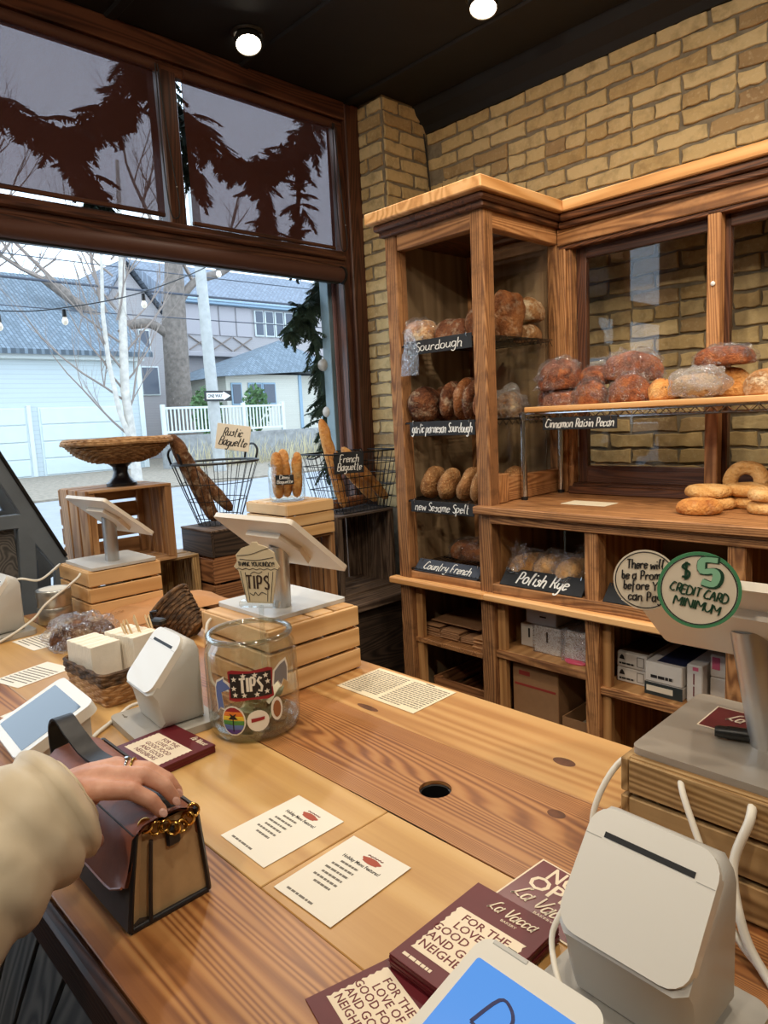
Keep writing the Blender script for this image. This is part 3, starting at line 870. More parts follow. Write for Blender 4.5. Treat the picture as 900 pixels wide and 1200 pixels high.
# small cream cottage
h = thing('cottage', 'small cream cottage with a hipped shingle roof', 'house', (-25.0, 17.2, GZ))
MB().box((-5,-1.85,0), (0,1.95,3.3)).build('wall', M_HSIDE2, h)
MB().box((-5,1.95,0), (-0.3,4.4,3.3)).build('side_wall', M_HSIDE2, h)
MB().add([(0.4,-2.3,3.2),(0.4,2.4,3.45),(0.4,5.0,3.3),(-2.3,2.6,5.1),(-5.5,-2.3,3.2),(-5.5,5.0,3.3)], [(0,1,3),(1,2,3),(4,0,3),(2,5,3),(5,4,3),(0,4,5,2,1)]).build('roof', M_ROOF, h)
bar2('corner_board', h, (0.0,1.82,0), (0.05,1.99,3.3), M_TRIMB, 0.01)
bar2('corner_board', h, (-0.3,3.3,0), (-0.25,3.45,3.3), M_TRIMB, 0.01)
for (y0,y1) in ((-1.58,-1.2),(-0.75,-0.2),(-0.05,0.5)):
    wn = MB().cbox((0,y0-0.07,2.05), (0.06,y1+0.07,2.97), 0.02).build('house_window', M_TRIMB, h)
    MB().box((0.06,y0,2.12), (0.08,y1,2.9)).build('pane', M_HGLASS, wn)

# garden wall with white picket fence
gw = MB().box((-20.3,10.0,GZ), (-19.9,17.0,1.25)).build('garden_wall', M_STONE)
tag(gw, 'rough grey retaining wall under the white fence', 'wall')
fe = thing('picket_fence', 'white picket fence along the top of the garden wall', 'fence', (-20.1, 10.05, 1.25))
for y in (0.0,2.88,4.48): bar2('post', fe, (-0.06,y-0.06,0), (0.06,y+0.06,0.97), M_TRIMW, 0.01)
for z in (0.08,0.82): bar2('rail', fe, (-0.03,0,z), (0.03,4.48,z+0.07), M_TRIMW, 0.005)
for k in range(34):
    y = 0.13+k*0.131
    bar('picket', fe, (0,y,0.46), (0.035,0.05,0.76), M_TRIMW, 0.006)

# utility pole and one-way sign
MB_ = MB().tube([(-17.0,10.05,GZ),(-17.0,9.98,3.0),(-17.0,9.86,9.0)], [0.17,0.155,0.13], 12)
tag(MB_.build('utility_pole', M_POLE, None, 60), 'grey timber utility pole leaning across the street', 'pole')
sg = thing('street_sign', 'black one way arrow sign mounted on the utility pole', 'sign', (-16.8, 10.04, 2.30))
MB().cbox((0,-0.42,-0.14), (0.015,0.42,0.14), 0.004).build('plate', M_BLACKP, sg)
MB().prism([(-0.36,-0.085),(0.16,-0.085),(0.16,-0.12),(0.38,0.0),(0.16,0.12),(0.16,0.085),(-0.36,0.085)], 0, 0.004, TR(0.015,0,0) @ RZ(PI/2) @ RX(PI/2)).build('arrow', M_CHALKW, sg)
print_text(sg, 'ONE WAY', 0.13, M_BLACKP, TR(0.0205,-0.10,-0.002) @ RZ(PI/2) @ RX(PI/2), width=0.46, bold=0.004)

# trees
def branch(mb, p, d, L, r, depth, rng, spread=0.6, up=0.15):
    pts = [Vector(p)]; rs = [r]; dd = Vector(d).normalized(); n = 5
    for i in range(n):
        dd = (dd + Vector((rng.uniform(-.18,.18), rng.uniform(-.18,.18), rng.uniform(-.08,.18)+up*0.3))).normalized()
        pts.append(pts[-1] + dd*L/n); rs.append(r*(1-(i+1)/n*0.6))
    mb.tube(pts, rs, 6 if depth > 1 else 4, cap=False)
    if depth <= 0: return
    for k in range(rng.randint(3,4)):
        i = rng.randint(1,n); q = pts[i]
        a = rng.uniform(0,2*PI)
        nd = (dd + Vector((math.cos(a)*spread*1.2, math.sin(a)*spread*1.2, rng.uniform(0.0,0.5)))).normalized()
        branch(mb, q, nd, L*rng.uniform(0.5,0.72), rs[i]*0.6, depth-1, rng, spread, up)
rng = random.Random(11)
tr_ = thing('birch_tree', 'bare pale-barked birch tree standing by the garage', 'tree', (-13.0, 5.85, GZ))
MB().tube([(0,0,-0.05),(0,-0.03,1.0),(0,-0.08,2.0),(0,0.0,3.2),(0,0.1,4.4),(0,0.2,6.2)], [0.11,0.09,0.085,0.075,0.06,0.03], 10).build('trunk', M_BIRCH, tr_, 60)
MB().tube([(0,-0.02,0.9),(0.05,-0.25,1.6),(0.05,-0.36,2.5),(0.0,-0.36,3.4),(0,-0.2,5.4)], [0.06,0.05,0.045,0.04,0.02], 8).build('trunk_fork', M_BIRCH, tr_, 60)
mb = MB()
for (z,a,L) in ((1.15,-1.2,1.9),(1.5,0.5,1.8),(1.8,-1.5,2.2),(2.1,1.4,1.8),(2.4,-1.0,2.0),(2.6,0.9,1.7),(2.9,-1.8,1.9),(3.1,1.9,1.6),(3.5,-0.6,1.7),(3.7,1.2,1.5),(4.1,-1.4,1.5),(4.4,2.2,1.4),(2.0,-2.4,1.6),(3.3,3.0,1.6)):
    branch(mb, (0,-0.1,z), (0.25*math.cos(a*2), math.sin(a), 0.75), L, 0.022, 3, rng, 0.5)
o = mb.build('twigs', M_TWIG, tr_, 60); o['kind'] = 'stuff'
rng = random.Random(5)
tr_ = thing('street_tree', 'thick grey-trunked bare tree between the houses', 'tree', (-24.0, 12.7, GZ))
MB().tube([(0,0,-0.05),(0,0.0,3),(0,0.05,5.0),(0,0.2,6.5),(0,0.3,8.5)], [0.55,0.46,0.45,0.36,0.25], 14).build('trunk', M_BARK, tr_, 60)
MB().tube(catmull([(0,-0.2,4.6),(0,-0.9,5.0),(0,-1.9,4.9),(0.1,-3.0,5.2),(0.1,-4.4,6.2)],4), 0.17, 8).build('bough', M_BARK, tr_, 60)
MB().tube(catmull([(0,0.2,5.6),(0,1.0,6.6),(0,2.2,7.1),(0,3.4,7.9)],4), 0.15, 8).build('bough', M_BARK, tr_, 60)
mb = MB()
for (p,d,L) in (((0,-2.4,5.1),(0,-0.5,1),3.0),((0,-3.6,5.8),(0,-1,0.6),3.4),((0,2.0,7.0),(0,0.3,1),3.0),((0,1.0,6.6),(0,-0.5,1),3.0),((0,0.2,8),(0,0.5,1),3),((0,-0.2,8),(0,-0.8,1),3.2),((0,-4.4,6.2),(0,-1.0,0.3),3.2)):
    branch(mb, p, d, L, 0.08, 2, rng, 0.6)
o = mb.build('twigs', M_TWIG, tr_, 60); o['kind'] = 'stuff'
rng = random.Random(21)
tr_ = thing('street_tree', 'bare dark tree rising behind the garage roof', 'tree', (-27.0, 7.2, GZ))
MB().tube([(0,0,-0.05),(0,0.0,3),(0,-0.2,6.0),(0,-0.6,8.5)], [0.35,0.3,0.24,0.15], 10).build('trunk', M_BARK, tr_, 60)
mb = MB()
for k in range(10):
    branch(mb, (0,-0.1-0.05*k,5.0+0.35*k), (0.2,math.sin(k*2.4),0.7), 3.6, 0.07, 2, rng, 0.6)
o = mb.build('twigs', M_TWIG, tr_, 60); o['kind'] = 'stuff'

# weeds along the garden wall
rng = random.Random(2)
mb = MB()
for k in range(330):
    y = rng.uniform(10.0,17.0); x = -19.7+rng.uniform(0,1.2); hh = rng.uniform(0.3,0.95)
    lx, ly = rng.uniform(-.2,.2), rng.uniform(-.25,.25)
    mb.tube([(x,y,GZ),(x+lx*0.4,y+ly*0.4,GZ+hh*0.6),(x+lx,y+ly,GZ+hh)], [0.012,0.01,0.003], 3, cap=False)
tag(mb.build('dry_weeds', plain('straw_weeds', srgb(196,184,150), 0.95, var=0.2, nscale=2), None, 60), 'tall dry weeds growing in front of the garden wall', 'weeds', None, 'stuff')
M_SHRUB = plain('evergreen_leaf', srgb(86,116,72), 0.9, var=0.4, nscale=9)
def leafball(mb, c, r, n, rng, sz=0.12):
    for k in range(n):
        v = Vector((rng.gauss(0,1), rng.gauss(0,1), rng.gauss(0,1))).normalized() * rng.random()**0.4
        p = Vector(c) + Vector((v.x*r[0], v.y*r[1], v.z*r[2]))
        a = Vector((rng.gauss(0,1), rng.gauss(0,1), rng.gauss(0,1))).normalized()*sz
        b = a.orthogonal().normalized()*sz*0.5
        mb.quad(p-a, p+b, p+a, p-b)
for (y,z,lab) in ((12.2,2.3,'green shrub behind the fence beside the pole'),(14.2,2.3,'green shrub in front of the cottage windows')):
    s = thing('shrub', lab, 'shrub', (-21.2, y, GZ), group='shrubs behind the white fence')
    MB().tube([(0,0,0),(0.05,0.05,1.2),(0,0,2.2)], 0.05, 6).build('stem', M_BARK, s)
    mb = MB(); leafball(mb, (0,0,1.75), (0.4,0.55,0.9), 420, random.Random(int(y*10)), 0.11)
    o = mb.build('foliage', M_SHRUB, s); o['kind'] = 'stuff'

# wires and string lights
M_WIRE = plain('dark_overhead_wire', srgb(70,74,84), 0.7)
for i, (x,z,r,lab) in enumerate(((-17.0,4.95,0.03,'thick overhead cable above the garage roof'),(-17.2,5.5,0.014,'thin upper overhead wire crossing the street view'),(-17.1,4.35,0.014,'thin lower overhead wire crossing the garage roof'))):
    pts = [(x, -6+k*2.0, z+0.012*(k-8)**2*0.3) for k in range(17)]
    tag(MB().tube(pts, r, 6).build('overhead_wire', M_WIRE, None, 60), lab, 'wire')
sl = thing('string_lights', 'cord of clear bulb string lights outside the window', 'string lights', (-4.2, 1.2, 2.15))
MB().tube(catmull([(0,-1.2,0.35),(0,-0.6,0.05),(0,0.0,0.02),(0,0.35,0.06),(0,0.84,0.19),(0,1.39,0.44),(0,1.9,0.8)],8), 0.0035, 6).build('cord', M_BLACKP, sl, 60)
M_BULB = NT('clear_bulb'); M_BULB.P(color=(0.9,0.88,0.8), rough=0.1, emit=(1.0,0.82,0.55), estr=0.35); M_BULB = M_BULB.m
for (y,z) in ((0.0,0.0),(0.35,0.05),(0.84,0.18),(1.39,0.42)):
    s_ = MB().lathe([(0,0.03),(0.012,0.03),(0.014,-0.012),(0.0,-0.012)], 10, TR(0,y,z-0.03)).build('socket', M_BLACKP, sl, 50)
    MB().lathe([(0.008,0),(0.016,-0.018),(0.018,-0.030),(0.012,-0.044),(0,-0.049)], 12, TR(0,y,z-0.04)).build('bulb', M_BULB, s_, 60)

# evergreen garlands hanging outside the glass
M_FIR = plain('fir_needles', srgb(44,62,44), 0.8, var=0.3, nscale=20)
def frond(mb, p, d, L, rng, droop=0.5, wd=0.05):
    pts = [Vector(p)]; dd = Vector(d).normalized()
    for i in range(6):
        dd = (dd + Vector((0,0,-droop*0.25))).normalized(); pts.append(pts[-1]+dd*L/6)
    mb.tube(pts, 0.003, 4, cap=False)
    for i in range(26):
        f = i/26*6; k = min(int(f),5); q = pts[k].lerp(pts[k+1], f-k)
        tdir = (pts[k+1]-pts[k]).normalized()
        for s in (-1,1):
            sd = Vector((rng.uniform(-.5,.5), s, rng.uniform(-.9,-.1))).normalized()
            e = q + (sd*0.8+tdir*0.6)*wd*(1.15-f/6)*rng.uniform(0.6,1.2)
            b = tdir*0.006
            mb.quad(q-b, e-b*0.5, e+b*0.5, q+b)
def garland(name, label, pts, n, L, seed, wd=0.06, spread=0.09):
    rng = random.Random(seed); mb = MB()
    C = catmull(pts, 10)
    mb.tube(C, 0.012, 6)
    for k in range(n):
        q = C[int(k/n*len(C))] + Vector((rng.uniform(-.03,.03), rng.uniform(-spread,spread)*0.5, rng.uniform(-spread,spread)*0.4))
        d = Vector((rng.uniform(-.5,.5), rng.uniform(-1,1), rng.uniform(-1.1,0.25)))
        frond(mb, q, d, L*rng.uniform(0.6,1.25), rng, 0.5, wd)
    return tag(mb.build(name, M_FIR), label, 'garland')
garland('evergreen_garland', 'evergreen swag seen through the shade beside the pier', [(-3.1,1.60,3.16),(-3.1,1.74,2.98),(-3.1,1.93,2.86),(-3.1,2.11,2.80),(-3.1,2.30,2.86),(-3.1,2.48,2.98),(-3.1,2.60,3.1)], 130, 0.14, 4)
garland('evergreen_garland', 'evergreen swag seen through the shade left of the mullion', [(-3.1,0.70,2.92),(-3.1,0.95,2.80),(-3.1,1.2,2.74),(-3.1,1.38,2.84),(-3.1,1.50,2.96),(-3.1,1.6,3.15)], 130, 0.13, 5)
for i, (pts, lab) in enumerate((([(-3.08,2.17,2.80),(-3.08,2.2,2.66),(-3.08,2.22,2.50),(-3.08,2.2,2.42)], 'drooping fir branch below the swag beside the pier'),
                 ([(-3.08,2.42,2.92),(-3.08,2.43,2.72),(-3.08,2.40,2.5),(-3.08,2.44,2.36)], 'drooping fir branch at the right edge of the shade'),
                 ([(-3.08,1.24,2.74),(-3.08,1.25,2.62),(-3.08,1.32,2.54),(-3.08,1.33,2.45)], 'drooping fir branch below the left swag'),
                 ([(-3.08,1.70,2.95),(-3.08,1.74,2.82),(-3.08,1.80,2.72),(-3.08,1.82,2.66)], 'drooping fir branch right of the mullion'))):
    garland('fir_branch', lab, pts, 46 if i < 3 else 30, 0.12, 30+i, 0.05, 0.06)
garland('evergreen_garland', 'evergreen garland hanging down the right side of the window', [(-3.12,2.62,2.3),(-3.12,2.50,2.15),(-3.12,2.52,1.9),(-3.12,2.56,1.7),(-3.12,2.55,1.45),(-3.12,2.6,1.2)], 95, 0.14, 8, 0.05, 0.05)
garland('fir_branch', 'fir sprig reaching left from the hanging window garland', [(-3.12,2.58,2.24),(-3.12,2.48,2.16),(-3.12,2.38,2.06),(-3.12,2.34,2.0)], 44, 0.12, 12, 0.05, 0.05)
M_ORN = plain('pearly_ornament', srgb(186,176,164), 0.25)
for (y,z,lab) in ((2.515,1.80,'pearly ball ornament high on the window garland'),(2.53,1.54,'pearly ball ornament low on the window garland')):
    o = thing('ball_ornament', lab, 'ornament', (-3.06, y, z-0.032), group='pearly balls on the window garland')
    MB().lathe([(0.034*math.sin(PI*i/12), 0.034-0.034*math.cos(PI*i/12)) for i in range(13)], 18).build('ball', M_ORN, o, 60)
    MB().lathe([(0.008,0.066),(0.008,0.076),(0,0.076)], 10).build('cap', M_ALU, o, 60)
# ------------------------------------------------------------------ bread cabinet tower
TX0, TX1, TY0, TY1 = -2.115, -1.605, 2.1, 2.66
tw = thing('bread_cabinet', 'tall wooden bread cabinet with open front and glass side', 'cabinet', (0,0,0))
for (x0,x1,y0,y1,z0,z1) in ((TX0,TX0+0.065,TY0,TY0+0.06,0.0,2.23),(-1.668,TX1,TY0,TY0+0.06,0.0,2.23),(-1.66,TX1,TY1-0.06,TY1,1.13,2.23),(TX0,TX0+0.05,TY1-0.05,TY1,0.0,2.23)):
    bar2('post', tw, (x0,y0,z0), (x1,y1,z1), W_ROUGH, 0.004)
bar2('top_rail', tw, (TX0+0.065,TY0+0.005,2.165), (-1.668,TY0+0.05,2.235), W_CAB, 0.003)
bar2('top_rail', tw, (-1.655,TY0+0.06,2.165), (TX1-0.005,TY1-0.06,2.235), W_CAB, 0.003)
bar2('moulding', tw, (TX0-0.008,2.075,2.225), (TX1+0.018,TY1,2.25), W_CABD, 0.005)
bar2('moulding', tw, (TX0-0.018,2.05,2.245), (TX1+0.035,TY1,2.272), W_CABD, 0.008)
bar2('cornice_board', tw, (-2.145,2.018,2.270), (-1.548,2.97,2.314), W_CABL, 0.004)
bar2('ceiling_panel', tw, (TX0,TY0+0.05,2.205), (TX1-0.01,TY1,2.225), W_CABD, 0.001)
bar2('back_panel', tw, (TX0+0.01,TY1-0.02,0.05), (TX1-0.06,TY1-0.005,2.22), W_BACK, 0.001)
bar2('back_frame', tw, (-1.98,TY1-0.026,1.2), (-1.70,TY1-0.02,2.08), W_BACK, 0.001)
bar2('side_panel', tw, (TX0+0.005,TY0+0.06,0.05), (TX0+0.02,TY1-0.03,2.22), W_BACK, 0.001)
bar2('side_panel', tw, (-1.635,TY0+0.06,0.05), (-1.615,TY1-0.03,1.105), W_PANEL, 0.001)
MB().box((-1.634,TY0+0.06,1.235), (-1.630,TY1-0.06,2.17)).build('glass_pane', M_CGLASS, tw)
bar2('side_base_block', tw, (-1.655,TY0+0.06,1.142), (TX1-0.002,TY0+0.125,1.255), W_CAB, 0.003)
bar2('side_base_board', tw, (-1.65,TY0+0.125,1.142), (-1.622,TY1-0.06,1.24), W_CAB, 0.003)
bar2('bottom_rail', tw, (TX0+0.065,TY0+0.005,0.80), (-1.668,TY0+0.05,0.832), W_CAB, 0.003)
bar2('nosing', tw, (-2.15,2.065,0.772), (-1.63,2.115,0.800), W_CABL, 0.005)
bar2('lower_shelf', tw, (TX0+0.03,TY0+0.02,0.51), (-1.64,TY1-0.03,0.53), W_CAB, 0.002)
bar2('cabinet_floor', tw, (TX0+0.03,TY0+0.03,0.06), (-1.64,TY1-0.03,0.08), W_PANEL, 0.002)
bar2('divider_floor', tw, (TX0+0.02,TY0+0.05,0.775), (-1.636,TY1-0.03,0.799), W_PANEL, 0.002)
bar2('inner_stile', tw, (TX0+0.065,TY0+0.03,0.08), (TX0+0.10,TY0+0.055,0.77), W_PANEL, 0.002)
SHELF_Z = (1.785, 1.468, 1.140, 0.845)
for i, z in enumerate(SHELF_Z):
    mb = MB()
    y0, y1, x0, x1 = TY0+0.012, TY1-0.04, TX0+0.03, -1.64
    for y in (y0, (y0+y1)/2, y1): mb.tube([(x0,y,z-0.004),(x1,y,z-0.004)], 0.003, 6)
    n = 22
    for k in range(n+1):
        x = x0+(x1-x0)*k/n; mb.tube([(x,y0,z),(x,y1,z)], 0.0016, 5)
    o = mb.build('wire_shelf', M_BLACKWIRE if i else M_BLACKWIRE, tw, 60)
    # zigzag truss on the right-hand rail
    pts = [(x1, y0+(y1-y0)*k/24, z-0.004-(0.022 if k % 2 else 0)) for k in range(25)]
    MB().tube(pts, 0.0015, 5).build('truss', M_BLACKWIRE, o, 60)

def sign(name, label, text, c, w_, h_, lean=0.0, group='hand-lettered bread signs', mat=None, ink=None, size=None, twd=0.86, hooks=True, slant=0.2, rz=0.0, cat='sign', pen=0.1, seed=0):
    o = thing(name, label, cat, c, 0, group, rot=(lean, 0, rz))
    MB().cbox((-w_/2,0,-h_), (w_/2,0.004,0), 0.001).build('board', mat or M_CHALK, o)
    lettering(o, text, size or h_*0.62, ink or M_CHALKW, TR(0,-0.0004,-h_*0.52), width=w_*twd, pen=pen, slant=slant, seed=seed)
    if hooks:
        for s in (-1, 1):
            MB().tube([(s*w_*0.43,-0.002,-0.012),(s*w_*0.43,-0.006,0.0),(s*w_*0.43,0.002,0.008),(s*w_*0.43,0.012,0.004)], 0.0013, 5).build('hook', M_CHROME, o, 60)
    return o
SY = 2.103
sign('bread_sign', 'black sign lettered Sourdough on the top cabinet shelf', 'Sourdough', (-1.845,SY,1.797), 0.34, 0.056, twd=0.72, seed=1)
sign('bread_sign', 'black sign lettered garlic parmesan Sourdough on the second shelf', 'garlic parmesan Sourdough', (-1.845,SY,1.470), 0.345, 0.058, twd=0.92, seed=2, size=0.036)
sign('bread_sign', 'black sign lettered Sesame Spelt on the third shelf', 'new Sesame Spelt', (-1.86,SY,1.142), 0.34, 0.05, twd=0.85, seed=3, size=0.034)
sign('bread_sign', 'slate blue sign lettered Country French tilted on the bottom shelf', 'Country French', (-1.86,2.15,0.882), 0.345, 0.062, lean=-0.75, twd=0.74, seed=4, mat=plain('slate_blue_sign', srgb(62,68,80), 0.8, var=0.15, nscale=14), size=0.036)

# ------------------------------------------------------------------ shelf cabinet with ledge
sc_ = thing('shelf_cabinet', 'low wooden cabinet of open cubbies under a long ledge', 'cabinet', (0,0,0))
SX1 = 0.66
bar2('ledge', sc_, (-1.668,2.065,1.110), (SX1,2.655,1.140), W_CAB, 0.004)
bar2('apron', sc_, (-1.605,2.09,1.074), (SX1,2.125,1.110), W_ROUGH, 0.003)
bar2('mid_rail', sc_, (-1.605,2.095,0.785), (SX1,2.14,0.838), W_ROUGH, 0.003)
bar2('nosing', sc_, (-1.63,2.065,0.772), (SX1,2.115,0.800), W_CABL, 0.005)
for x in (-1.212, -0.745, -0.285, 0.17, 0.61):
    bar2('post', sc_, (x,2.1,0.0), (x+0.052,2.16,1.11), W_ROUGH, 0.004)
    bar2('divider', sc_, (x+0.012,2.16,0.06), (x+0.036,2.64,1.10), W_PANEL, 0.002)
    bar2('inner_stile', sc_, (x+0.052,2.125,0.08), (x+0.085,2.15,0.77), W_PANEL, 0.002)
bar2('inner_stile', sc_, (-1.605,2.125,0.08), (-1.57,2.15,0.77), W_PANEL, 0.002)
bar2('back_panel', sc_, (-1.61,2.635,0.05), (SX1,2.65,1.105), W_BACK, 0.001)
bar2('bay_floor', sc_, (-1.61,2.13,0.775), (SX1,2.635,0.80), W_PANEL, 0.002)
bar2('cabinet_floor', sc_, (-1.61,2.14,0.05), (SX1,2.635,0.075), W_PANEL, 0.002)
for (x0,x1,z) in ((-1.61,-1.205,0.567),(-1.17,-0.74,0.530),(-0.70,-0.28,0.55),(-0.24,0.175,0.55)):
    bar2('shelf', sc_, (x0,2.125,z-0.024), (x1,2.635,z), W_PANEL, 0.002)
    bar2('shelf_lip', sc_, (x0,2.112,z-0.03), (x1,2.127,z-0.002), W_ROUGH, 0.002)

# ------------------------------------------------------------------ glazed wall cabinet
gc = thing('glazed_cabinet', 'wooden wall cabinet with brown sliding glass doors over brick', 'cabinet', (0,0,0))
GY = 2.60
bar2('cornice_board', gc, (-1.548,2.537,2.270), (SX1,2.97,2.314), W_CABL, 0.004)
bar2('moulding', gc, (TX1+0.035,2.552,2.240), (SX1,2.66,2.270), W_CABD, 0.006)
bar2('moulding', gc, (TX1+0.018,2.57,2.215), (SX1,2.66,2.242), W_CABD, 0.006)
bar2('top_rail', gc, (TX1,GY-0.01,2.155), (SX1,GY+0.05,2.218), W_CAB, 0.003)
bar2('top_bead', gc, (TX1,GY+0.0,2.138), (SX1,GY+0.045,2.156), W_CABD, 0.003)
bar2('ceiling_panel', gc, (TX1,GY+0.05,2.235), (SX1,2.985,2.255), W_CABD, 0.001)
bar2('end_stile', gc, (TX1,GY,1.14), (-1.575,GY+0.055,2.155), W_CAB, 0.003)
bar2('end_stile', gc, (-1.575,GY+0.01,1.14), (-1.553,GY+0.055,2.155), W_ROUGH, 0.003)
for x in (-1.009, -0.42, 0.17): bar2('mullion', gc, (x,GY,1.14), (x+0.046,GY+0.045,2.15), W_CAB, 0.003)
bar2('sill_board', gc, (-1.545,2.555,1.141), (SX1,2.60,1.172), W_SASH, 0.003)
bar2('sill_rail', gc, (-1.553,GY,1.141), (SX1,2.66,1.18), W_SASH, 0.003)
for (x0,x1) in ((-1.552,-0.985),(-0.99,-0.40),(-0.40,0.19),(0.19,SX1)):
    d = thing('sliding_door', None, None, (0,0,0)); d.parent = gc
    y0, y1 = 2.652, 2.680
    bar2('door_stile', d, (x0,y0,1.18), (x0+0.042,y1,2.15), W_SASH, 0.002)
    bar2('door_stile', d, (x1-0.042,y0,1.18), (x1,y1,2.15), W_SASH, 0.002)
    bar2('door_rail', d, (x0+0.042,y0,1.18), (x1-0.042,y1,1.250), W_SASH, 0.002)
    bar2('door_rail', d, (x0+0.042,y0,2.098), (x1-0.042,y1,2.15), W_SASH, 0.002)
    MB().box((x0+0.042,2.664,1.25), (x1-0.042,2.668,2.098)).build('door_pane', M_CGLASS, d)
MB().lathe([(0,0),(0.007,0.001),(0.008,0.006),(0.004,0.009),(0,0.010)], 10, TR(-0.985,2.60,1.905) @ RX(PI/2)).build('catch_knob', M_CHALKW, gc, 60)
MB().tube(catmull([(-1.045,2.655,1.555),(-1.04,2.635,1.58),(-1.028,2.63,1.565),(-1.03,2.64,1.54)],4), 0.008, 8).build('door_pull', M_BLACKP, gc, 60)

# ------------------------------------------------------------------ chrome wire shelf on the ledge
ws = thing('wire_rack', 'chrome wire rack with a wooden board standing on the ledge', 'shelf rack', (0,0,1.14))
RX0, RX1, RY0, RY1, RZ_ = -1.60, -0.35, 2.31, 2.585, 0.345
mb = MB()
for y in (RY0, RY1):
    for dz in (0, -0.022): mb.tube([(RX0,y,RZ_+dz-0.004),(RX1,y,RZ_+dz-0.004)], 0.0032, 6)
for k in range(40):
    x = RX0+(RX1-RX0)*k/39; mb.tube([(x,RY0,RZ_),(x,RY1,RZ_)], 0.0018, 5)
mb.build('wire_deck', M_CHROME, ws, 60)
for y in (RY0, RY1):
    n = 52
    MB().tube([(RX0+(RX1-RX0)*k/n, y, RZ_-0.004-(0.022 if k % 2 else 0)) for k in range(n+1)], 0.0022, 5).build('truss', M_CHROME, ws, 60)
for x in (RX0+0.004, RX1-0.01):
    for y in (RY0+0.002, RY1-0.004):
        lg = MB().tube([(x,y,0.012),(x,y,RZ_+0.004)], 0.0125, 14).build('leg', M_CHROME, ws, 60)
        MB().lathe([(0,0),(0.014,0),(0.014,0.014),(0.0125,0.014)], 14, TR(x,y,0)).build('foot', M_BLACKP, lg, 50)
        MB().lathe([(0.0125,0),(0.016,0.002),(0.016,0.03),(0.0125,0.032)], 14, TR(x,y,RZ_-0.03)).build('collar', M_CHROME, lg, 50)
bd = bar2('display_board', None, (RX0+0.015,RY0-0.006,1.14+RZ_+0.002), (RX1,RY1-0.005,1.14+RZ_+0.022), W_CABL, 0.002)
tag(bd, 'long pale board lying on the chrome rack under bagged loaves', 'board')
sign('bread_sign', 'black sign lettered Cinnamon Raisin Pecan hanging from the chrome rack', 'Cinnamon Raisin Pecan', (-1.345,2.298,1.463), 0.305, 0.046, twd=0.92, seed=6, size=0.031)
# ------------------------------------------------------------------ breads
def bread_mat(name, dark, mid, light, flour=0.0, seeds=0.0, rough=0.75, scale=14):
    t = NT(name)
    v = t.coords(rnd=6.0)
    n = t.noise(v, scale, 6, 0.62, 0.4); n2 = t.noise(v, scale*7, 3)
    c = t.ramp(t.math('ADD', t.math('MULTIPLY', n, 0.8), t.math('MULTIPLY', n2, 0.2)), [(0.33, dark), (0.5, mid), (0.68, light)])
    if flour:
        sep = t.n.new('ShaderNodeSeparateXYZ'); t.l.new(t.coords(), sep.inputs[0])
        f = t.ramp(t.noise(v, scale*1.6, 5, 0.7), [(0.5, (0,0,0)), (0.66, (flour,)*3)])
        c = t.mix(f, c, srgb(226,208,176))
    if seeds:
        vo = t.n.new('ShaderNodeTexVoronoi'); vo.inputs['Scale'].default_value = 130; t.l.new(v, vo.inputs['Vector'])
        s = t.ramp(vo.outputs['Distance'], [(0.0, (seeds,)*3), (0.35, (0,0,0))])
        c = t.mix(s, c, srgb(226,194,140))
    t.P(color=c, rough=rough, spec=0.3)
    t.bump(t.math('ADD', n, t.math('MULTIPLY', n2, 0.6)), 0.95, 0.014)
    return t.m
B_DARK = bread_mat('dark_sourdough_crust', srgb(52,28,18), srgb(104,60,36), srgb(150,98,60), flour=0.35)
B_BROWN = bread_mat('brown_crust', srgb(86,46,24), srgb(140,84,46), srgb(178,120,72), flour=0.3)
B_SESAME = bread_mat('seeded_spelt_crust', srgb(112,72,40), srgb(158,110,66), srgb(184,140,92), seeds=0.9)
B_FLOUR = bread_mat('floured_crust', srgb(110,70,40), srgb(168,118,72), srgb(206,166,118), flour=0.85)
B_GOLD = bread_mat('golden_crust', srgb(156,86,36), srgb(202,138,70), srgb(226,176,110), flour=0.15)
B_RAISIN = bread_mat('cinnamon_raisin_crust', srgb(66,30,18), srgb(144,78,42), srgb(190,116,66), flour=0.1, scale=22)
B_RYE = bread_mat('rye_slices', srgb(176,120,66), srgb(206,156,98), srgb(224,182,128), scale=20)
B_BAGEL = bread_mat('bagel_crust', srgb(186,124,60), srgb(216,164,98), srgb(232,192,134), seeds=0.5)
B_RUSTIC = bread_mat('rustic_baguette_crust', srgb(54,32,18), srgb(104,66,38), srgb(150,108,72), flour=0.5)
B_CRUMB = bread_mat('bread_crumb', srgb(170,130,84), srgb(204,170,122), srgb(222,194,150), scale=40)
M_RAISIN = plain('raisins', srgb(26,14,14), 0.6)

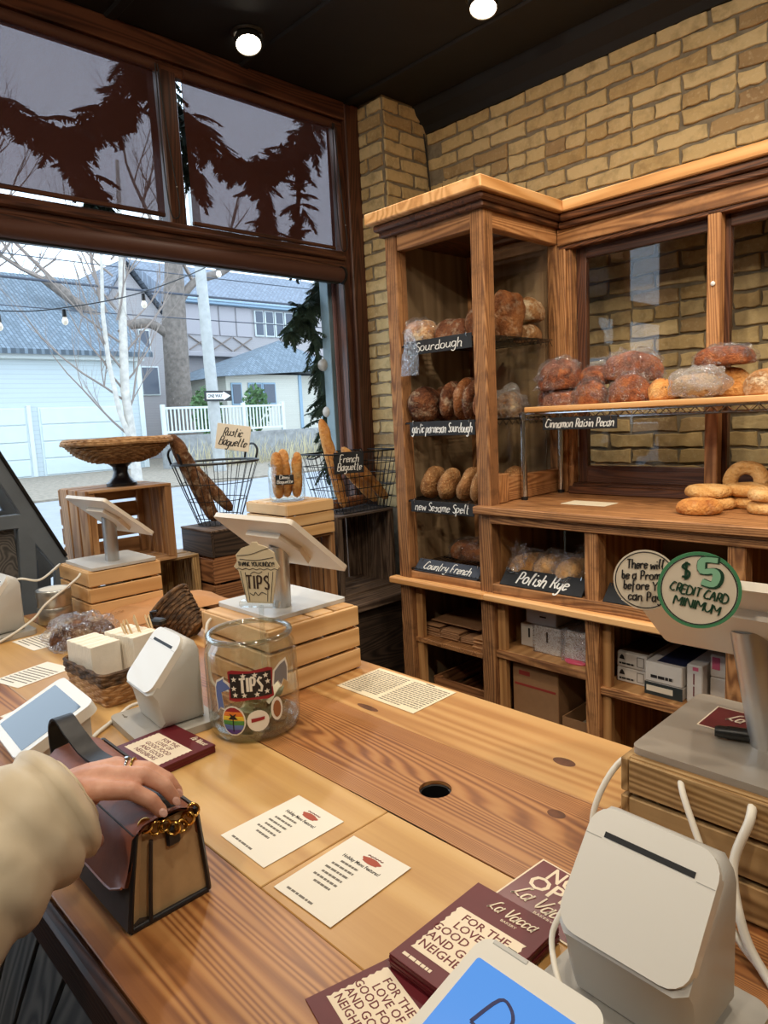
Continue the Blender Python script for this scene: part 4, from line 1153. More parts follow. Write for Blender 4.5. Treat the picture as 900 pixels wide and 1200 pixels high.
def blob(L, W, H, seed=0, p=2.4, amp=0.04, nf=14.0, flat=0.35, nu=26, nv=16, slashes=0):
    """loaf body along X with a flattened base at z=0"""
    rows = []
    sd = Vector((seed*3.1, seed*1.7, seed*0.9))
    for i in range(nv+1):
        ph = -PI/2 + PI*i/nv
        row = []
        for j in range(nu):
            th = 2*PI*j/nu
            e = 2.0/p
            sg = lambda c: math.copysign(abs(c)**e, c)
            d = Vector((sg(math.cos(th))*sg(math.cos(ph)), sg(math.sin(th))*sg(math.cos(ph)), math.sin(ph)))
            q = Vector((d.x*L/2, d.y*W/2, d.z*H/2))
            nz = noise.noise(q*nf+sd)*amp*H*1.3 + noise.noise(q*nf*2.7+sd)*amp*H*0.5
            q += d.normalized()*nz
            if slashes and q.z > 0:
                u = (q.x/L+0.5)*slashes + q.y/W*0.5
                q.z -= 0.06*H*max(0, math.cos(2*PI*u))**4 * (1-abs(q.y)/(W/2))
            if q.z < -H/2*flat: q.z = -H/2*flat + (q.z+H/2*flat)*0.12
            q.z += H/2*flat
            row.append(q)
        rows.append(row)
    return MB().grid([[tuple(p_) for p_ in r] for r in rows], False, True)
def flip(mb):
    mb.f = [f[::-1] for f in mb.f]; return mb
_nb = [0]
def loaf(label, loc, dims, mat, rot=(0,0,0), group=None, p=2.4, amp=0.05, slashes=0, name='bread_loaf', cat='bread', bag=0.0, film_=None, tail=None, flat=0.35, raisins=0):
    _nb[0] += 1; s = _nb[0]
    dims = (dims[0], dims[1], dims[2]*2/(1+flat)*0.97)
    if not bag and not raisins and not tail:
        o = flip(blob(*dims, seed=s, p=p, amp=amp, slashes=slashes, flat=flat)).build(name, mat, None, 75)
        o.location = loc; o.rotation_euler = rot
        return tag(o, label, cat, group)
    o = thing(name, label, cat, loc, 0, group, rot=rot)
    flip(blob(*dims, seed=s, p=p, amp=amp, slashes=slashes, flat=flat)).build('crust', mat, o, 75)
    if raisins:
        rng = random.Random(s); mb = MB()
        for k in range(raisins):
            th = rng.uniform(0,2*PI); ph = rng.uniform(0.0,1.2)
            d = Vector((math.cos(th)*math.cos(ph)*dims[0]/2, math.sin(th)*math.cos(ph)*dims[1]/2, math.sin(ph)*dims[2]/2))*0.98
            mb.lathe([(0,-.006),(.006,0),(0,.006)], 6, TR(d.x,d.y,d.z+dims[2]/2*flat))
        mb.build('raisins', M_RAISIN, o, 60)
    if bag:
        b = bag
        bg = flip(blob(dims[0]*(1+b), dims[1]*(1+b), dims[2]*(1+b), seed=s+40, p=2.2, amp=0.13, nf=34, flat=flat+0.02, nu=48, nv=28)).build('plastic_bag', film_ or M_FILM, o, 0)
        if tail:
            # gathered neck flaring into a crumpled end
            tx, ty, tz, tl, tw_ = tail
            rows = []; rng = random.Random(s)
            dvec = Vector((tx,ty,tz)).normalized()
            a = dvec.orthogonal().normalized(); c = dvec.cross(a)
            st = Vector((dvec.x*dims[0]/2, dvec.y*dims[1]/2, dims[2]*0.3 + dvec.z*dims[2]*0.4))
            for i in range(9):
                f = i/8; r = tw_*(0.55 if i == 0 else (0.18+0.9*abs(f-0.15)))
                row = []
                for j in range(26):
                    th = 2*PI*j/26
                    rr = r*(1+0.35*math.sin(7*th+s+i*0.4)+0.15*math.sin(13*th+i))
                    row.append(tuple(st + dvec*tl*f + (a*math.cos(th)+c*math.sin(th)*0.55)*rr))
                rows.append(row)
            MB().grid(rows, False, True).build('bag_tail', film_ or M_FILM, bg, 0)
    return o

S1, S2, S3, S4 = [z+0.002 for z in SHELF_Z]
# top shelf: sourdough
loaf('dark round sourdough at the back of the top cabinet shelf', (-1.97,2.40,S1), (0.24,0.20,0.11), B_DARK, (0,0,0.2))
o = loaf('half sourdough in clear plastic with bag hanging over the Sourdough sign', (-1.99,2.165,S1), (0.155,0.12,0.105), B_FLOUR, (0,0,-0.15), bag=0.05, flat=0.6)
rows = []
for i in range(12):
    f = i/11; r = 0.012+0.038*min(1,f*1.8)*(1-0.25*f)
    rows.append([(0.03+0.02*math.sin(3*f)+r*math.cos(2*PI*j/30)*(1+0.35*math.sin(4*2*PI*j/30*1.0+i*0.5)), -0.092-0.006*f+r*0.5*math.sin(2*PI*j/30)*(1+0.3*math.cos(6*PI*j/30+i)), 0.055-0.185*f) for j in range(30)])
MB().grid(rows, False, True).build('bag_tail', M_FILM, [c for c in o.children if c.name.startswith('plastic_bag')][0], 0)
loaf('reddish brown sourdough loaf beside the half loaf on the top shelf', (-1.845,2.21,S1), (0.175,0.12,0.095), B_DARK, (0,0,0.1))
loaf('sourdough loaf standing behind the middle cabinet post', (-1.742,2.24,S1), (0.10,0.14,0.13), B_BROWN, (0,0,0.3))
loaf('large square-shouldered sourdough seen through the side glass', (-1.705,2.37,S1), (0.125,0.12,0.19), B_BROWN, (0,0,0.1), p=4.0, flat=0.8)
loaf('cut pale loaf lying under the twin-topped loaf', (-1.715,2.52,S1), (0.12,0.13,0.07), B_FLOUR, (0,0,0.3), p=3)
loaf('flour-dusted twin-topped loaf on top of the cut pale loaf', (-1.705,2.52,S1+0.078), (0.135,0.16,0.10), B_FLOUR, (0,0,0.1), amp=0.12)
loaf('sourdough loaf laid behind the bagged half loaf', (-2.02,2.56,S1), (0.15,0.14,0.10), B_DARK, (0,0,0.5))
# second shelf: garlic parmesan, round loaves on edge
def disc(label, x, y, z, dia, th, mat, lean=0.2, rz=0.0, group=None):
    _nb[0] += 1
    o = flip(blob(dia, th, dia, seed=_nb[0], p=2.1, amp=0.04, flat=0.9)).build('round_loaf', mat, None, 75)
    o.matrix_basis = TR(x, y, z) @ RZ(rz) @ RY(lean) @ RZ(PI/2)
    return tag(o, label, 'bread', group)
g2 = 'garlic parmesan rounds on the second shelf'
disc('dark round loaf on edge at the left end of the second shelf', -2.015,2.19,S2, 0.155,0.10,B_DARK,0.12,-0.25,g2)
disc('dark round loaf on edge behind the leftmost one on the second shelf', -2.01,2.34,S2, 0.165,0.09,B_DARK,0.1,-0.2,g2)
disc('second round loaf on edge from the left on the second shelf', -1.915,2.26,S2, 0.17,0.075,B_DARK,0.10,0.1,g2)
disc('tallest round loaf on edge in the middle of the second shelf', -1.842,2.25,S2, 0.185,0.07,B_BROWN,0.14,0.15,g2)
disc('round loaf on edge left of the last one on the second shelf', -1.775,2.22,S2, 0.165,0.065,B_DARK,0.14,0.15,g2)
disc('round loaf on edge against the middle post on the second shelf', -1.712,2.21,S2, 0.135,0.062,B_BROWN,0.14,0.1,g2)
loaf('bagged pale loaf behind the side glass on the second shelf', (-1.72,2.40,S2), (0.11,0.14,0.11), B_FLOUR, (0,0,0.2), bag=0.16, film_=M_FILM2)
# third shelf: sesame spelt rounds
g3 = 'sesame spelt rounds on the third shelf'
disc('seeded round spelt loaf at the left end of the third shelf', -2.02,2.21,S3, 0.15,0.078,B_SESAME,0.34,0.2,g3)
disc('second seeded round spelt loaf from the left', -1.925,2.205,S3, 0.142,0.075,B_SESAME,0.36,0.2,g3)
disc('third seeded round spelt loaf from the left', -1.825,2.21,S3, 0.15,0.075,B_SESAME,0.40,0.2,g3)
disc('seeded round spelt loaf half hidden by the middle post', -1.735,2.19,S3, 0.145,0.07,B_SESAME,0.30,0.15,g3)
disc('seeded round spelt loaf peeking past the middle post through glass', -1.69,2.33,S3, 0.145,0.07,B_SESAME,0.34,0.1,g3)
# bottom shelf: country french in plastic
loaf('long bagged country loaf in the dark bottom shelf', (-1.92,2.40,S4), (0.27,0.12,0.09), B_BROWN, (0,0,0.1), bag=0.06)
loaf('short country loaf beside the bagged one in the bottom shelf', (-1.74,2.38,S4), (0.13,0.13,0.10), B_BROWN, (0,0,0.4))
# cubby: polish rye in bags on a tray
tr_ = thing('sign_tray', 'black wire tray under the bagged rye loaves', 'tray', (-1.40,2.30,0.80))
MB().cbox((-0.17,-0.13,0), (0.17,0.20,0.008), 0.002).build('tray_base', M_BLACKP, tr_)
mb = MB()
for (a,b) in (((-0.17,-0.13),(0.17,-0.13)),((0.17,-0.13),(0.17,0.2)),((0.17,0.2),(-0.17,0.2)),((-0.17,0.2),(-0.17,-0.13))):
    mb.tube([(a[0],a[1],0.028),(b[0],b[1],0.028)], 0.002, 5)
mb.build('tray_rim', M_BLACKWIRE, tr_, 60)
sign('bread_sign', 'slanted black sign lettered Polish Rye in the cubby', 'Polish Rye', (-1.40,2.152,0.896), 0.35, 0.075, lean=-0.75, twd=0.62, size=0.05, seed=8, pen=0.11)
sign('bread_sign', 'slanted black sign starting with St half hidden by the screen', 'St', (-1.06,2.152,0.896), 0.17, 0.075, lean=-0.75, twd=0.34, size=0.05, seed=9, pen=0.11)
g4 = 'bagged rye loaves in the cubby'
for (x,y,rz,lab,tl) in ((-1.525,2.24,1.45,'bagged sliced rye loaf at the left with a raised bag end',(-0.6,-0.3,0.7,0.09,0.06)),
                    (-1.435,2.26,1.5,'bagged sliced rye loaf in the middle of the cubby',(0.1,-0.2,1.0,0.05,0.05)),
                    (-1.335,2.24,1.65,'bagged sliced rye loaf at the right front of the cubby',None),
                    (-1.375,2.42,1.55,'bagged sliced rye loaf at the back of the cubby',(0.0,0.2,1.0,0.05,0.05))):
    loaf(lab, (x,y,0.810), (0.20 if y < 2.4 else 0.16,0.098,0.135), B_RYE, (0,0,rz), g4, p=3.2, amp=0.03, bag=0.10, tail=tl, flat=0.8)
# rack: cinnamon raisin pecan
RZT = 1.14+RZ_+0.0225
g5 = 'bagged raisin loaves on the rack board'
loaf('small bagged raisin loaf at the left end of the rack', (-1.545,2.46,RZT), (0.12,0.15,0.085), B_RAISIN, (0,0,0.4), g5, bag=0.07)
loaf('bagged raisin loaf lying under the big round one', (-1.465,2.40,RZT), (0.16,0.15,0.062), B_RAISIN, (0,0,0.1), g5, bag=0.05)
loaf('big round bagged raisin loaf topping the left pile', (-1.482,2.40,RZT+0.064), (0.165,0.15,0.115), B_RAISIN, (0,0,0.0), g5, bag=0.06)
loaf('bagged raisin bun with dark spots at the front of the rack', (-1.338,2.375,RZT), (0.125,0.10,0.088), B_RAISIN, (0,0,0.0), g5, bag=0.06, raisins=9)
loaf('small bagged raisin bun on top behind the spotted one', (-1.36,2.455,RZT+0.075), (0.12,0.11,0.07), B_RAISIN, (0.0,0,0.2), g5, bag=0.06, raisins=5)
loaf('bagged raisin loaf at the back of the rack centre', (-1.24,2.50,RZT), (0.20,0.12,0.085), B_RAISIN, (0,0,0.1), g5, bag=0.06)
loaf('long oval bagged raisin loaf topping the centre pile', (-1.225,2.47,RZT+0.082), (0.235,0.13,0.105), B_RAISIN, (0,0.08,0.0), g5, bag=0.06)
loaf('bagged raisin loaf in front below the long oval one', (-1.185,2.385,RZT), (0.15,0.10,0.10), B_RAISIN, (0,0,0.05), g5, bag=0.07)
loaf('unwrapped raisin loaf with raisins on its crust', (-1.065,2.39,RZT), (0.11,0.12,0.075), B_GOLD, (0,0,0.5), None, raisins=12)
loaf('loaf in a billowing clear bag at the front of the rack', (-0.945,2.375,RZT), (0.16,0.11,0.085), B_CRUMB, (0,0,0), None, bag=0.24, film_=M_FILM2, tail=(-1,-0.1,-0.1,0.05,0.045), flat=0.9)
loaf('pale loaf lying behind the billowing bag', (-0.90,2.50,RZT), (0.17,0.10,0.10), B_GOLD, (0,0,0), None, p=3)
loaf('bagged loaf lying across the top of the right pile', (-0.895,2.47,RZT+0.108), (0.185,0.12,0.062), B_RAISIN, (0,0,0.03), None, p=3.2, bag=0.10)
loaf('floury white loaf at the right end of the rack', (-0.735,2.41,RZT), (0.15,0.13,0.085), B_FLOUR, (0,0.0,0.2), None)
# bagels on the ledge
def bagel(label, loc, R=0.047, r=0.026, rot=(0,0,0), mat=None):
    _nb[0] += 1; sd = Vector((_nb[0]*2.3,0,1)); rows = []
    for i in range(28):
        a = 2*PI*i/28; row = []
        for j in range(12):
            b = 2*PI*j/12
            q = Vector(((R+r*math.cos(b)*1.05)*math.cos(a), (R+r*math.cos(b)*1.05)*math.sin(a), r*math.sin(b)*0.85))
            q += q*0.06*noise.noise(q*20+sd); 
            if q.z < -r*0.6: q.z = -r*0.6
            q.z += r*0.6
            row.append(tuple(q))
        rows.append(row)
    o = MB().grid(rows, True, True).build('bagel', mat or B_BAGEL, None, 75)
    o.location = loc; o.rotation_euler = rot
    return tag(o, label, 'bagel', 'bagels on the ledge')
LZ = 1.1405
bagel('plump pale bagel nearest the front of the ledge', (-0.885,2.25,LZ), 0.038, 0.032, mat=B_GOLD)
bagel('sesame bagel in the bottom row behind the front one', (-0.895,2.375,LZ))
bagel('sesame bagel stacked on top of the second row', (-0.905,2.375,LZ+0.040), mat=B_BAGEL)
bagel('bagel at the bottom of the pile by the mullion', (-0.80,2.46,LZ))
bagel('bagel on top of the pile by the mullion', (-0.805,2.455,LZ+0.040))
bagel('bagel standing on edge against the glass door', (-0.845,2.552,LZ+0.073), 0.049, 0.024, (1.38,0,0.1))
bagel('bagel at the bottom of the stack at the picture edge', (-0.70,2.35,LZ))
bagel('bagel on top of the stack at the picture edge', (-0.70,2.352,LZ+0.040))
tag(MB().cbox((-1.40,2.26,1.1405), (-1.22,2.36,1.1425), 0.0005).build('paper_slip', M_PAPER2), 'ivory paper slip lying on the ledge under the rack', 'paper')

# ------------------------------------------------------------------ stock in the cubbies
def carton(name, label, a, b, mat, cat='box', group=None, rz=0.0, flap=None):
    c = [(a[0]+b[0])/2, (a[1]+b[1])/2, a[2]]
    o = thing(name, label, cat, c, rz, group)
    h = [(b[i]-a[i])/2 for i in range(2)]; H = b[2]-a[2]
    MB().cbox((-h[0],-h[1],0), (h[0],h[1],H), 0.003).build('carton_body', mat, o)
    return o, h, H
gw_ = 'white cartons on the shelf under the rye'
for (a,b,lab,mk) in (((-1.565,2.22,0.5675),(-1.485,2.36,0.66),'square white carton at the left of the shelf under the rye',0),
                  ((-1.482,2.19,0.5675),(-1.365,2.34,0.672),'white plastic-wrapped carton in the middle of the shelf',1),
                  ((-1.525,2.20,0.6735),(-1.39,2.36,0.745),'white carton stacked on top of the others under the rye',0)):
    o, h_, H_ = carton('white_carton', lab, a, b, M_BOXWHITE, group=gw_)
    MB().box((-0.004,-h_[1]-0.001,H_*0.42), (0.004,-h_[1]+0.001,H_*0.82) if 'top' not in lab else (0.004+0.02,-h_[1]+0.001,H_*0.5)).build('slot_mark', M_INK, o)
    if mk: MB().box((-h_[0]-0.004,-h_[1]-0.004,0.0), (h_[0]+0.004,h_[1]+0.004,H_+0.004)).build('plastic_wrap', M_FILM, o)
o = thing('wrapped_bundle', 'white paper bundle in red-edged plastic on the shelf under the rye', 'bundle', (-1.29,2.26,0.5675))
MB().cbox((-0.055,-0.09,0), (0.055,0.09,0.115), 0.015).build('bundle_body', M_BOXWHITE, o)
flip(blob(0.125,0.20,0.05,seed=4,p=3,amp=0.1,nf=30)).build('red_plastic_edge', plain('magenta_plastic', srgb(196,70,96), 0.35), o, 0, TR(0,-0.01,-0.002) @ SCL(1,1,0.6))
MB().box((-0.058,-0.093,0.0), (0.058,0.093,0.118)).build('plastic_wrap', M_FILM2, o)
o, h_, H_ = carton('cardboard_box', 'brown cardboard box with a red stripe below the white cartons', (-1.565,2.16,0.0755), (-1.36,2.42,0.515), M_CARDB)
MB().box((-h_[0]+0.01,-h_[1]-0.001,H_*0.80), (h_[0]-0.01,-h_[1]+0.001,H_*0.82)).build('red_stripe', plain('red_print', srgb(150,50,40), 0.7), o)
MB().box((-h_[0]+0.02,-h_[1]-0.001,H_*0.28), (h_[0]-0.06,-h_[1]+0.001,H_*0.4)).build('white_label', M_PAPER, o)
MB().box((-h_[0]+0.03,-h_[1]-0.001,H_*0.90), (-h_[0]+0.08,-h_[1]+0.001,H_*0.94)).build('printed_mark', plain('red_print', srgb(150,50,40), 0.7), o)
o = thing('open_carton', 'open cardboard tray holding papers beside the striped box', 'box', (-1.275,2.30,0.0755))
for (a,b) in (((-0.075,-0.13,0),(0.055,-0.125,0.27)),((-0.075,0.125,0),(0.055,0.13,0.27)),((-0.075,-0.125,0),(-0.07,0.125,0.27)),((0.05,-0.125,0),(0.055,0.125,0.27))):
    MB().box(a,b).build('carton_side', M_CARDB, o)
MB().box((-0.07,-0.125,0),(0.05,0.125,0.20)).build('paper_stack', M_PAPER2, o)
# kraft bag stacks on the tower's lower shelf
for (x,w_,n,lab,y) in ((-2.005,0.095,7,'stack of flat brown paper bags at the left of the lower shelf',2.18),(-1.895,0.10,6,'stack of flat brown paper bags in the middle of the lower shelf',2.17),(-1.79,0.095,4,'stack of folded brown paper bags at the right of the lower shelf',2.17),(-1.715,0.07,7,'rippled pile of pale paper bags beside the middle post',2.145)):
    o = thing('bag_stack', lab, 'paper bags', (x,y,0.5305), group='paper bag stacks')
    rng = random.Random(int(-x*1000))
    for k in range(n):
        MB().cbox((-w_/2,0,k*0.0072), (w_/2,0.25 if x < -1.73 else 0.10,k*0.0072+0.0062), 0.002).build('paper_bag', M_KRAFTD if x < -1.73 else M_KRAFT, o, 0, TR(rng.uniform(-.004,.004), rng.uniform(-.008,.008), 0) @ RZ(rng.uniform(-.04,.04)))
MB_ = bar2('paper_sheet', None, (-2.03,2.20,0.590), (-1.76,2.44,0.595), M_KRAFTD, 0.001)
tag(MB_, 'flat sheet of brown paper bags laid over the stacks', 'paper bags')
# boxes on the third bay's shelf
gp = 'printed glove cartons on the shelf behind the screen'
def printed(a, b, lab, kind, grp=gp):
    o, h_, H_ = carton('printed_carton', lab, a, b, M_BOXWHITE, group=grp)
    y = -h_[1]-0.0012
    if kind == 'glove':
        MB().prism([(-0.01,-0.008),(0.01,-0.008),(0.006,0.004),(0.0,0.010),(-0.006,0.004)], 0, 0.001, TR(-h_[0]+0.02,y+0.0012,H_*0.68) @ RX(PI/2)).build('emblem', M_INK, o)
        dashes(o, -h_[0]+0.01, h_[0]-0.045, H_*0.26, 0.006, y, M_INK, 1)
        MB().box((h_[0]-0.035,y,H_*0.2),(h_[0]-0.033,y+0.001,H_*0.85)).box((h_[0]-0.012,y,H_*0.2),(h_[0]-0.010,y+0.001,H_*0.85)).box((h_[0]-0.035,y,H_*0.2),(h_[0]-0.01,y+0.001,H_*0.23)).box((h_[0]-0.035,y,H_*0.82),(h_[0]-0.01,y+0.001,H_*0.85)).build('side_panel_print', M_GREYINK, o)
        MB().box((-h_[0]+0.004,-h_[1]+0.02,H_),(h_[0]-0.004,h_[1]-0.02,H_+0.001)).build('dark_top_print', plain('dark_brown_print', srgb(70,52,40), 0.5), o)
    elif kind == 'big':
        dashes(o, -h_[0]+0.02, h_[0]-0.03, H_*0.3, 0.010, y, M_INK, 2)
        MB().box((-0.03,-h_[1]+0.02,H_),(h_[0],h_[1]-0.02,H_+0.001)).build('blue_top_print', plain('navy_print', srgb(34,40,70), 0.5), o)
    elif kind == 'band':
        MB().box((-h_[0]-0.001,y,0.0),(h_[0]+0.001,y+0.002,H_)).build('dark_band', plain('dark_slate_print', srgb(44,52,52), 0.5), o)
        MB().box((-h_[0]+0.006,y-0.001,H_*0.3),(h_[0]-0.03,y,H_*0.75)).build('cream_label', M_CREAMSIGN, o)
    elif kind == 'tall':
        MB().box((-0.004,y,H_*0.2),(0.0,y+0.001,H_*0.45)).box((-0.004,y,H_*0.5),(0.0,y+0.001,H_*0.78)).build('print_lines', M_MAROON2, o)
        MB().box((-0.006,y,H_*0.86),(0.012,y+0.001,H_*0.95)).build('pink_mark', plain('pink_print', srgb(200,90,120), 0.6), o)
    elif kind == 'pink':
        MB().box((-h_[0]+0.006,y,H_*0.35),(h_[0]-0.03,y+0.001,H_*0.9)).build('pink_mark', plain('pink_print', srgb(200,90,120), 0.6), o)
    return o
ZC = 0.5305
printed((-1.145,2.20,ZC),(-1.035,2.44,ZC+0.052), 'lower white glove carton with a small emblem', 'glove')
printed((-1.145,2.20,ZC+0.054),(-1.035,2.44,ZC+0.108), 'upper white glove carton with a small emblem', 'glove')
printed((-1.02,2.155,ZC),(-0.895,2.40,ZC+0.043), 'dark banded carton with a cream label', 'band')
printed((-1.02,2.155,ZC+0.045),(-0.895,2.40,ZC+0.113), 'wide white carton with navy top and bold print', 'big')
printed((-0.885,2.165,ZC),(-0.835,2.38,ZC+0.13), 'tall narrow white carton with sideways print', 'tall')
printed((-0.825,2.20,ZC),(-0.765,2.38,ZC+0.09), 'plain grey carton under the pink-marked one', 'none')
printed((-0.825,2.20,ZC+0.092),(-0.765,2.38,ZC+0.165), 'small carton with a pink mark on top', 'pink')

crate('small brown slatted crate on the floor of the tower cubby', (-1.86,2.36,0.0805), (0.30,0.36,0.27), W_CRATE2, {'-x':(3,'y'), '+x':(3,'y'), '-y':(3,'x'), '+y':(3,'x')}, gapf=0.2)
# odds and ends on and beside the tower
o = thing('speaker_box', 'small black box with a wire on top of the bread cabinet', 'device', (-2.09,2.84,2.3145))
MB().cbox((-0.03,-0.025,0),(0.03,0.025,0.04),0.006).build('box_body', M_BLACKP, o)
MB().tube(catmull([(0,0,0.035),(-0.10,0.04,0.07),(-0.34,0.09,0.08),(-0.50,0.11,0.20),(-0.53,0.13,0.42),(-0.545,0.125,0.60),(-0.55,0.12,0.68)],8), 0.004, 6).build('wire', M_BLACKP, o, 60)
o = thing('wall_sign', 'small black sign fixed to the left side of the bread cabinet', 'sign', (-2.1155,2.16,2.03), 0)
MB().cbox((-0.055,-0.006,0),(0.0,0.0,0.085),0.002).build('board', M_CHALK, o)
MB().box((-0.045,-0.0068,0.03),(-0.015,-0.006,0.036)).box((-0.045,-0.0068,0.05),(-0.02,-0.006,0.056)).build('lettering', M_CHALKW, o)
# ------------------------------------------------------------------ crates
BZ = 0.6205
HC = {'-x':(3,'z'), '-y':(4,'z'), '+y':(4,'z'), '-z':(3,'y'), '+z':(3,'y')}
crate('grey weathered crate on the bench holding the French baguette basket', (-2.705,2.325,BZ), (0.31,0.39,0.405), W_CRATE3, {'-x':(5,'z'), '-y':(3,'z'), '+y':(3,'z'), '-z':(3,'y'), '+z':(3,'y')}, gapf=0.10)
crate('brown crate on the bench with bright gaps under the pale crate', (-2.68,1.905,BZ), (0.34,0.36,0.345), W_CRATE5, {'-x':(6,'z'), '-y':(3,'z'), '+y':(3,'z'), '-z':(3,'y'), '+z':(3,'y')})
crate('pale three-slat crate carrying the jar of demi baguettes', (-2.665,1.93,BZ+0.347), (0.33,0.27,0.163), W_CRATE, {'-x':(3,'y'), '+x':(3,'y'), '-y':(3,'x'), '+y':(3,'x'), '+z':(4,'y')}, gapf=0.13)
crate('dark brown slatted crate on the bench under the dark box', (-2.675,1.545,BZ), (0.35,0.27,0.335), W_CRATE2, {'-x':(3,'y'), '+x':(3,'y'), '-y':(3,'x'), '+y':(3,'x'), '+z':(3,'y')}, gapf=0.1)
crate('low crate on the bench under the wicker bowl crate', (-2.72,1.165,BZ), (0.28,0.47,0.35), W_CRATE4, {'-x':(3,'z'), '-y':(3,'z'), '+y':(4,'z'), '-z':(3,'y'), '+z':(3,'y')})
crate('open pine crate on its side carrying the wicker bowl', (-2.71,1.125,BZ+0.352), (0.30,0.34,0.306), W_CRATE5, {'-x':(4,'y'), '-y':(3,'z'), '+y':(3,'z'), '-z':(4,'y'), '+z':(3,'y')})
o = thing('dark_box', 'shallow dark stained wooden box under the rustic baguette basket', 'box', (-2.625,1.535,BZ+0.337))
for (a,b) in (((-0.125,-0.125,0),(0.125,-0.113,0.104)),((-0.125,0.113,0),(0.125,0.125,0.104)),((-0.125,-0.113,0),(-0.113,0.113,0.104)),((0.113,-0.113,0),(0.125,0.113,0.104))):
    bar2('side_board', o, a, b, W_DARKBOX, 0.002)
bar2('top_board', o, (-0.127,-0.127,0.104), (0.127,0.127,0.113), W_CRATE3, 0.002)

# wicker bowl on a black pedestal
bw = thing('pedestal_bowl', 'wide woven wicker bowl on a black turned pedestal', 'bowl', (-2.68,1.14,BZ+0.352+0.3065))
MB().lathe([(0,0),(0.058,0),(0.058,0.012),(0.046,0.02),(0.034,0.034),(0.027,0.055),(0.030,0.075),(0.046,0.088),(0.05,0.095),(0,0.095)], 30).build('pedestal', M_BLACKCAST, bw, 40)
t = NT('woven_wicker'); v = t.coords(rnd=2); n = t.noise(v, 60, 4); n2 = t.noise(v, 9, 3)
t.P(color=t.ramp(t.math('ADD', t.math('MULTIPLY', n, 0.6), t.math('MULTIPLY', n2, 0.4)), [(0.3, srgb(104,72,44)), (0.5, srgb(166,124,80)), (0.7, srgb(204,166,118))]), rough=0.8); t.bump(n, 0.5, 0.003)
M_WICKER = t.m
def weave_rings(prof, r_, nseg, amp, nw):
    mb = MB()
    for i, (R, z) in enumerate(prof):
        pts = []
        for k in range(nseg):
            a = 2*PI*k/nseg
            off = amp*math.sin(nw*a + PI*i)
            pts.append(((R+off)*math.cos(a), (R+off)*math.sin(a), z + 0.0015*math.sin(a*5+i)))
        mb.tube(pts, r_, 5, closed=True)
    return mb
prof = [(0.05+0.148*(f**0.62), 0.095+0.078*f**1.5) for f in [i/13 for i in range(14)]]
weave_rings(prof, 0.0056, 130, 0.0042, 26).build('woven_bowl', M_WICKER, bw, 60)
MB().lathe([(0,0.097),(0.05,0.098)]+[(R-0.004, z) for R, z in prof[1:]], 60).build('bowl_lining', M_WICKER, bw, 60)
weave_rings([(0.2,0.176),(0.196,0.182),(0.203,0.170)], 0.0065, 120, 0.002, 40).build('rim_braid', M_WICKER, bw, 60)

# baguettes
def baguette(label, p0, p1, r, mat, seed, group, slashes=5, bend=0.0, name='baguette'):
    p0, p1 = Vector(p0), Vector(p1); L = (p1-p0).length
    rng = random.Random(seed); n = 40; m = 14; rows = []
    for i in range(n+1):
        f = i/n; x = f*L
        rad = r*(max(0.0, 1-abs(2*f-1)**5))**0.5
        row = []
        for j in range(m):
            a = 2*PI*j/m
            rr = rad*(1+0.10*noise.noise(Vector((x*22, math.cos(a)*1.2+seed, math.sin(a)*1.2))))
            up = math.cos(a)
            if slashes and up > 0.2:
                u = f*slashes + 0.35*math.sin(a)
                rr *= 1 - 0.20*max(0, math.cos(2*PI*u))**6 + 0.05*max(0,-math.cos(2*PI*u))
            row.append((math.sin(a)*rr, math.cos(a)*rr + bend*math.sin(PI*f)*L, x))
        rows.append(row)
    o = MB().grid(rows, False, True).build(name, mat, None, 75)
    d = (p1-p0).normalized()
    o.matrix_basis = TR(*p0) @ d.to_track_quat('Z', 'Y').to_matrix().to_4x4()
    return tag(o, label, 'baguette', group)

# round wire basket with rustic baguettes
BX, BYY, BB = -2.655, 1.545, BZ+0.337+0.1135
bk = thing('wire_basket', 'round black wire basket with handles and rustic baguettes', 'basket', (BX,BYY,BB))
mb = MB()
for k in range(26):
    a = 2*PI*k/26; mb.tube([(0.09*math.cos(a),0.09*math.sin(a),0.003),(0.182*math.cos(a),0.182*math.sin(a),0.268)], 0.0016, 5)
for f in (0.0,0.12,0.4,0.68):
    R = 0.09+0.092*f; mb.tube([(R*math.cos(2*PI*k/40),R*math.sin(2*PI*k/40),0.003+0.265*f) for k in range(40)], 0.0018, 5, closed=True)
for k in range(-3,4):
    h_ = math.sqrt(max(0,0.09**2-(k*0.026)**2)); mb.tube([(k*0.026,-h_,0.003),(k*0.026,h_,0.003)], 0.0015, 5)
mb.build('wire_cage', M_BLACKWIRE, bk, 60)
MB().tube([(0.184*math.cos(2*PI*k/48),0.184*math.sin(2*PI*k/48),0.27) for k in range(48)], 0.0055, 8, closed=True).build('rim', plain('dark_grey_rim', srgb(70,72,74), 0.45, metal=0.5), bk, 60)
for s in (-1,1):
    MB().tube(catmull([(-0.045,s*0.179,0.27),(-0.045,s*0.19,0.31),(-0.02,s*0.192,0.335),(0.02,s*0.192,0.335),(0.045,s*0.19,0.31),(0.045,s*0.179,0.27)],5), 0.005, 8).build('handle', M_BLACKWIRE, bk, 60)
gb = 'rustic baguettes in the round wire basket'
baguette('dark rustic baguette leaning over the rim of the round basket', (BX+0.02,BYY-0.03,BB+0.015), (BX+0.03,BYY-0.205,BB+0.40), 0.032, B_RUSTIC, 1, gb)
baguette('rustic baguette lying low inside the round basket', (BX+0.02,BYY+0.055,BB+0.05), (BX-0.035,BYY-0.165,BB+0.335), 0.027, B_RUSTIC, 2, gb)
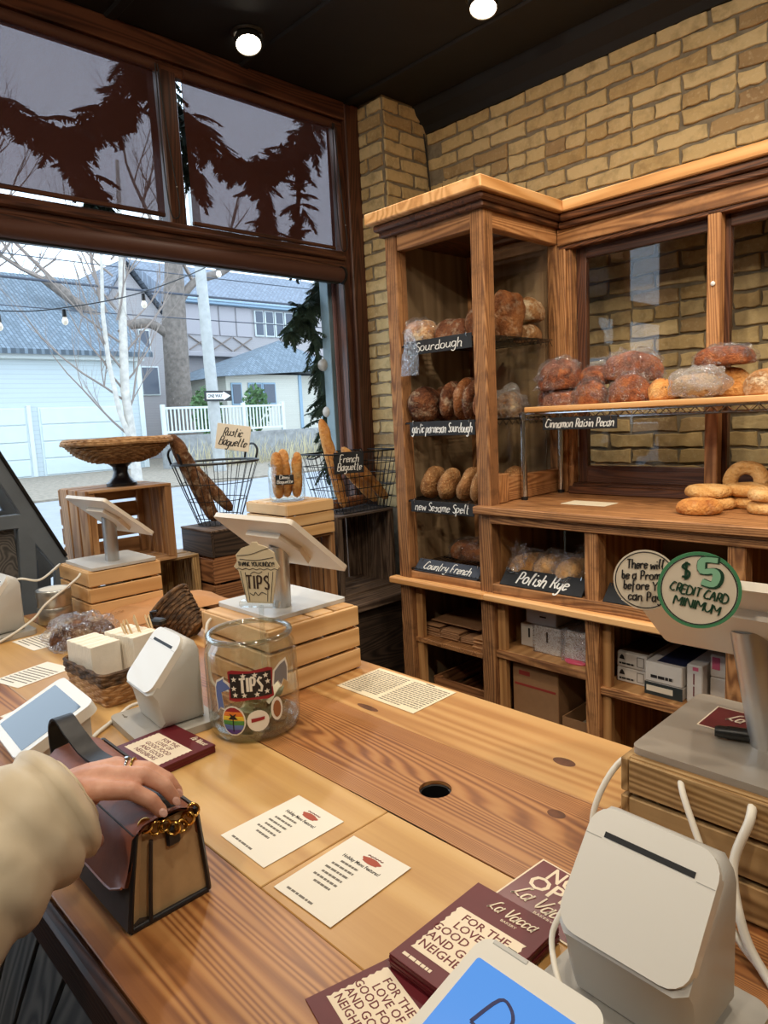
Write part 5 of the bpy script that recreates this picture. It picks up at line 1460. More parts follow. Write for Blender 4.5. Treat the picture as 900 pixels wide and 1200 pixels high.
# sign clipped to the rustic basket
o = thing('bread_sign', 'cream card lettered Rustic Baguette clipped to the round basket', 'sign', (BX+0.02,BYY+0.075,BB+0.315), 0, 'hand-lettered bread signs', rot=(-0.12,0.16,0.75))
MB().cbox((-0.075,0,0), (0.075,0.003,0.112), 0.001).build('card', M_CREAMSIGN, o)
lettering(o, 'Rustic', 0.036, M_INK, TR(-0.005,-0.0004,0.076), width=0.085, pen=0.11, slant=0.3, seed=1)
lettering(o, 'Baguette', 0.036, M_INK, TR(0.0,-0.0004,0.034), width=0.12, pen=0.11, slant=0.3, seed=2)
MB().cbox((-0.012,-0.004,-0.035), (0.012,0.006,0.01), 0.002).build('clip', M_JAR, o)

# glass jar with demi baguettes
JX, JY, JZ = -2.64, 1.905, BZ+0.347+0.1635
def glass_jar(name, label, loc, R, H, mat, neck=0.93, wall=0.004):
    o = thing(name, label, 'jar', loc)
    MB().lathe([(0,0.0),(R*0.9,0.0),(R,0.012),(R,H*0.80),(R*neck,H*0.90),(R*neck,H*0.96),(R*(neck+0.03),H*0.965),(R*(neck+0.03),H),(R*(neck-0.02),H),(R*(neck-0.03),H*0.90),(R-wall,H*0.79),(R-wall,0.016),(R*0.85,0.010),(0,0.010)], 44).build('glass_body', mat, o, 50)
    return o
jr = glass_jar('bread_jar', 'round glass jar of demi baguettes on the pale crate', (JX,JY,JZ), 0.085, 0.175, M_JAR)
sg_ = MB().cbox((-0.042,0,-0.022), (0.042,0.003,0.022), 0.001).build('label_board', M_CHALK, jr, 0, RZ(0.85) @ TR(0.0,-0.089,0.105))
lettering(sg_, 'Demi', 0.017, M_CHALKW, TR(0,-0.0005,0.011), width=0.045, pen=0.13, seed=2)
lettering(sg_, 'Baguette', 0.015, M_CHALKW, TR(0,-0.0005,-0.009), width=0.07, pen=0.13, seed=3)
gd = 'demi baguettes in the glass jar'
baguette('leftmost demi baguette standing in the glass jar', (JX-0.005,JY-0.045,JZ+0.012), (JX,JY-0.05,JZ+0.232), 0.028, B_GOLD, 5, gd, 3)
baguette('tallest demi baguette in the middle of the glass jar', (JX-0.02,JY+0.015,JZ+0.012), (JX-0.035,JY+0.012,JZ+0.242), 0.027, B_GOLD, 6, gd, 3)
baguette('rightmost demi baguette standing in the glass jar', (JX+0.033,JY+0.03,JZ+0.012), (JX+0.02,JY+0.055,JZ+0.225), 0.025, B_GOLD, 7, gd, 3)

# rectangular wire basket with French baguettes
FX, FY, FZ = -2.70, 2.365, BZ+0.4055
fb = thing('wire_basket', 'rectangular black wire basket of French baguettes by the pier', 'basket', (FX,FY,FZ))
mb = MB()
def rect(z, hx, hy): return [(-hx,-hy,z),(hx,-hy,z),(hx,hy,z),(-hx,hy,z)]
lv = [(0.002,0.105,0.16),(0.06,0.112,0.175),(0.12,0.118,0.19),(0.18,0.124,0.205),(0.24,0.13,0.22),(0.30,0.135,0.235)]
for (z,hx,hy) in lv: mb.tube(rect(z,hx,hy), 0.0022, 5, closed=True)
b0, b1 = lv[0], lv[-1]
for k in range(15):
    f = -1+2*k/14
    for s in (-1,1):
        mb.tube([(s*b0[1],f*b0[2],b0[0]),(s*b1[1],f*b1[2],b1[0])], 0.0016, 5)
for k in range(9):
    f = -1+2*k/8
    for s in (-1,1):
        mb.tube([(f*b0[1],s*b0[2],b0[0]),(f*b1[1],s*b1[2],b1[0])], 0.0016, 5)
for k in range(12):
    y = -b0[2]+2*b0[2]*k/11; mb.tube([(-b0[1],y,0.003),(b0[1],y,0.003)], 0.0016, 5)
mb.build('wire_cage', M_BLACKWIRE, fb, 60)
MB().tube(rect(0.302,0.136,0.236), 0.004, 6, closed=True).build('rim', M_BLACKWIRE, fb, 60)
MB().tube(catmull([(-0.04,-0.236,0.30),(-0.03,-0.262,0.285),(0.03,-0.262,0.285),(0.04,-0.236,0.30)],5), 0.004, 6).build('handle', M_BLACKWIRE, fb, 60)
sign('bread_sign', 'black tag lettered French Baguette hanging on the rectangular basket', 'French', (FX+0.155,FY-0.15,FZ+0.312), 0.155, 0.105, twd=0.66, size=0.036, seed=4, rz=PI/2-0.35, hooks=True)
_s = [ob for ob in bpy.data.objects if ob.get('label','').startswith('black tag lettered French')][0]
for c_ in list(_s.children):
    if c_.name.startswith('lettering'): c_.matrix_basis = TR(0,-0.0006,-0.034)
lettering(_s, 'Baguette', 0.036, M_CHALKW, TR(0,-0.0006,-0.075), width=0.125, pen=0.1, slant=0.2, seed=5)
gf = 'French baguettes in the rectangular basket'
baguette('French baguette standing upright above the rectangular basket', (FX+0.03,FY-0.09,FZ+0.02), (FX+0.02,FY-0.20,FZ+0.48), 0.030, B_GOLD, 11, gf)
baguette('French baguette leaning in the middle of the rectangular basket', (FX+0.07,FY+0.10,FZ+0.035), (FX-0.03,FY-0.14,FZ+0.34), 0.027, B_GOLD, 12, gf)
baguette('French baguette leaning to the right in the rectangular basket', (FX+0.08,FY+0.17,FZ+0.04), (FX+0.0,FY-0.06,FZ+0.33), 0.027, B_GOLD, 13, gf)
baguette('French baguette lying at the bottom of the rectangular basket', (FX-0.03,FY-0.14,FZ+0.035), (FX-0.05,FY+0.15,FZ+0.04), 0.028, B_BROWN, 14, gf)

# grey slanted display case at the left
M_GREYPAINT = plain('grey_painted_wood', srgb(98,106,114), 0.55, var=0.12, nscale=7)
gcx = thing('slanted_case', 'grey painted slant-front display case beside the wicker bowl', 'display case', (-2.64,0.80,BZ))
def slantbar(y0,z0,y1,z1,wd,x0,x1,nm='frame_bar'):
    a = math.atan2(z1-z0, y1-y0); L = math.hypot(y1-y0, z1-z0)
    return bar(nm, gcx, (0,0,0), (x1-x0, L, wd), M_GREYPAINT, 0.003, TR((x0+x1)/2,(y0+y1)/2,(z0+z1)/2) @ RX(a))
for (x0,x1) in ((0.0,0.03),(-0.20,-0.17)):
    slantbar(0.06,0.40,-0.21,1.0,0.055,x0,x1)
    slantbar(0.06,0.40,0.03,0.0,0.05,x0,x1)
    slantbar(-0.60,0.585,0.0,0.575,0.05,x0,x1)
    slantbar(-0.075,0.02,-0.045,0.56,0.055,x0,x1)
    slantbar(-0.03,0.55,0.10,0.33,0.05,x0,x1)
slantbar(-0.60,0.02,0.02,0.02,0.04,0.0,0.03); slantbar(-0.60,0.02,0.02,0.02,0.04,-0.20,-0.17)
MB().box((-0.17,-0.6,0.04),(0.002,-0.08,0.55)).build('lower_panel', W_GREY, gcx)
MB().add([(-0.16,0.065,0.42),(0.0,0.065,0.42),(0.0,-0.20,1.0),(-0.16,-0.20,1.0)],[(0,1,2,3)]).build('slanted_pane', M_GLASS, gcx)
MB().box((-0.10,-0.5,0.62),(-0.095,-0.10,0.86)).build('rattan_panel', plain('woven_rattan', srgb(150,140,126), 0.9, var=0.25, nscale=80), gcx)
MB().tube([(0.032,0.075,0.43),(0.032,-0.19,1.005)], 0.007, 6).build('metal_edge', M_BLACKP, gcx, 60)
# ------------------------------------------------------------------ the counter
CTZ = 0.92
ct = thing('sales_counter', 'long wooden plank sales counter with a cable hole', 'counter', (0,0,0))
CX0, CX1, CTH = -2.375, 0.95, 0.045
def plank(x0,x1,y0,y1,mat,dz=0.0):
    return bar2('plank', ct, (x0+0.0004,y0+0.0005,CTZ-CTH+dz), (x1-0.0004,y1-0.0005,CTZ+dz), mat, 0.0012)
plank(CX0,CX1,0.232,0.42,W_FRONTPL)
plank(CX0,-0.696,0.42,0.645,W_PALE)
plank(-0.696,CX1,0.42,0.645,W_PALE,-0.0006)
plank(CX0,-0.45,0.855,1.053,W_BACKPL)
plank(-0.45,CX1,0.855,1.053,W_BACKPL)
# plank with the round cable hole
hx, hy, hr = -0.684, 0.735, 0.0255
y0, y1 = 0.6455, 0.8545
mb = MB(); n = 32
circ = [(hx+hr*math.cos(2*PI*k/n), hy+hr*math.sin(2*PI*k/n)) for k in range(n)]
sq = []
for k in range(n):
    a = 2*PI*k/n; c, s = math.cos(a), math.sin(a); f = 0.1/max(abs(c),abs(s))
    yy = min(max(hy+s*f, y0), y1); 
    if abs(s) >= abs(c)-1e-9: yy = y1 if s > 0 else y0
    sq.append((hx+c*f, yy))
top, bot = CTZ, CTZ-CTH
vs = [(x,y,top) for x,y in circ]+[(x,y,top) for x,y in sq]+[(x,y,bot) for x,y in circ]+[(x,y,bot) for x,y in sq]
fs = []
for k in range(n):
    j = (k+1) % n
    fs += [(k,n+k,n+j,j), (2*n+k,2*n+j,3*n+j,3*n+k), (k,j,2*n+j,2*n+k)]
mb.add(vs, fs)
xl, xr = hx-0.1, hx+0.1
mb.box((CX0,y0,bot),(xl,y1,top)); mb.box((xr,y0,bot),(CX1,y1,top))
o = mb.build('plank', W_GRAIN, ct)
MB().lathe([(hr,0),(hr-0.003,-0.001),(hr-0.003,-0.04),(hr,-0.04)], 32, TR(hx,hy,CTZ-0.006)).build('hole_collar', M_BLACKP, ct, 40)
bar2('front_edging', ct, (CX0,0.213,CTZ-0.06), (CX1,0.2315,CTZ-0.0005), W_EDGE, 0.004)
bar2('base_panel', ct, (CX0+0.02,0.96,0.0), (CX1,0.985,CTZ-CTH), W_DARKBOX, 0.002)
bar2('base_panel', ct, (CX0+0.02,0.285,0.0), (CX1,0.305,CTZ-CTH), W_DARKBOX, 0.002)
# diagonal grey boards on the customer side
for k in range(-4, 34):
    cx = CX0+0.05+k*0.115
    L = 0.98; a = math.radians(52)
    x_mid = cx
    if -2.0 < x_mid < 0.8:
        bar('front_board', ct, (0,0,0), (L, 0.012, 0.083), W_GREY, 0.002, TR(x_mid,0.279,0.42) @ RY(-a))
# knots in the wood
M_KNOT = plain('wood_knot', srgb(92,52,26), 0.5, var=0.4, nscale=60)
for (x,y,rx,ry) in ((-0.58,0.936,0.020,0.012),(-0.509,0.799,0.014,0.010),(-0.99,0.875,0.03,0.008)):
    MB().lathe([(0,0.0003),(1,0.0001)], 20, TR(x,y,CTZ) @ SCL(rx,ry,1)).build('knot', M_KNOT, ct)

# ------------------------------------------------------------------ things on the counter
UP = CTZ + 0.0006
def sheet(name, label, cat, c, w_, h_, mat, rz=0.0, group=None, th=0.0006, z=None):
    o = thing(name, label, cat, (c[0], c[1], UP if z is None else z), rz, group)
    MB().box((-w_/2,-h_/2,0), (w_/2,h_/2,th)).build('paper', mat, o)
    return o
def menu_card(label, c, rz):
    o = sheet('menu_card', label, 'card', c, 0.107, 0.138, M_PAPER, rz, 'laminated holiday menu cards')
    z = 0.0007
    MB().prism([(0.016*math.cos(a)*(1+0.15*math.sin(5*a)), 0.006*math.sin(a)) for a in [2*PI*k/16 for k in range(16)]], 0, 0.0002, TR(0.006,0.044,z)).build('logo_drawing', plain('logo_red', srgb(170,80,60), 0.7), o)
    lettering(o, '~~~', 0.008, M_MAROON2, TR(0.006,0.053,z) @ FLATUP, width=0.026, pen=0.13, seed=3, name='logo_scrawl')
    print_text(o, 'Holiday Menu Features!', 0.0085, M_INK, TR(0,0.031,z), width=0.066, bold=0.0001, name='title')
    for k in range(6):
        wd = (0.052,0.066,0.07,0.062,0.072,0.05)[k]
        text_lines(o, -wd/2, wd/2, 0.020-k*0.0095-0.004, 0.020-k*0.0095+0.004, 1, M_GREYINK, z, seed=k, th=0.42)
    text_lines(o, -0.04, 0.04, -0.062, -0.054, 1, M_GREYINK, z, seed=9, th=0.4)
    return o
menu_card('white holiday menu card left of the plank seam', (-0.777,0.513), 0.0)
menu_card('white holiday menu card right of the plank seam', (-0.632,0.502), 0.03)
o = sheet('menu_sheet', 'ivory two-column menu sheet at the back edge of the counter', 'paper', (-1.013,0.976), 0.228, 0.132, M_PAPER2, 0.01)
text_lines(o, -0.108, -0.006, -0.058, 0.056, 15, M_GREYINK, 0.0007, 3, 0.42); text_lines(o, 0.006, 0.108, -0.058, 0.056, 14, M_GREYINK, 0.0007, 4, 0.42)
text_lines(o, 0.035, 0.075, 0.058, 0.064, 1, M_INK, 0.0007, 5, 0.5)
# papers at the left
o = sheet('flyer', 'white flyer lying near the tins', 'paper', (-2.03,0.592), 0.14, 0.105, M_PAPER, 0.1)
text_lines(o, -0.06, 0.06, -0.045, 0.02, 6, M_GREYINK, 0.0007, 7)
o = sheet('flyer', 'white flyer with small print left of the napkin basket', 'paper', (-1.76,0.485), 0.107, 0.14, M_PAPER, 0.25)
text_lines(o, -0.045, 0.045, -0.06, 0.04, 9, M_GREYINK, 0.0007, 8)
o = sheet('flyer', 'glossy white flyer with a green heading beside the left terminal', 'paper', (-1.52,0.435), 0.10, 0.14, M_PAPER, 0.3)
text_lines(o, -0.035, 0.035, 0.02, 0.05, 2, M_GREENINK, 0.0007, 5, 0.5)
text_lines(o, -0.04, 0.04, -0.06, 0.01, 6, plain('salmon_print', srgb(210,150,120), 0.7), 0.0007, 12)
o = sheet('flyer', 'ivory receipt sheets under the left terminal beside the handbag', 'paper', (-1.10,0.315), 0.16, 0.13, M_PAPER2, 0.12)
text_lines(o, -0.07, 0.07, -0.055, 0.05, 8, M_GREYINK, 0.0007, 13)
o = sheet('flyer', 'maroon card lying at the far left edge of the counter', 'card', (-2.21,0.50), 0.10, 0.07, M_MAROON, 0.2)
MB().box((-0.04,-0.028,0.0006),(0.04,-0.026,0.0008)).build('print_rule', M_CREAMINK, o)

# maroon bakery cards
def bakery_card(parent, w_, h_, th, z0=0.0, scallop=True):
    MB().cbox((-w_/2,-h_/2,z0), (w_/2,h_/2,z0+th), 0.0004).build('card_stock', M_MAROON, parent)
    z = z0+th+0.0001
    if scallop:
        pts = []; n = 9; a, b = w_*0.41, h_*0.27; cy = -h_*0.08
        for k in range(n*2): pts.append((-a, cy-b+2*b*k/(2*n)))
        pts = [(-a+(0.002 if k % 2 else 0), cy-b+2*b*k/17) for k in range(18)]
        pts += [(a-(0.002 if k % 2 else 0), cy+b-2*b*k/17) for k in range(18)]
        MB().prism(pts, 0, 0.0003, TR(0,0,z)).build('cream_panel', M_CREAMINK, parent)
        for k, s in enumerate(('FOR THE','LOVE OF','GOOD FOOD','AND GOOD','NEIGHBORS')):
            print_text(parent, s, b*0.38, M_MAROON2, TR(0,cy+b*(0.72-0.36*k),z+0.0004), name='slogan', bold=0.0001)
    return z
SCK = 'maroon bakery card stacks'
o = thing('card_stack', 'stack of maroon bakery cards in front of the tip jar', 'cards', (-1.125,0.505,UP), 0.06, SCK)
for k in range(7): MB().box((-0.07,-0.062,k*0.0018),(0.07,0.062,k*0.0018+0.0016)).build('card', M_MAROON, o, 0, TR(random.uniform(-.001,.001),random.uniform(-.001,.001),0))
z = bakery_card(o, 0.14, 0.124, 0.0016, 0.0126)
lettering(o, 'La Vacca', 0.011, M_CREAMINK, TR(0.035,0.051,z+0.0002) @ FLATUP, width=0.045, pen=0.12, slant=0.3)
o = thing('card_stack', 'stack of maroon bakery cards beside the blue-screen terminal', 'cards', (-0.43,0.515,UP), 0.0, SCK)
for k in range(9): MB().box((-0.055,-0.075,k*0.0018),(0.055,0.075,k*0.0018+0.0016)).build('card', M_MAROON, o, 0, TR(random.uniform(-.001,.001),random.uniform(-.001,.001),0))
z = bakery_card(o, 0.11, 0.15, 0.0016, 0.0162)
lettering(o, 'La Vacca', 0.016, M_CREAMINK, TR(0.008,0.055,z+0.0002) @ FLATUP, width=0.06, pen=0.095, slant=0.3)
print_text(o, 'BAKERY', 0.005, M_CREAMINK, TR(0.012,0.042,z), width=0.02, name='small_print')
text_lines(o, -0.045, 0.02, -0.068, -0.060, 1, M_CREAMINK, z, 6, 0.5)
o = thing('bakery_card', 'single maroon bakery card lying lowest at the front', 'card', (-0.455,0.405,UP), -0.25, 'loose maroon bakery cards')
z = bakery_card(o, 0.10, 0.13, 0.0008, 0.0, True)
o = thing('bakery_card', 'maroon card lettered NOW OPEN beside the big receipt printer', 'card', (-0.415,0.645,UP), -0.08, 'loose maroon bakery cards')
MB().box((-0.055,-0.05,0.0),(0.055,0.05,0.0007)).build('white_border', M_CREAMINK, o)
MB().box((-0.0525,-0.0475,0.0007),(0.0525,0.0475,0.0010)).build('card_stock', plain('maroon_card_glossy', srgb(104,30,40), 0.3), o)
print_text(o, 'NOW', 0.034, M_CREAMINK, TR(0.004,0.032,0.0011), width=0.07, bold=0.0006)
print_text(o, 'OPEN', 0.034, M_CREAMINK, TR(0.004,0.007,0.0011), width=0.09, bold=0.0006)
lettering(o, 'La Vacca', 0.022, M_CREAMINK, TR(0.0,-0.02,0.0013) @ FLATUP, width=0.085, pen=0.095, slant=0.3)
print_text(o, 'BAKERY', 0.006, M_CREAMINK, TR(0.01,-0.036,0.0011), width=0.026, name='small_print')

# small slatted crates on the counter and screens standing on them
CR = {'-x':(3,'y'), '+x':(3,'y'), '-y':(3,'x'), '+y':(3,'x'), '+z':(4,'x')}
def crate_c(label, x0, y0, mat, sx=0.272, sy=0.25):
    return crate(label, (x0+sx/2,y0+sy/2,UP), (sx,sy,0.15), mat, CR, 'small crates under the screens', gapf=0.13)
crate_c('small pine crate at the left end of the counter under a screen', -2.368, 0.768, W_CRATE, 0.25, 0.235)
crate_c('small pine crate behind the tip jar under a screen', -1.437, 0.768, W_CRATE)
crate_c('small olive-brown crate at the right end under a screen', -0.387, 0.752, W_CRATE4)
def rrect(w_, h_, r, n=5):
    out = []
    for (cx,cy,a0) in ((w_/2-r,h_/2-r,0),(-w_/2+r,h_/2-r,PI/2),(-w_/2+r,-h_/2+r,PI),(w_/2-r,-h_/2+r,1.5*PI)):
        for k in range(n+1):
            a = a0+PI/2*k/n; out.append((cx+r*math.cos(a), cy+r*math.sin(a)))
    return out
M_SCREENOFF = plain('dark_screen', srgb(22,24,28), 0.12)
M_STANDW = plain('stand_white_satin', srgb(226,216,200), 0.35)
def screen_stand(label, base, pole, tab, yaw=0.085, plate_mat=None):
    zb = UP+0.1505
    o = thing('screen_stand', label, 'screen stand', (base[0],base[1],zb), 0, 'point-of-sale screens on crates')
    MB().prism(rrect(0.228,0.212,0.012), 0, 0.009).build('base_plate', plate_mat or M_WHITEG, o, 30)
    MB().prism(rrect(0.20,0.19,0.01), -0.0005, 0.0).build('rubber_pad', M_BLACKP, o)
    px0 = Vector((pole[0]-base[0], pole[1]-base[1], 0.009)); tc = Vector((tab[0]-base[0], tab[1]-base[1], tab[2]-zb))
    MB().tube([px0, px0.lerp(tc, 0.5)+Vector((0,0,0.0)), tc], 0.0215, 22).build('pole', M_ALU, o, 60)
    T = TR(*tc) @ RZ(yaw) @ RX(-math.radians(40))
    # local: +z screen side, tilts away to +y
    b = MB().prism(rrect(0.26,0.198,0.010), 0.0, 0.011).build('tablet_case', M_STANDW, o, 30, T)
    MB().prism(rrect(0.252,0.19,0.008), 0.011, 0.0115).build('screen', M_SCREENOFF, b, 30)
    MB().prism([(-0.055,-0.05),(0.055,-0.05),(0.075,0.0),(0.05,0.06),(-0.05,0.06),(-0.075,0.0)], -0.012, 0.0).build('rear_mount', M_STANDW, b, 30)
    return o
screen_stand('white tablet screen on the left crate by the window', (-2.235,0.888), (-2.20,0.88), (-2.185,0.875,1.225))
screen_stand('white tablet screen on the pine crate behind the tip jar', (-1.325,0.918), (-1.277,0.885), (-1.24,0.862,1.232))
rs = screen_stand('white tablet screen with two round paper notes on the right crate', (-0.265,0.868), (-0.255,0.868), (-0.275,0.850,1.228), 0.02, plain('taupe_metal_plate', srgb(170,162,150), 0.4, metal=0.4))
# round paper notes
def note(label, c, R, rim, fill):
    o = thing('paper_note', label, 'note', c, 0.42, 'round handwritten notes', rot=(-0.06,0.0,0.40))
    MB().lathe([(0,0),(R,0),(R,0.0008),(0,0.0008)], 48, RX(PI/2)).build('paper_disc', fill, o, 30)
    mb = MB(); R2 = R*0.93
    mb.tube([(R2*math.cos(2*PI*k/60), -0.001, R2*math.sin(2*PI*k/60)) for k in range(60)], 0.0006 if rim is M_INK else 0.0007, 4, closed=True)
    mb.build('drawn_ring', M_INK, o)
    return o
n1 = note('round paper note reading There will be a Prompt before You can Pay', (-0.356,0.752,1.294), 0.035, M_INK, M_CREAMSIGN)
for k, (s, wd) in enumerate((('There will',0.040),('be a Prompt',0.052),('before You',0.048),('can Pay',0.036))):
    lettering(n1, s, 0.0105, M_INK, TR(0,-0.0012,0.018-k*0.0125), width=wd, pen=0.12, slant=0.05, seed=k+3)
n2 = note('round green-rimmed note reading $5 credit card minimum', (-0.294,0.748,1.292), 0.0405, M_INK, M_CREAMSIGN)
MB().lathe([(0.0385,-0.0004),(0.042,-0.0004),(0.042,0.0010),(0.0385,0.0010)], 48, RX(PI/2)).build('green_rim', M_GREENINK, n2, 30)
lettering(n2, '5', 0.026, M_GREENPALE, TR(0.008,-0.0012,0.018), width=0.018, pen=0.26, slant=0.05, jitter=0)
lettering(n2, '5', 0.027, M_DKGREEN, TR(0.0095,-0.0010,0.0175), width=0.0195, pen=0.34, slant=0.05, jitter=0, name='numeral_outline')
lettering(n2, '$', 0.016, M_DKGREEN, TR(-0.014,-0.0012,0.020), width=0.009, pen=0.15, slant=0.05, jitter=0)
lettering(n2, 'CREDIT CARD', 0.0095, M_DKGREEN, TR(0.0,-0.0012,-0.003) @ RY(0.22), width=0.058, pen=0.16, slant=0.05, seed=2)
lettering(n2, 'MINIMUM', 0.0095, M_DKGREEN, TR(-0.002,-0.0012,-0.017) @ RY(0.22), width=0.046, pen=0.16, slant=0.05, seed=5)
# card and marker on the right stand's plate
zp = UP+0.1505+0.0093
o = thing('bakery_card', 'maroon bakery card lying on the right metal stand plate', 'card', (-0.292,0.905,zp), 0.0, 'loose maroon bakery cards')
MB().box((-0.05,-0.036,0),(0.05,0.036,0.0006)).build('card_stock', M_CREAMINK, o); MB().box((-0.048,-0.034,0.0006),(0.048,0.034,0.0008)).build('maroon_face', plain('maroon_card_glossy', srgb(104,30,40), 0.3), o)
lettering(o, 'La Vacca', 0.022, M_CREAMINK, TR(0.008,0.008,0.0010) @ FLATUP, width=0.07, pen=0.1, slant=0.3)
o = thing('marker_pen', 'black marker pen lying across the maroon card', 'pen', (-0.255,0.868,zp+0.0085), 0.35)
MB().lathe([(0,-0.06),(0.006,-0.06),(0.0075,-0.055),(0.0075,0.0)], 14, RY(PI/2)).build('barrel', M_BLACKP, o, 50)
MB().lathe([(0.0082,-0.0),(0.0082,0.045),(0.006,0.052),(0,0.053)], 14, RY(PI/2) @ RZ(0)).build('cap', M_BLACKP, o, 50, RZ(PI))

# receipt printers
def printer(label, x, y, yaw, z0=None, dev='receipt_printer'):
    """x,y: middle of the upper edge of the slanted face"""
    o = thing(dev, label, 'printer', (x, y-0.035, UP if z0 is None else z0), yaw, 'white receipt printers')
    MB().prism(rrect(0.175,0.16,0.016), 0, 0.014, TR(0,0.0,0)).build('base_tray', M_GREYP, o, 30)
    # body: side profile in the y-z plane, extruded along x with rounded corners
    w2 = 0.0625
    prof = [(-0.045,0.092),(-0.050,0.086),(-0.040,0.070),(-0.028,0.016),(0.058,0.016),(0.058,0.150),(0.050,0.168),(0.036,0.176),(0.026,0.175)]
    sec = []
    for i, xx in enumerate((-w2, -w2+0.010, w2-0.010, w2)):
        ins = 0.008 if i in (0,3) else 0.0
        cy = sum(p[0] for p in prof)/len(prof); cz = sum(p[1] for p in prof)/len(prof)
        sec.append([(xx, p[0]+(cy-p[0])*ins/0.06, p[1]+(cz-p[1])*ins/0.06) for p in prof])
    n = len(prof); vs = [p for s in sec for p in s]; fs = []
    for i in range(3):
        for k in range(n):
            j = (k+1) % n; fs.append((i*n+k, i*n+j, (i+1)*n+j, (i+1)*n+k))
    fs += [tuple(range(n))[::-1], tuple(range(3*n,4*n))]
    body = MB().add(vs, [f[::-1] for f in fs]).build('body', M_WHITEG, o, 50)
    # slanted face plate with rounded corners and paper slot
    a = math.atan2(0.175-0.092, 0.026+0.045)
    T = TR(0,-0.0095,0.1335) @ RX(a)
    fp = MB().prism(rrect(0.126,0.118,0.022), -0.010, 0.004).build('face_plate', M_WHITE, o, 30, T)
    MB().box((-0.044,0.031,0.0041),(0.044,0.0365,0.0046)).build('paper_slot', M_DARKSLOT, fp)
    MB().box((-0.0625,0.029,0.0040),(-0.046,0.0297,0.0043)).box((0.046,0.029,0.0040),(0.0625,0.0297,0.0043)).build('lid_seam', M_GREYP, fp)
    lettering(o, '~*', 0.010, M_GREYINK, TR(-0.062,-0.058,0.0142) @ FLATUP, width=0.018, pen=0.14, name='maker_mark')
    return o
printer('large white receipt printer at the right front of the counter', -0.268, 0.598, -0.04)
printer('white receipt printer between the napkin basket and the tip jar', -1.243, 0.603, -0.08)
printer('white receipt printer at the far left end of the counter', -2.20, 0.560, 0.07)

# card terminals
def terminal(label, c, yaw, w_, d_, tilt, screen_mat, z1):
    o = thing('card_terminal', label, 'card terminal', (c[0],c[1],UP), yaw, 'white card terminals')
    hgt = z1 - UP
    T = TR(0,0,hgt - math.sin(tilt)*d_/2) @ RX(tilt)
    p = MB().prism(rrect(w_,d_,0.018,6), -0.014, 0.006).build('display_case', M_WHITE, o, 30, T)
    zn, zf = hgt - math.sin(tilt)*d_ - 0.012, hgt - 0.016
    MB().add([(-w_*0.42,-d_*0.40,0.0),(w_*0.42,-d_*0.40,0.0),(w_*0.42,d_*0.40,0.0),(-w_*0.42,d_*0.40,0.0),
              (-w_*0.44,-d_*0.40,max(zn,0.01)),(w_*0.44,-d_*0.40,max(zn,0.01)),(w_*0.44,d_*0.40,zf),(-w_*0.44,d_*0.40,zf)],
             [(0,3,2,1),(4,5,6,7),(0,1,5,4),(1,2,6,5),(2,3,7,6),(3,0,4,7)]).build('body', M_WHITEG, o)
    sc = MB().prism(rrect(w_*0.84,d_*0.76,0.003), 0.006, 0.0064, TR(0,-d_*0.02,0)).build('screen', screen_mat, p, 30)
    return o, p, sc
t = NT('lit_blue_screen'); t.P(color=(0.02,0.03,0.05), rough=0.15, emit=srgb(92,158,240), estr=0.9); M_BLUESCREEN = t.m
terminal('white card terminal with a dark reflecting screen by the handbag', (-1.335,0.375), -0.05, 0.185, 0.150, 0.42, plain('glossy_dark_screen', srgb(20,30,34), 0.04, spec=1.0), 1.005)
o, p, s_ = terminal('white card terminal with a bright blue screen at the bottom', (-0.325,0.398), -0.02, 0.135, 0.175, 0.22, M_BLUESCREEN, 0.982)
lettering(s_, 'D', 0.03, plain('navy_script', srgb(30,34,90), 0.5), TR(-0.012,0.022,0.0068) @ FLATUP, width=0.024, pen=0.1, slant=0.3)
MB().lathe([(0,0),(0.0022,0),(0.0018,0.0006),(0,0.0006)], 12, TR(0.055,0.05,0.006)).build('camera_dot', M_BLACKP, p)
MB().cbox((-0.055,0.082,0.002),(-0.015,0.0875,0.0068),0.001).build('top_port', M_WHITEG, p)
MB().box((-0.04,0.0875,0.003),(-0.03,0.0882,0.006)).build('port_mark', M_BLACKP, p)

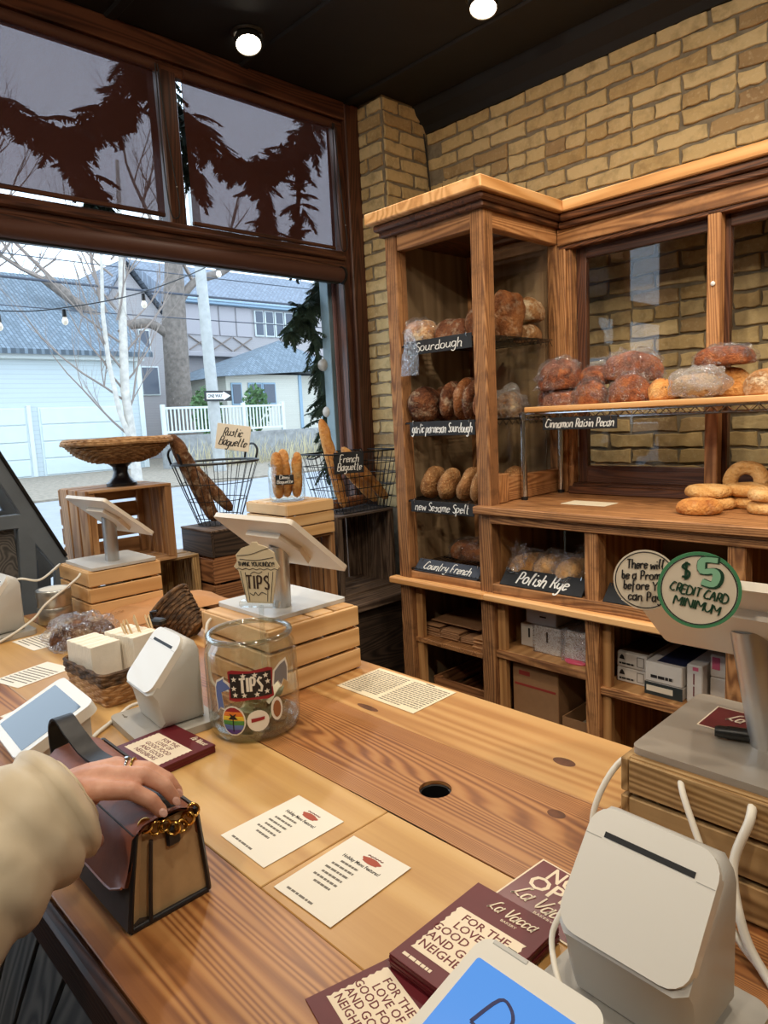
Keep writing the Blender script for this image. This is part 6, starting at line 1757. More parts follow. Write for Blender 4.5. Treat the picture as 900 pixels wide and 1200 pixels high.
# tip jar
TJX, TJY, TJR, TJH = -1.098, 0.682, 0.086, 0.188
tj = thing('tip_jar', 'large round glass tip jar covered in stickers', 'jar', (TJX,TJY,UP))
MB().lathe([(0,0.0),(TJR*0.86,0.0),(TJR*0.97,0.008),(TJR,0.022),(TJR,TJH*0.78),(TJR*0.965,TJH*0.87),(TJR*0.88,TJH*0.92),(TJR*0.86,TJH*0.95),(TJR*0.92,TJH*0.965),(TJR*0.92,TJH*0.995),(TJR*0.89,TJH),(TJR*0.83,TJH*0.985),(TJR*0.83,TJH*0.93),(TJR*0.93,TJH*0.86),(TJR-0.005,TJH*0.77),(TJR-0.005,0.026),(TJR*0.88,0.012),(0,0.012)], 60).build('glass_body', M_JAR, tj, 50)
VA = math.atan2(0-TJY, 0-TJX)         # angle facing the customer
def wrap(poly, ang, zc, R, mat, name, th=0.0008, sub=6):
    """polygon (u along the wall, v up) wrapped round the jar"""
    pts = []
    n = len(poly)
    for i in range(n):
        a, b = poly[i], poly[(i+1) % n]
        for k in range(sub): pts.append((a[0]+(b[0]-a[0])*k/sub, a[1]+(b[1]-a[1])*k/sub))
    cu = sum(p[0] for p in pts)/len(pts); cv = sum(p[1] for p in pts)/len(pts)
    vs = []; fs = []; rings = 4; m = len(pts)
    for r in range(rings+1):
        f = 1 - r/(rings+0.001)
        for (u,v) in pts:
            uu = cu+(u-cu)*f; vv = cv+(v-cv)*f
            A = ang + uu/R
            vs.append(((R+th)*math.cos(A), (R+th)*math.sin(A), zc+vv))
    for r in range(rings):
        for i in range(m):
            j = (i+1) % m; fs.append((r*m+i, r*m+j, (r+1)*m+j, (r+1)*m+i))
    return MB().add(vs, fs).build(name, mat, tj)
def ell(a, b, n=20, cx=0, cy=0): return [(cx+a*math.cos(2*PI*k/n), cy+b*math.sin(2*PI*k/n)) for k in range(n)]
M_STK = {k: plain('sticker_'+k, srgb(*v), 0.45) for k, v in dict(white=(232,228,216), black=(30,26,30), red=(150,34,44), blue=(92,112,170), bluel=(170,180,214), grey=(120,120,124), gold=(196,160,70), orange=(226,126,50), yellow=(226,190,60), green=(80,140,70), purple=(84,60,130), brown=(150,96,60)).items()}
aT = VA - 0.05
MB().tube([(TJR*0.885*math.cos(2*PI*k/60),TJR*0.885*math.sin(2*PI*k/60),TJH*0.985) for k in range(60)], 0.0055, 10, closed=True).build('rim', M_JARRIM, tj, 60)
MB().lathe([(0,0.001),(TJR*0.84,0.001),(TJR*0.96,0.009),(TJR*0.985,0.02),(TJR*0.90,0.012),(0,0.011)], 50).build('thick_base', M_JARRIM, tj, 50)
wrap([(-0.041,0.027),(-0.032,0.030),(0,0.027),(0.032,0.030),(0.041,0.026),(0.039,0.0),(0.041,-0.026),(0.030,-0.029),(0,-0.026),(-0.030,-0.029),(-0.041,-0.026),(-0.039,0.0)], aT, 0.112, TJR, M_STK['red'], 'sticker', 0.0008)
lab = wrap([(-0.037,0.023),(0.037,0.023),(0.037,-0.022),(-0.037,-0.022)], aT, 0.112, TJR, M_STK['black'], 'sticker', 0.0016)
# letters and stars wrapped on the jar label
def wrap_strokes(text, size, width, ang, zc, mat, name, R=TJR+0.0024, pen=0.16, seed=1):
    mb = stroke_text(text, size, width=width, pen=pen, slant=0.0, seed=seed, smooth=False)
    mb.v = [((R+max(0,-y))*math.cos(ang+x/R), (R+max(0,-y))*math.sin(ang+x/R), zc+z) for x,y,z in mb.v]
    return mb.build(name, mat, tj)
wrap_strokes('TIPS', 0.026, 0.040, aT, 0.112, M_STK['white'], 'lettering')
st = [(0.0055*(1 if k % 2 == 0 else 0.42)*math.sin(PI*k/5), 0.0055*(1 if k % 2 == 0 else 0.42)*math.cos(PI*k/5)) for k in range(10)]
for (u,v) in ((-0.029,0.013),(-0.03,-0.004),(-0.028,-0.016),(-0.012,-0.017),(0.01,-0.017),(0.028,-0.014),(0.030,0.004),(0.027,0.016),(0.008,0.019),(-0.012,0.019)):
    wrap([(u+x,v+y) for x,y in st], aT, 0.112, TJR, M_STK['white'], 'star', 0.0022, 2)
wrap(ell(0.023,0.028), aT-0.42, 0.047, TJR, M_STK['white'], 'sticker')
for k, c in enumerate(('red','orange','yellow','green','blue','purple')):
    y0 = 0.025-k*0.0083; y1 = y0-0.0083
    def xw(y): return 0.0205*math.sqrt(max(0,1-(y/0.0255)**2))
    wrap([(-xw(y0),y0),(xw(y0),y0),(xw((y0+y1)/2),(y0+y1)/2),(xw(y1),y1),(-xw(y1),y1),(-xw((y0+y1)/2),(y0+y1)/2)], aT-0.42, 0.047, TJR, M_STK[c], 'rainbow_band', 0.0016, 2)
wrap([(-0.001,-0.02),(0.001,-0.02),(0.001,0.005),(0.009,0.003),(0.003,0.009),(0.007,0.014),(0,0.010),(-0.007,0.014),(-0.003,0.009),(-0.009,0.003),(-0.001,0.005)], aT-0.42, 0.047, TJR, M_STK['black'], 'palm_silhouette', 0.0022, 2)
wrap(ell(0.020,0.020), aT+0.10, 0.045, TJR, M_STK['white'], 'sticker'); wrap([(-0.012,0.004),(0.012,0.006),(0.011,0.0),(-0.012,-0.003)], aT+0.10, 0.046, TJR, M_STK['red'], 'sticker_print', 0.0016, 3)
dol = [(-0.012,0.012),(-0.008,0.022),(0.0,0.026),(0.006,0.030),(0.006,0.025),(0.014,0.020),(0.020,0.013),(0.012,0.014),(0.004,0.012),(-0.002,0.004),(-0.003,-0.010),(0.004,-0.026),(-0.004,-0.024),(-0.010,-0.032),(-0.010,-0.022),(-0.012,-0.005)]
wrap([(u*1.25,v*1.15) for u,v in dol], aT-0.66, 0.095, TJR, M_STK['white'], 'sticker'); wrap(dol, aT-0.66, 0.095, TJR, M_STK['blue'], 'dolphin_print', 0.0016, 2)
gh = [(-0.015,-0.012),(-0.012,0.012),(0.0,0.022),(0.012,0.026),(0.016,0.012),(0.014,-0.014),(0.006,-0.006),(0.0,-0.016),(-0.006,-0.006)]
wrap([(u*1.25,v*1.2) for u,v in gh], aT+0.66, 0.118, TJR, M_STK['white'], 'sticker'); wrap(gh, aT+0.66, 0.118, TJR, M_STK['grey'], 'ghost_print', 0.0016, 2)
wrap(ell(0.012,0.022,16), aT+0.52, 0.06, TJR, M_STK['white'], 'sticker'); wrap(ell(0.008,0.016,12), aT+0.52, 0.06, TJR, M_STK['brown'], 'leaf_print', 0.0016, 2)
# money inside
M_BILL = plain('greenish_banknote', srgb(150,158,126), 0.85, var=0.2, nscale=50)
rng = random.Random(4)
for k in range(12):
    a = VA + rng.uniform(-1.2,1.2); rr = rng.uniform(0.0,0.034); g_ = []
    for i in range(7):
        g_.append([( -0.035+0.07*i/6, -0.02+0.04*j/4 + 0.004*math.sin(i*1.3+k), 0.012*math.sin(i*0.9+k*1.7)+0.007*math.cos(j*1.2+k)) for j in range(5)])
    MB().grid(g_).build('banknote', M_BILL if k % 3 else M_PAPER2, tj, 60, TR(rr*math.cos(a), rr*math.sin(a), 0.024+0.0055*k) @ Euler((rng.uniform(-.5,.5), rng.uniform(-.5,.5), a)).to_matrix().to_4x4() @ SCL(0.95,1.1,1.0))
for k in range(5):
    MB().lathe([(0,0),(0.011,0),(0.011,0.0015),(0,0.0015)], 16, TR(-0.05*math.cos(k*1.3+3.9),-0.05*math.sin(k*1.3+3.9)*0.9,0.0125)).build('coin', M_TIN, tj, 40)

# cupcake-shaped tips sign on a clear clip stand rising from the jar
cs = thing('tips_sign', 'cupcake-shaped cream TIPS sign on a clear clip above the jar', 'sign', (-1.135,0.735,UP+0.012), 0.52)
MB().tube([(0,0.0,0.0),(0,0.0,0.10),(0.0,0.004,0.205)], 0.005, 10).build('clear_stem', M_JAR, cs, 60)
MB().cbox((-0.042,-0.010,0.203),(0.042,0.008,0.216),0.003).build('clear_clip', M_JAR, cs)
cup = [(-0.026,0.0),(0.030,0.0),(0.042,0.075),(0.050,0.085),(0.043,0.10),(0.040,0.118),(0.022,0.132),(0.008,0.136),(0.004,0.142),(-0.006,0.142),(-0.010,0.135),(-0.030,0.128),(-0.044,0.112),(-0.042,0.098),(-0.050,0.085),(-0.040,0.075)]
MB().prism([(x*0.98,y*0.86) for x,y in cup], 0, 0.003, TR(0,-0.001,0.212) @ RX(PI/2)).build('card', plain('buff_card', srgb(206,190,158), 0.8), cs)
Tc = TR(0,-0.0045,0.212)
lettering(cs, 'TIPS', 0.026, plain('dark_brown_ink', srgb(58,38,26), 0.8), Tc @ TR(0,0,0.040), width=0.048, pen=0.13, slant=0.0, jitter=0.03)
lettering(cs, 'THANK YOU KINDLY!', 0.008, M_INK, Tc @ TR(0,0,0.078), width=0.078, pen=0.16, slant=0.0, jitter=0.03)
mb = MB()
mb.tube([(-0.046+0.0077*k, 0, 0.067+0.003*(k % 2)) for k in range(13)], 0.0006, 4)
mb.tube(catmull([(-0.040,0,0.095),(-0.01,0,0.098),(0.02,0,0.108),(0.036,0,0.112)],5), 0.0006, 4)
mb.tube(catmull([(-0.035,0,0.088),(0.0,0,0.086),(0.038,0,0.092)],5), 0.0006, 4)
for s in (-1,1):
    mb.tube([(s*0.025,0,0.062),(s*0.019,0,0.004)], 0.0006, 4); mb.tube([(s*0.035,0,0.064),(s*0.026,0,0.003)], 0.0006, 4)
mb.tube(catmull([(-0.018,0,0.020),(-0.010,0,0.016),(-0.006,0,0.022),(0.0,0,0.016),(0.008,0,0.022),(0.018,0,0.018)],5), 0.0007, 4)
mb.tube(catmull([(-0.014,0,0.058),(-0.006,0,0.063),(0.004,0,0.060),(0.012,0,0.064)],5), 0.0006, 4)
mb.build('drawn_lines', M_INK, cs, 0, Tc)

# tins
for k, (z, lab) in enumerate(((UP,'lower round metal tin beside the left crate'),(UP+0.0535,'upper round metal tin with a printed lid'))):
    o = thing('metal_tin', lab, 'tin', (-2.205+0.004*k,0.69,z), 0.3*k, 'stacked round tins')
    MB().lathe([(0,0),(0.047,0),(0.0485,0.003),(0.0485,0.034),(0,0.034)], 36).build('tin_body', M_TIN, o, 40)
    MB().lathe([(0.0500,0.030),(0.0505,0.032),(0.0505,0.050),(0.0485,0.0525),(0,0.0525)], 36).build('lid', M_TIN, o, 40)
    if k: MB().lathe([(0,0.0526),(0.040,0.0526),(0.040,0.0529),(0,0.0529)], 30).build('lid_label', M_PAPER, o)
# bread in plastic lying beside the napkins
loaf('dark crusty loaf in clear plastic beside the napkin basket', (-1.885,0.655,UP), (0.175,0.105,0.085), B_RUSTIC, (0,0,0.75), None, bag=0.12, tail=(0.9,-0.5,-0.1,0.07,0.05))
# kraft paper bag
kb = thing('paper_bag', 'flat brown kraft paper bag lying in front of the left crate', 'paper bag', (-2.045,0.945,UP), 0)
rows = []
for i in range(13):
    fx = i/12; row = []
    for j in range(15):
        fy = j/14; e = min(fx,1-fx)*min(fy,1-fy)*16
        row.append((-0.085+0.17*fx+0.012*math.sin(fy*7), -0.20+0.42*fy+0.02*(fx-0.5), 0.001+0.030*min(1,e)**0.6*(1+0.4*noise.noise(Vector((fx*4,fy*6,1))))))
    rows.append(row)
MB().grid(rows).build('bag_body', M_KRAFT, kb, 60)
MB().grid([[(p[0],p[1],0.0004) for p in r] for r in rows]).build('bag_underside', M_KRAFTD, kb)
lettering(kb, '~~', 0.024, plain('faded_brown_print', srgb(140,98,62), 0.8), TR(0.02,-0.14,0.0345) @ RZ(PI/2) @ FLATUP, width=0.04, pen=0.12, name='bag_print')

# napkin basket
t = NT('dark_wicker'); v = t.coords(rnd=2); n = t.noise(v, 45, 4)
t.P(color=t.ramp(n, [(0.35, srgb(46,32,22)), (0.5, srgb(86,62,40)), (0.68, srgb(128,96,64))]), rough=0.8); t.bump(n, 0.6, 0.003)
M_DWICK = t.m
nb = thing('napkin_basket', 'rectangular wicker basket holding paper napkins and stirrers', 'basket', (-1.500,0.585,UP), 0.06)
def rect_weave(hx, hy, z0, z1, rows_, flare, mat, nm, rr=0.0042):
    mb = MB()
    for i in range(rows_):
        f = i/(rows_-1); a, b = hx+flare*f, hy+flare*f; z = z0+(z1-z0)*f; pts = []
        per = rrect(2*a, 2*b, 0.014, 4); m = len(per)
        dens = []
        for k in range(m):
            p, q = per[k], per[(k+1) % m]; L = math.hypot(q[0]-p[0], q[1]-p[1]); s = max(1, int(L/0.006))
            for u in range(s): dens.append((p[0]+(q[0]-p[0])*u/s, p[1]+(q[1]-p[1])*u/s))
        for k, (x, y) in enumerate(dens):
            o_ = 1+0.018*math.sin(k*0.9+PI*i); pts.append((x*o_, y*o_, z+0.0008*math.sin(k*0.7)))
        mb.tube(pts, rr, 5, closed=True)
    return mb
rect_weave(0.088,0.068,0.004,0.045,8,0.006,M_WICKER,'w').build('woven_side', M_WICKER, nb, 60)
rect_weave(0.095,0.075,0.049,0.072,5,0.003,M_DWICK,'w').build('dark_rim', M_DWICK, nb, 60)
MB().box((-0.085,-0.065,0.001),(0.085,0.065,0.005)).build('basket_floor', M_WICKER, nb)
M_NAPKIN = plain('cream_napkin_paper', srgb(240,232,216), 0.85, var=0.04, bump=0.2)
for (x,y,rz,rx,lab,hh) in ((-1.525,0.548,0.12,0.0,'front stack of cream paper napkins in the basket',0.112),(-1.50,0.625,0.2,0.0,'rear stack of cream paper napkins in the basket',0.118)):
    o = thing('napkin_stack', lab, 'napkins', (x,y,UP+0.006), rz, 'paper napkins in the basket')
    for k in range(16):
        xx = -0.052+k*0.0066
        MB().cbox((xx,-0.034,0),(xx+0.0064,0.034,hh+0.0008*math.sin(k*1.7)),0.0012).build('napkin', M_NAPKIN, o)
M_STICK = plain('birch_stick', srgb(214,184,138), 0.7, var=0.06)
rng = random.Random(9)
for k in range(11):
    x = -1.418+rng.uniform(-.012,.012); y = 0.63+0.006*k-0.03
    o = MB().cbox((-0.0035,-0.001,0),(0.0035,0.001,0.178),0.0005).build('stir_stick', M_STICK)
    o.matrix_basis = TR(x,y,UP+0.008) @ RX(rng.uniform(-.12,.12)) @ RY(-0.75+rng.uniform(-.12,.12)) if False else TR(x+0.02,y,UP+0.01) @ RY(-0.62+rng.uniform(-.10,.06)) @ RX(rng.uniform(-.1,.1))
    tag(o, 'flat wooden stir stick leaning in the napkin basket', 'stir stick', 'stir sticks leaning in the napkin basket')
# dark round wicker basket lying on its side
db = thing('wicker_basket', 'small dark round wicker basket tipped on its side', 'basket', (-1.735,0.865,UP+0.058), 0, rot=(0.0,-0.9,0.5))
weave_rings([(0.034+0.034*f, -0.055+0.10*f) for f in [i/9 for i in range(10)]], 0.0048, 70, 0.002, 16).build('woven_side', M_DWICK, db, 60)
MB().lathe([(0,-0.055),(0.034,-0.055),(0.068,0.045)], 30).build('lining', M_DWICK, db, 60)
MB().tube([(0.07*math.cos(2*PI*k/40),0.07*math.sin(2*PI*k/40),0.048) for k in range(40)], 0.006, 7, closed=True).build('rim', M_DWICK, db, 60)
o = thing('black_clip', 'black plastic clip on top of the stir sticks', 'clip', (-1.52,0.70,UP+0.115), 0.4)
MB().cbox((-0.018,-0.012,0),(0.018,0.012,0.016),0.004).build('clip_body', M_BLACKP, o); MB().tube([(-0.015,0,0.016),(-0.02,0,0.03),(0.0,0,0.034)],0.003,6).build('clip_lever', M_BLACKP, o, 60)

# cables
def cable(label, pts, r=0.0038, mat=None):
    return tag(MB().tube(catmull(pts, 8), r, 8).build('power_cable', mat or M_CABLE, None, 60), label, 'cable')
cable('white cable curving from the middle printer to the left terminal', [(-1.335,0.60,0.932),(-1.36,0.555,0.93),(-1.335,0.51,0.9255),(-1.30,0.46,0.9255),(-1.28,0.44,0.9255)], 0.004)
cable('white cable looping off the left corner of the right stand', [(-0.36,0.80,1.0625),(-0.392,0.765,1.055),(-0.412,0.735,1.0),(-0.405,0.72,0.95),(-0.375,0.71,0.9256),(-0.34,0.70,0.9256)])
cable('thin white cable hanging from the middle of the right stand', [(-0.318,0.765,1.0625),(-0.305,0.742,1.05),(-0.265,0.715,0.99),(-0.235,0.70,0.945),(-0.205,0.69,0.9256)])
cable('thick white cable hanging down the right crate', [(-0.24,0.765,1.0625),(-0.235,0.742,1.05),(-0.245,0.725,1.0),(-0.225,0.70,0.95),(-0.195,0.68,0.9258),(-0.15,0.64,0.9258)], 0.005)
cable('white cable running down in front of the big receipt printer', [(-0.345,0.555,1.0),(-0.345,0.53,0.98),(-0.318,0.50,0.965),(-0.295,0.492,0.955),(-0.27,0.50,0.93)], 0.003)
cable('white cable looping over the tins to the left crate', [(-2.33,0.745,1.06),(-2.26,0.735,1.085),(-2.20,0.655,1.06),(-2.22,0.60,1.07),(-2.30,0.56,1.02),(-2.34,0.55,0.9265)], 0.0035)
cable('white cable draped around the far left printer', [(-2.15,0.758,1.066),(-2.14,0.735,1.05),(-2.13,0.645,1.0),(-2.13,0.60,0.96),(-2.10,0.50,0.9262),(-2.05,0.40,0.9262)], 0.0035)
cable('white cable behind the jar from the pine crate', [(-1.40,0.80,1.0625),(-1.39,0.757,1.05),(-1.37,0.742,1.0),(-1.35,0.735,0.9262),(-1.25,0.735,0.9262)], 0.0035)
# ------------------------------------------------------------------ handbag
HX0, HX1 = -1.017, -0.737
hb = thing('handbag', 'small brown leather handbag with beige gusset and dark strap', 'handbag', (-0.877,0.322,UP), 0.0)
M_LEATHER = plain('brown_leather', srgb(136,74,44), 0.5, var=0.12, bump=0.12, nscale=70)
M_CANVAS = plain('dark_brown_canvas', srgb(52,42,36), 0.6, var=0.3, bump=0.1, nscale=26)
M_BEIGE = plain('beige_leather', srgb(196,164,120), 0.5, var=0.06, bump=0.1, nscale=60)
M_STRAP = plain('black_strap_leather', srgb(34,32,34), 0.4, bump=0.1, nscale=80)
M_GOLD = plain('gold_metal', srgb(214,170,90), 0.22, metal=1.0)
hw = 0.140
# local profile in y-z: bottom y -0.05..0.05, top -0.02..0.03
def side_pt(f, s):      # f 0 bottom..1 top ; s -1 front, +1 back
    yb, yt = (-0.050, -0.033) if s < 0 else (0.050, 0.042)
    return (yb + (yt-yb)*f**1.2, 0.004 + 0.112*f)
for s, nm in ((-1,'front_panel'),(1,'rear_panel')):
    g0, g1 = [], []
    for i in range(7):
        y, z = side_pt(i/6, s); off = 0.0035*s
        for (g, o_) in ((g0, 0),(g1, off)):
            g.append([(-hw+2*hw*j/8, y+o_+ s*0.004*math.sin(PI*j/8)*math.sin(PI*i/6), z) for j in range(9)])
    mb = MB(); mb.grid(g0); mb.grid(g1)
    n_ = 63
    for j in range(8):
        mb.f.append((j, j+1, n_+j+1, n_+j)); mb.f.append((54+j, 54+j+1, n_+54+j+1, n_+54+j))
    for i in range(6):
        mb.f.append((i*9, (i+1)*9, n_+(i+1)*9, n_+i*9)); mb.f.append((i*9+8, (i+1)*9+8, n_+(i+1)*9+8, n_+i*9+8))
    mb.build(nm, M_CANVAS, hb, 40)
MB().box((-hw,-0.050,0.0),(hw,0.050,0.005)).build('base', M_CANVAS, hb)
for sx in (-1,1):
    # folded gusset
    rows = []
    for i in range(7):
        f = i/6; y0, z = side_pt(f,-1); y1, _ = side_pt(f,1)
        rows.append([(sx*(hw-0.004-(0.010*(1-f*0.4) if j == 1 else (0.002 if j in (2,3) else 0.0))), y0+(y1-y0)*(0,0.16,0.30,0.78,0.90,1.0)[j], z) for j in range(6)])
    MB().grid(rows).build('gusset', M_BEIGE, hb, 30)
    MB().tube([(sx*(hw+0.0005), side_pt(i/8,-1)[0]+(side_pt(i/8,1)[0]-side_pt(i/8,-1)[0])*0.24, side_pt(i/8,-1)[1]) for i in range(8)], 0.0024, 6).build('gusset_piping', M_STRAP, hb, 60)
    # dark edge piping
    for s in (-1,1):
        MB().tube([(sx*hw, side_pt(i/8,s)[0], side_pt(i/8,s)[1]) for i in range(9)], 0.0028, 6).build('edge_piping', M_STRAP, hb, 60)
    MB().tube([(sx*(hw-0.002),-0.048,0.004),(sx*(hw-0.002),0.048,0.004)], 0.003, 6).build('base_piping', M_STRAP, hb, 60)
# flap wrapping over the top and down the front
path = [(0.044,0.085),(0.043,0.105),(0.038,0.118),(0.022,0.1255),(0.0,0.127),(-0.022,0.124),(-0.036,0.113),(-0.041,0.09),(-0.046,0.066),(-0.050,0.048),(-0.052,0.040)]
rows = []; rows2 = []
for i, (y,z) in enumerate(path):
    r = []; r2 = []
    for j in range(17):
        u = -1+2*j/16
        drop = 0.0
        if i >= 8: drop = max(0, abs(u)-0.72)/0.28*0.020*(i-7)/3
        x = u*(hw+0.002)*(1 - (0.03*max(0,i-9)))
        r.append((x, y - (0.003 if i > 4 else 0), z+drop)); r2.append((x, y+(0.001 if i > 4 else -0.003), z+drop-0.002))
    rows.append(r); rows2.append(r2)
MB().grid(rows).grid(rows2).build('flap', M_LEATHER, hb, 60)
MB().tube([rows[-1][j] for j in range(17)], 0.0016, 5).build('flap_edge', M_LEATHER, hb, 60)
def strap_band(pts, w_, nm):
    P_ = catmull(pts, 8); n = len(P_); vs = []; fs = []
    for i in range(n):
        t_ = (P_[min(i+1,n-1)]-P_[max(i-1,0)]).normalized(); b = Vector((0,1,0)); b = (b - t_*b.dot(t_)).normalized(); nn = t_.cross(b)
        for (sb,sn) in ((-1,-1),(1,-1),(1,1),(-1,1)): vs.append(P_[i]+b*sb*w_/2+nn*sn*0.0018)
    for i in range(n-1):
        for k in range(4):
            l = (k+1) % 4; fs.append((i*4+k,i*4+l,(i+1)*4+l,(i+1)*4+k))
    fs += [(3,2,1,0), tuple(range((n-1)*4,n*4))]
    return MB().add(vs, fs).build(nm, M_STRAP, hb, 40)
st_ = strap_band([(-0.146,-0.010,0.070),(-0.170,-0.010,0.108),(-0.168,-0.010,0.148),(-0.140,-0.010,0.168),(-0.104,-0.008,0.154),(-0.066,-0.002,0.1345),(-0.01,0.004,0.1315),(0.070,0.004,0.1325),(0.115,0.006,0.1315),(0.134,0.008,0.124)], 0.026, 'shoulder_strap')
# gold chain joining strap to the gusset tab
for k, (x,y,z,rx,ry) in enumerate(((0.137,-0.020,0.120,0.4,0.2),(0.141,-0.010,0.114,1.2,0.8),(0.143,0.000,0.113,0.2,1.1),(0.144,0.010,0.106,1.3,0.3),(0.144,0.020,0.104,0.4,0.9),(0.142,0.030,0.108,1.0,0.2),(0.140,0.038,0.114,0.3,0.5))):
    MB().tube([(0.0072*math.cos(2*PI*i/14), 0.0072*math.sin(2*PI*i/14), 0) for i in range(14)], 0.0021, 6, TR(x,y,z) @ RX(rx) @ RY(ry+0.6), closed=True).build('chain_link', M_GOLD, hb, 60)
MB().cbox((0.136,0.002,0.082),(0.142,0.020,0.106),0.003).build('gusset_tab', M_STRAP, hb)

# ------------------------------------------------------------------ person at the left, one arm in frame
t = NT('skin'); v = t.coords(); n = t.noise(v, 40, 4); n2 = t.noise(v, 150, 3)
t.P(color=t.ramp(n, [(0.3, srgb(196,138,112)), (0.7, srgb(220,168,142))]), rough=0.5, sss=0.12); t.bump(n2, 0.12, 0.002)
t.bsdf.inputs['Subsurface Radius'].default_value = (0.01,0.004,0.002)
M_SKIN = t.m
t = NT('cream_coat'); v = t.coords(); n = t.noise(v, 11, 2, 0.5, 0.3); n2 = t.noise(v, 9, 3)
t.P(color=t.ramp(n2, [(0.3, srgb(208,190,158)), (0.7, srgb(226,212,184))]), rough=0.55, sheen=0.15); t.bump(n, 0.30, 0.02)
M_COAT = t.m
M_JEANS = plain('dark_blue_denim', srgb(44,50,64), 0.85, var=0.25, bump=0.3, nscale=90)
M_HAIR = plain('grey_brown_hair', srgb(96,82,68), 0.6, var=0.3, nscale=60)
def body_object(name, mb, mat, voxel, parent=None, smooth_it=6, factor=0.5):
    o = mb.build(name, mat, parent, 180)
    m = o.modifiers.new('remesh', 'REMESH'); m.mode = 'VOXEL'; m.voxel_size = voxel; m.use_smooth_shade = True
    s = o.modifiers.new('smooth', 'SMOOTH'); s.iterations = smooth_it; s.factor = factor
    return o
def ball(mb, c, r, sx=1, sy=1, sz=1, n=12):
    mb.lathe([(math.sin(PI*i/n), -math.cos(PI*i/n)) for i in range(n+1)], 16, TR(*c) @ SCL(r*sx, r*sy, r*sz))
def limb(mb, pts, rs, n=12):
    mb.tube(pts, rs, n)
    for p_, r_ in zip(pts, rs): ball(mb, p_, r_*0.99)
PC = Vector((-0.88,-0.09,0)); F = Vector((0.9,0.436,0)); LFT = Vector((-0.436,0.9,0))
def bp(f, l, z): q = PC + F*f + LFT*l; return (q.x, q.y, z)
WR = (-0.822,0.222,1.084); EL = (-0.745,0.035,1.02); SH = bp(0.0,0.185,1.34)
mb = MB()
# torso, neck, head
limb(mb, [bp(0,0,0.92), bp(0.01,0,1.10), bp(0.0,0,1.25), bp(-0.01,0,1.36)], [0.13,0.115,0.13,0.10], 16)
limb(mb, [bp(-0.01,0,1.36), bp(0.01,0,1.47)], [0.055,0.052])
ball(mb, bp(0.03,0,1.565), 0.108, 0.84, 0.80, 1.08); ball(mb, bp(0.055,0,1.515), 0.07, 0.85, 0.8, 0.8)
limb(mb, [bp(0.112,0,1.575), bp(0.135,0,1.548)], [0.008,0.012], 8)
for s in (-1,1): ball(mb, bp(0.02,s*0.086,1.56), 0.03, 0.5, 0.35, 1.0)
# legs
limb(mb, [bp(0.0,0.085,0.90), bp(0.04,0.10,0.50), bp(-0.01,0.10,0.10)], [0.085,0.055,0.042])
limb(mb, [bp(0.0,-0.085,0.90), bp(0.02,-0.10,0.50), bp(-0.03,-0.10,0.10)], [0.085,0.055,0.042])
# right arm hanging
limb(mb, [bp(0,-0.185,1.34), bp(-0.01,-0.215,1.07), bp(0.06,-0.20,0.84)], [0.045,0.038,0.026])
limb(mb, [bp(0.06,-0.20,0.84), bp(0.085,-0.195,0.76)], [0.026,0.032])
for k in range(4): limb(mb, [bp(0.065+0.018*k,-0.195,0.755), bp(0.07+0.019*k,-0.19,0.70), bp(0.068+0.018*k,-0.18,0.67)], [0.009,0.008,0.007], 8)
limb(mb, [bp(0.10,-0.19,0.80), bp(0.125,-0.18,0.755), bp(0.128,-0.175,0.73)], [0.012,0.010,0.008], 8)
# left arm and the hand on the bag
limb(mb, [SH, EL, WR], [0.046,0.037,0.025])
FG = {'index':[(-0.765,0.259,1.094),(-0.735,0.288,1.092),(-0.722,0.304,1.078),(-0.716,0.312,1.064)],
      'middle':[(-0.779,0.275,1.099),(-0.748,0.309,1.097),(-0.734,0.327,1.081),(-0.729,0.335,1.064)],
      'ring':[(-0.794,0.290,1.097),(-0.765,0.322,1.093),(-0.751,0.339,1.078),(-0.746,0.347,1.062)],
      'pinky':[(-0.809,0.302,1.089),(-0.786,0.330,1.084),(-0.775,0.344,1.070),(-0.770,0.350,1.058)]}
FR = {'index':[0.0122,0.0106,0.0094,0.0078],'middle':[0.0124,0.0108,0.0094,0.0078],'ring':[0.0118,0.0102,0.0090,0.0074],'pinky':[0.0108,0.0092,0.0080,0.0066]}
for k, pts in FG.items():
    limb(mb, pts, FR[k], 10)
    limb(mb, [Vector(WR).lerp(Vector(pts[0]),0.25)-Vector((0,0,0.002)), Vector(WR).lerp(Vector(pts[0]),0.65), pts[0]], [0.0185,0.0165,0.0130], 10)
limb(mb, [(-0.806,0.226,1.074),(-0.792,0.240,1.058),(-0.786,0.254,1.040),(-0.784,0.262,1.022)], [0.0165,0.0130,0.0105,0.0085], 10)
ball(mb, (-0.792,0.250,1.083), 0.027, 1.15, 1.05, 0.66)
person = body_object('person', mb, M_SKIN, 0.0032, None, 4)
tag(person, 'person in a cream puffer coat resting a hand on the handbag', 'person')
for k, pts in FG.items():
    d = (Vector(pts[3])-Vector(pts[2])).normalized(); up_ = Vector((0.45,-0.45,0.75)); up_ = (up_ - d*up_.dot(d)).normalized(); sd = d.cross(up_)
    c = Vector(pts[3]) + up_*0.0066*FR[k][3]/0.0065 + d*0.001
    M = Matrix((sd, d, up_)).transposed().to_4x4(); M.translation = c
    MB().lathe([(0,0.0009),(0.6,0.0008),(1.0,0.0)], 14, SCL(0.0042,0.0056,1.0)).build('fingernail', plain('fingernail_pink', srgb(226,180,164), 0.3), person, 60, M)
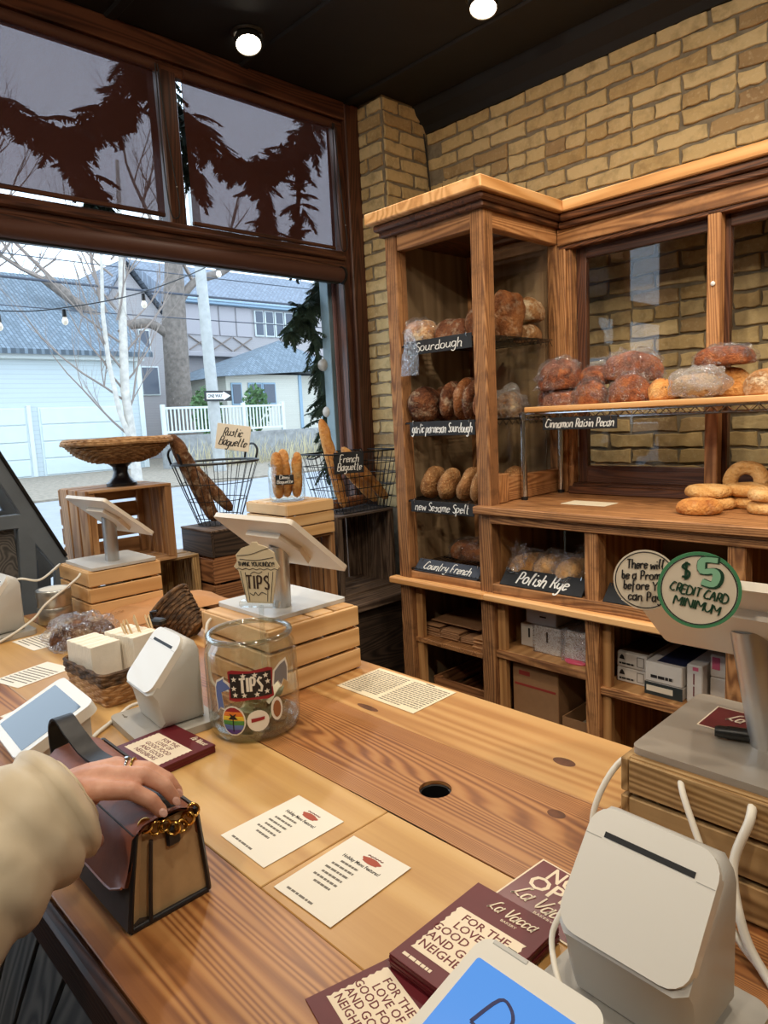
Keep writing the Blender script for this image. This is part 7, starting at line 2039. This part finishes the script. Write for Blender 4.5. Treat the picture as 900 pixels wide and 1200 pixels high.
# rings on the ring finger
p0, p1 = Vector(FG['ring'][0]), Vector(FG['ring'][1]); d = (p1-p0).normalized()
for k, f in enumerate((0.45,0.60)):
    M = d.to_track_quat('Z','Y').to_matrix().to_4x4(); M.translation = p0.lerp(p1, f)
    rg = MB().tube([(0.0122*math.cos(2*PI*i/24), 0.0122*math.sin(2*PI*i/24), 0) for i in range(24)], 0.0016, 6, closed=True).build('finger_ring', M_GOLD if k else M_CHROME, person, 60, M)
    if k == 0: MB().lathe([(0,-0.001),(0.003,0),(0.0022,0.002),(0,0.002)], 8, Matrix.Translation(p0.lerp(p1,f)+Vector((0,0,0.013)))).build('ring_stone', M_CHROME, rg, 0, M.inverted())
# clothing
mb = MB()
limb(mb, [bp(0,0,0.78), bp(0.01,0,0.95), bp(0.01,0,1.10), bp(0.0,0,1.25), bp(-0.01,0,1.345)], [0.165,0.168,0.16,0.165,0.12], 18)
for s in (-1,1): ball(mb, bp(-0.005,s*0.15,1.33), 0.085)
limb(mb, [bp(-0.01,0,1.37), bp(0.0,0,1.43)], [0.085,0.078])
limb(mb, [bp(0,-0.185,1.33), bp(-0.01,-0.22,1.07), bp(0.06,-0.20,0.86)], [0.08,0.068,0.052])
coat = body_object('coat', mb, M_COAT, 0.012, person, 5)
# quilted left sleeve swept from shoulder to cuff
C_ = catmull([SH, Vector(SH).lerp(Vector(EL),0.55)+Vector((0.02,-0.02,0)), EL, (-0.775,0.13,1.043), (-0.793,0.200,1.068), (-0.800,0.246,1.082)], 10)
n = len(C_); rows = []
for i in range(n):
    f = i/(n-1)
    r = 0.082 - 0.016*f
    r *= 0.96 + 0.10*abs(math.sin(f*PI*7.0))**0.7
    if f > 0.90: r *= 1 - 0.30*((f-0.90)/0.10)**1.3
    t_ = (C_[min(i+1,n-1)]-C_[max(i-1,0)]).normalized(); a = Vector((0,0,1)); a = (a - t_*a.dot(t_)).normalized(); b = t_.cross(a)
    row = []
    for j in range(40):
        th = 2*PI*j/40
        q = Vector(C_[i])*14
        rr = r*(1+0.10*noise.noise(Vector((math.cos(th)*1.3, math.sin(th)*1.3, f*9)))+0.04*noise.noise(Vector((math.cos(th)*4, math.sin(th)*4, f*26))))
        row.append(tuple(C_[i] + (a*math.cos(th)+b*math.sin(th))*rr))
    rows.append(row)
# turn the cuff inwards
ctr = C_[-1] - (C_[-1]-C_[-2]).normalized()*0.012
rows.append([tuple(ctr + (Vector(p_)-C_[-1])*0.80) for p_ in rows[-1]])
sl_ = MB().grid(rows, False, True).build('coat_sleeve', M_COAT, person, 180)
MB().tube([tuple(C_[-1] + (Vector(p_)-C_[-1])*0.985) for p_ in rows[-2]], 0.0022, 6, closed=True).build('cuff_seam', M_COAT, sl_, 60)
mb = MB()
limb(mb, [bp(0.0,0.0,0.90), bp(0.0,0.0,0.84)], [0.15,0.15], 16)
limb(mb, [bp(0.0,0.09,0.88), bp(0.045,0.105,0.50), bp(-0.01,0.105,0.07)], [0.105,0.078,0.065])
limb(mb, [bp(0.0,-0.09,0.88), bp(0.02,-0.105,0.50), bp(-0.03,-0.105,0.07)], [0.105,0.078,0.065])
body_object('jeans', mb, M_JEANS, 0.010, person, 4)
mb = MB()
for s in (-1,1):
    limb(mb, [bp(-0.05 if s < 0 else -0.03, s*0.105, 0.042), bp(0.05 if s < 0 else 0.07, s*0.108, 0.036), bp(0.12 if s < 0 else 0.14, s*0.11, 0.030)], [0.045,0.042,0.033], 12)
sh_ = body_object('shoes', mb, M_BLACKP, 0.006, person, 4)
mb = MB(); ball(mb, bp(0.012,0,1.60), 0.112, 0.92, 0.90, 0.92); ball(mb, bp(-0.045,0,1.54), 0.085, 0.8, 1.05, 1.2)
body_object('hair', mb, M_HAIR, 0.006, person, 3)
for s in (-1,1):
    e = MB(); ball(e, bp(0.108,s*0.034,1.585), 0.011); e.build('eye', M_CHALKW, person, 60)
    e = MB(); ball(e, bp(0.1165,s*0.035,1.585), 0.0052); e.build('iris', plain('brown_iris', srgb(60,40,28), 0.2), person, 60)
    MB().tube([bp(0.112,s*0.018,1.612), bp(0.113,s*0.034,1.617), bp(0.104,s*0.05,1.61)], 0.003, 6).build('eyebrow', M_HAIR, person, 60)
MB().tube(catmull([bp(0.106,-0.024,1.508), bp(0.116,-0.008,1.511), bp(0.116,0.008,1.511), bp(0.106,0.024,1.508)],4), 0.0045, 8).build('lips', plain('lips', srgb(176,96,88), 0.4), person, 60)
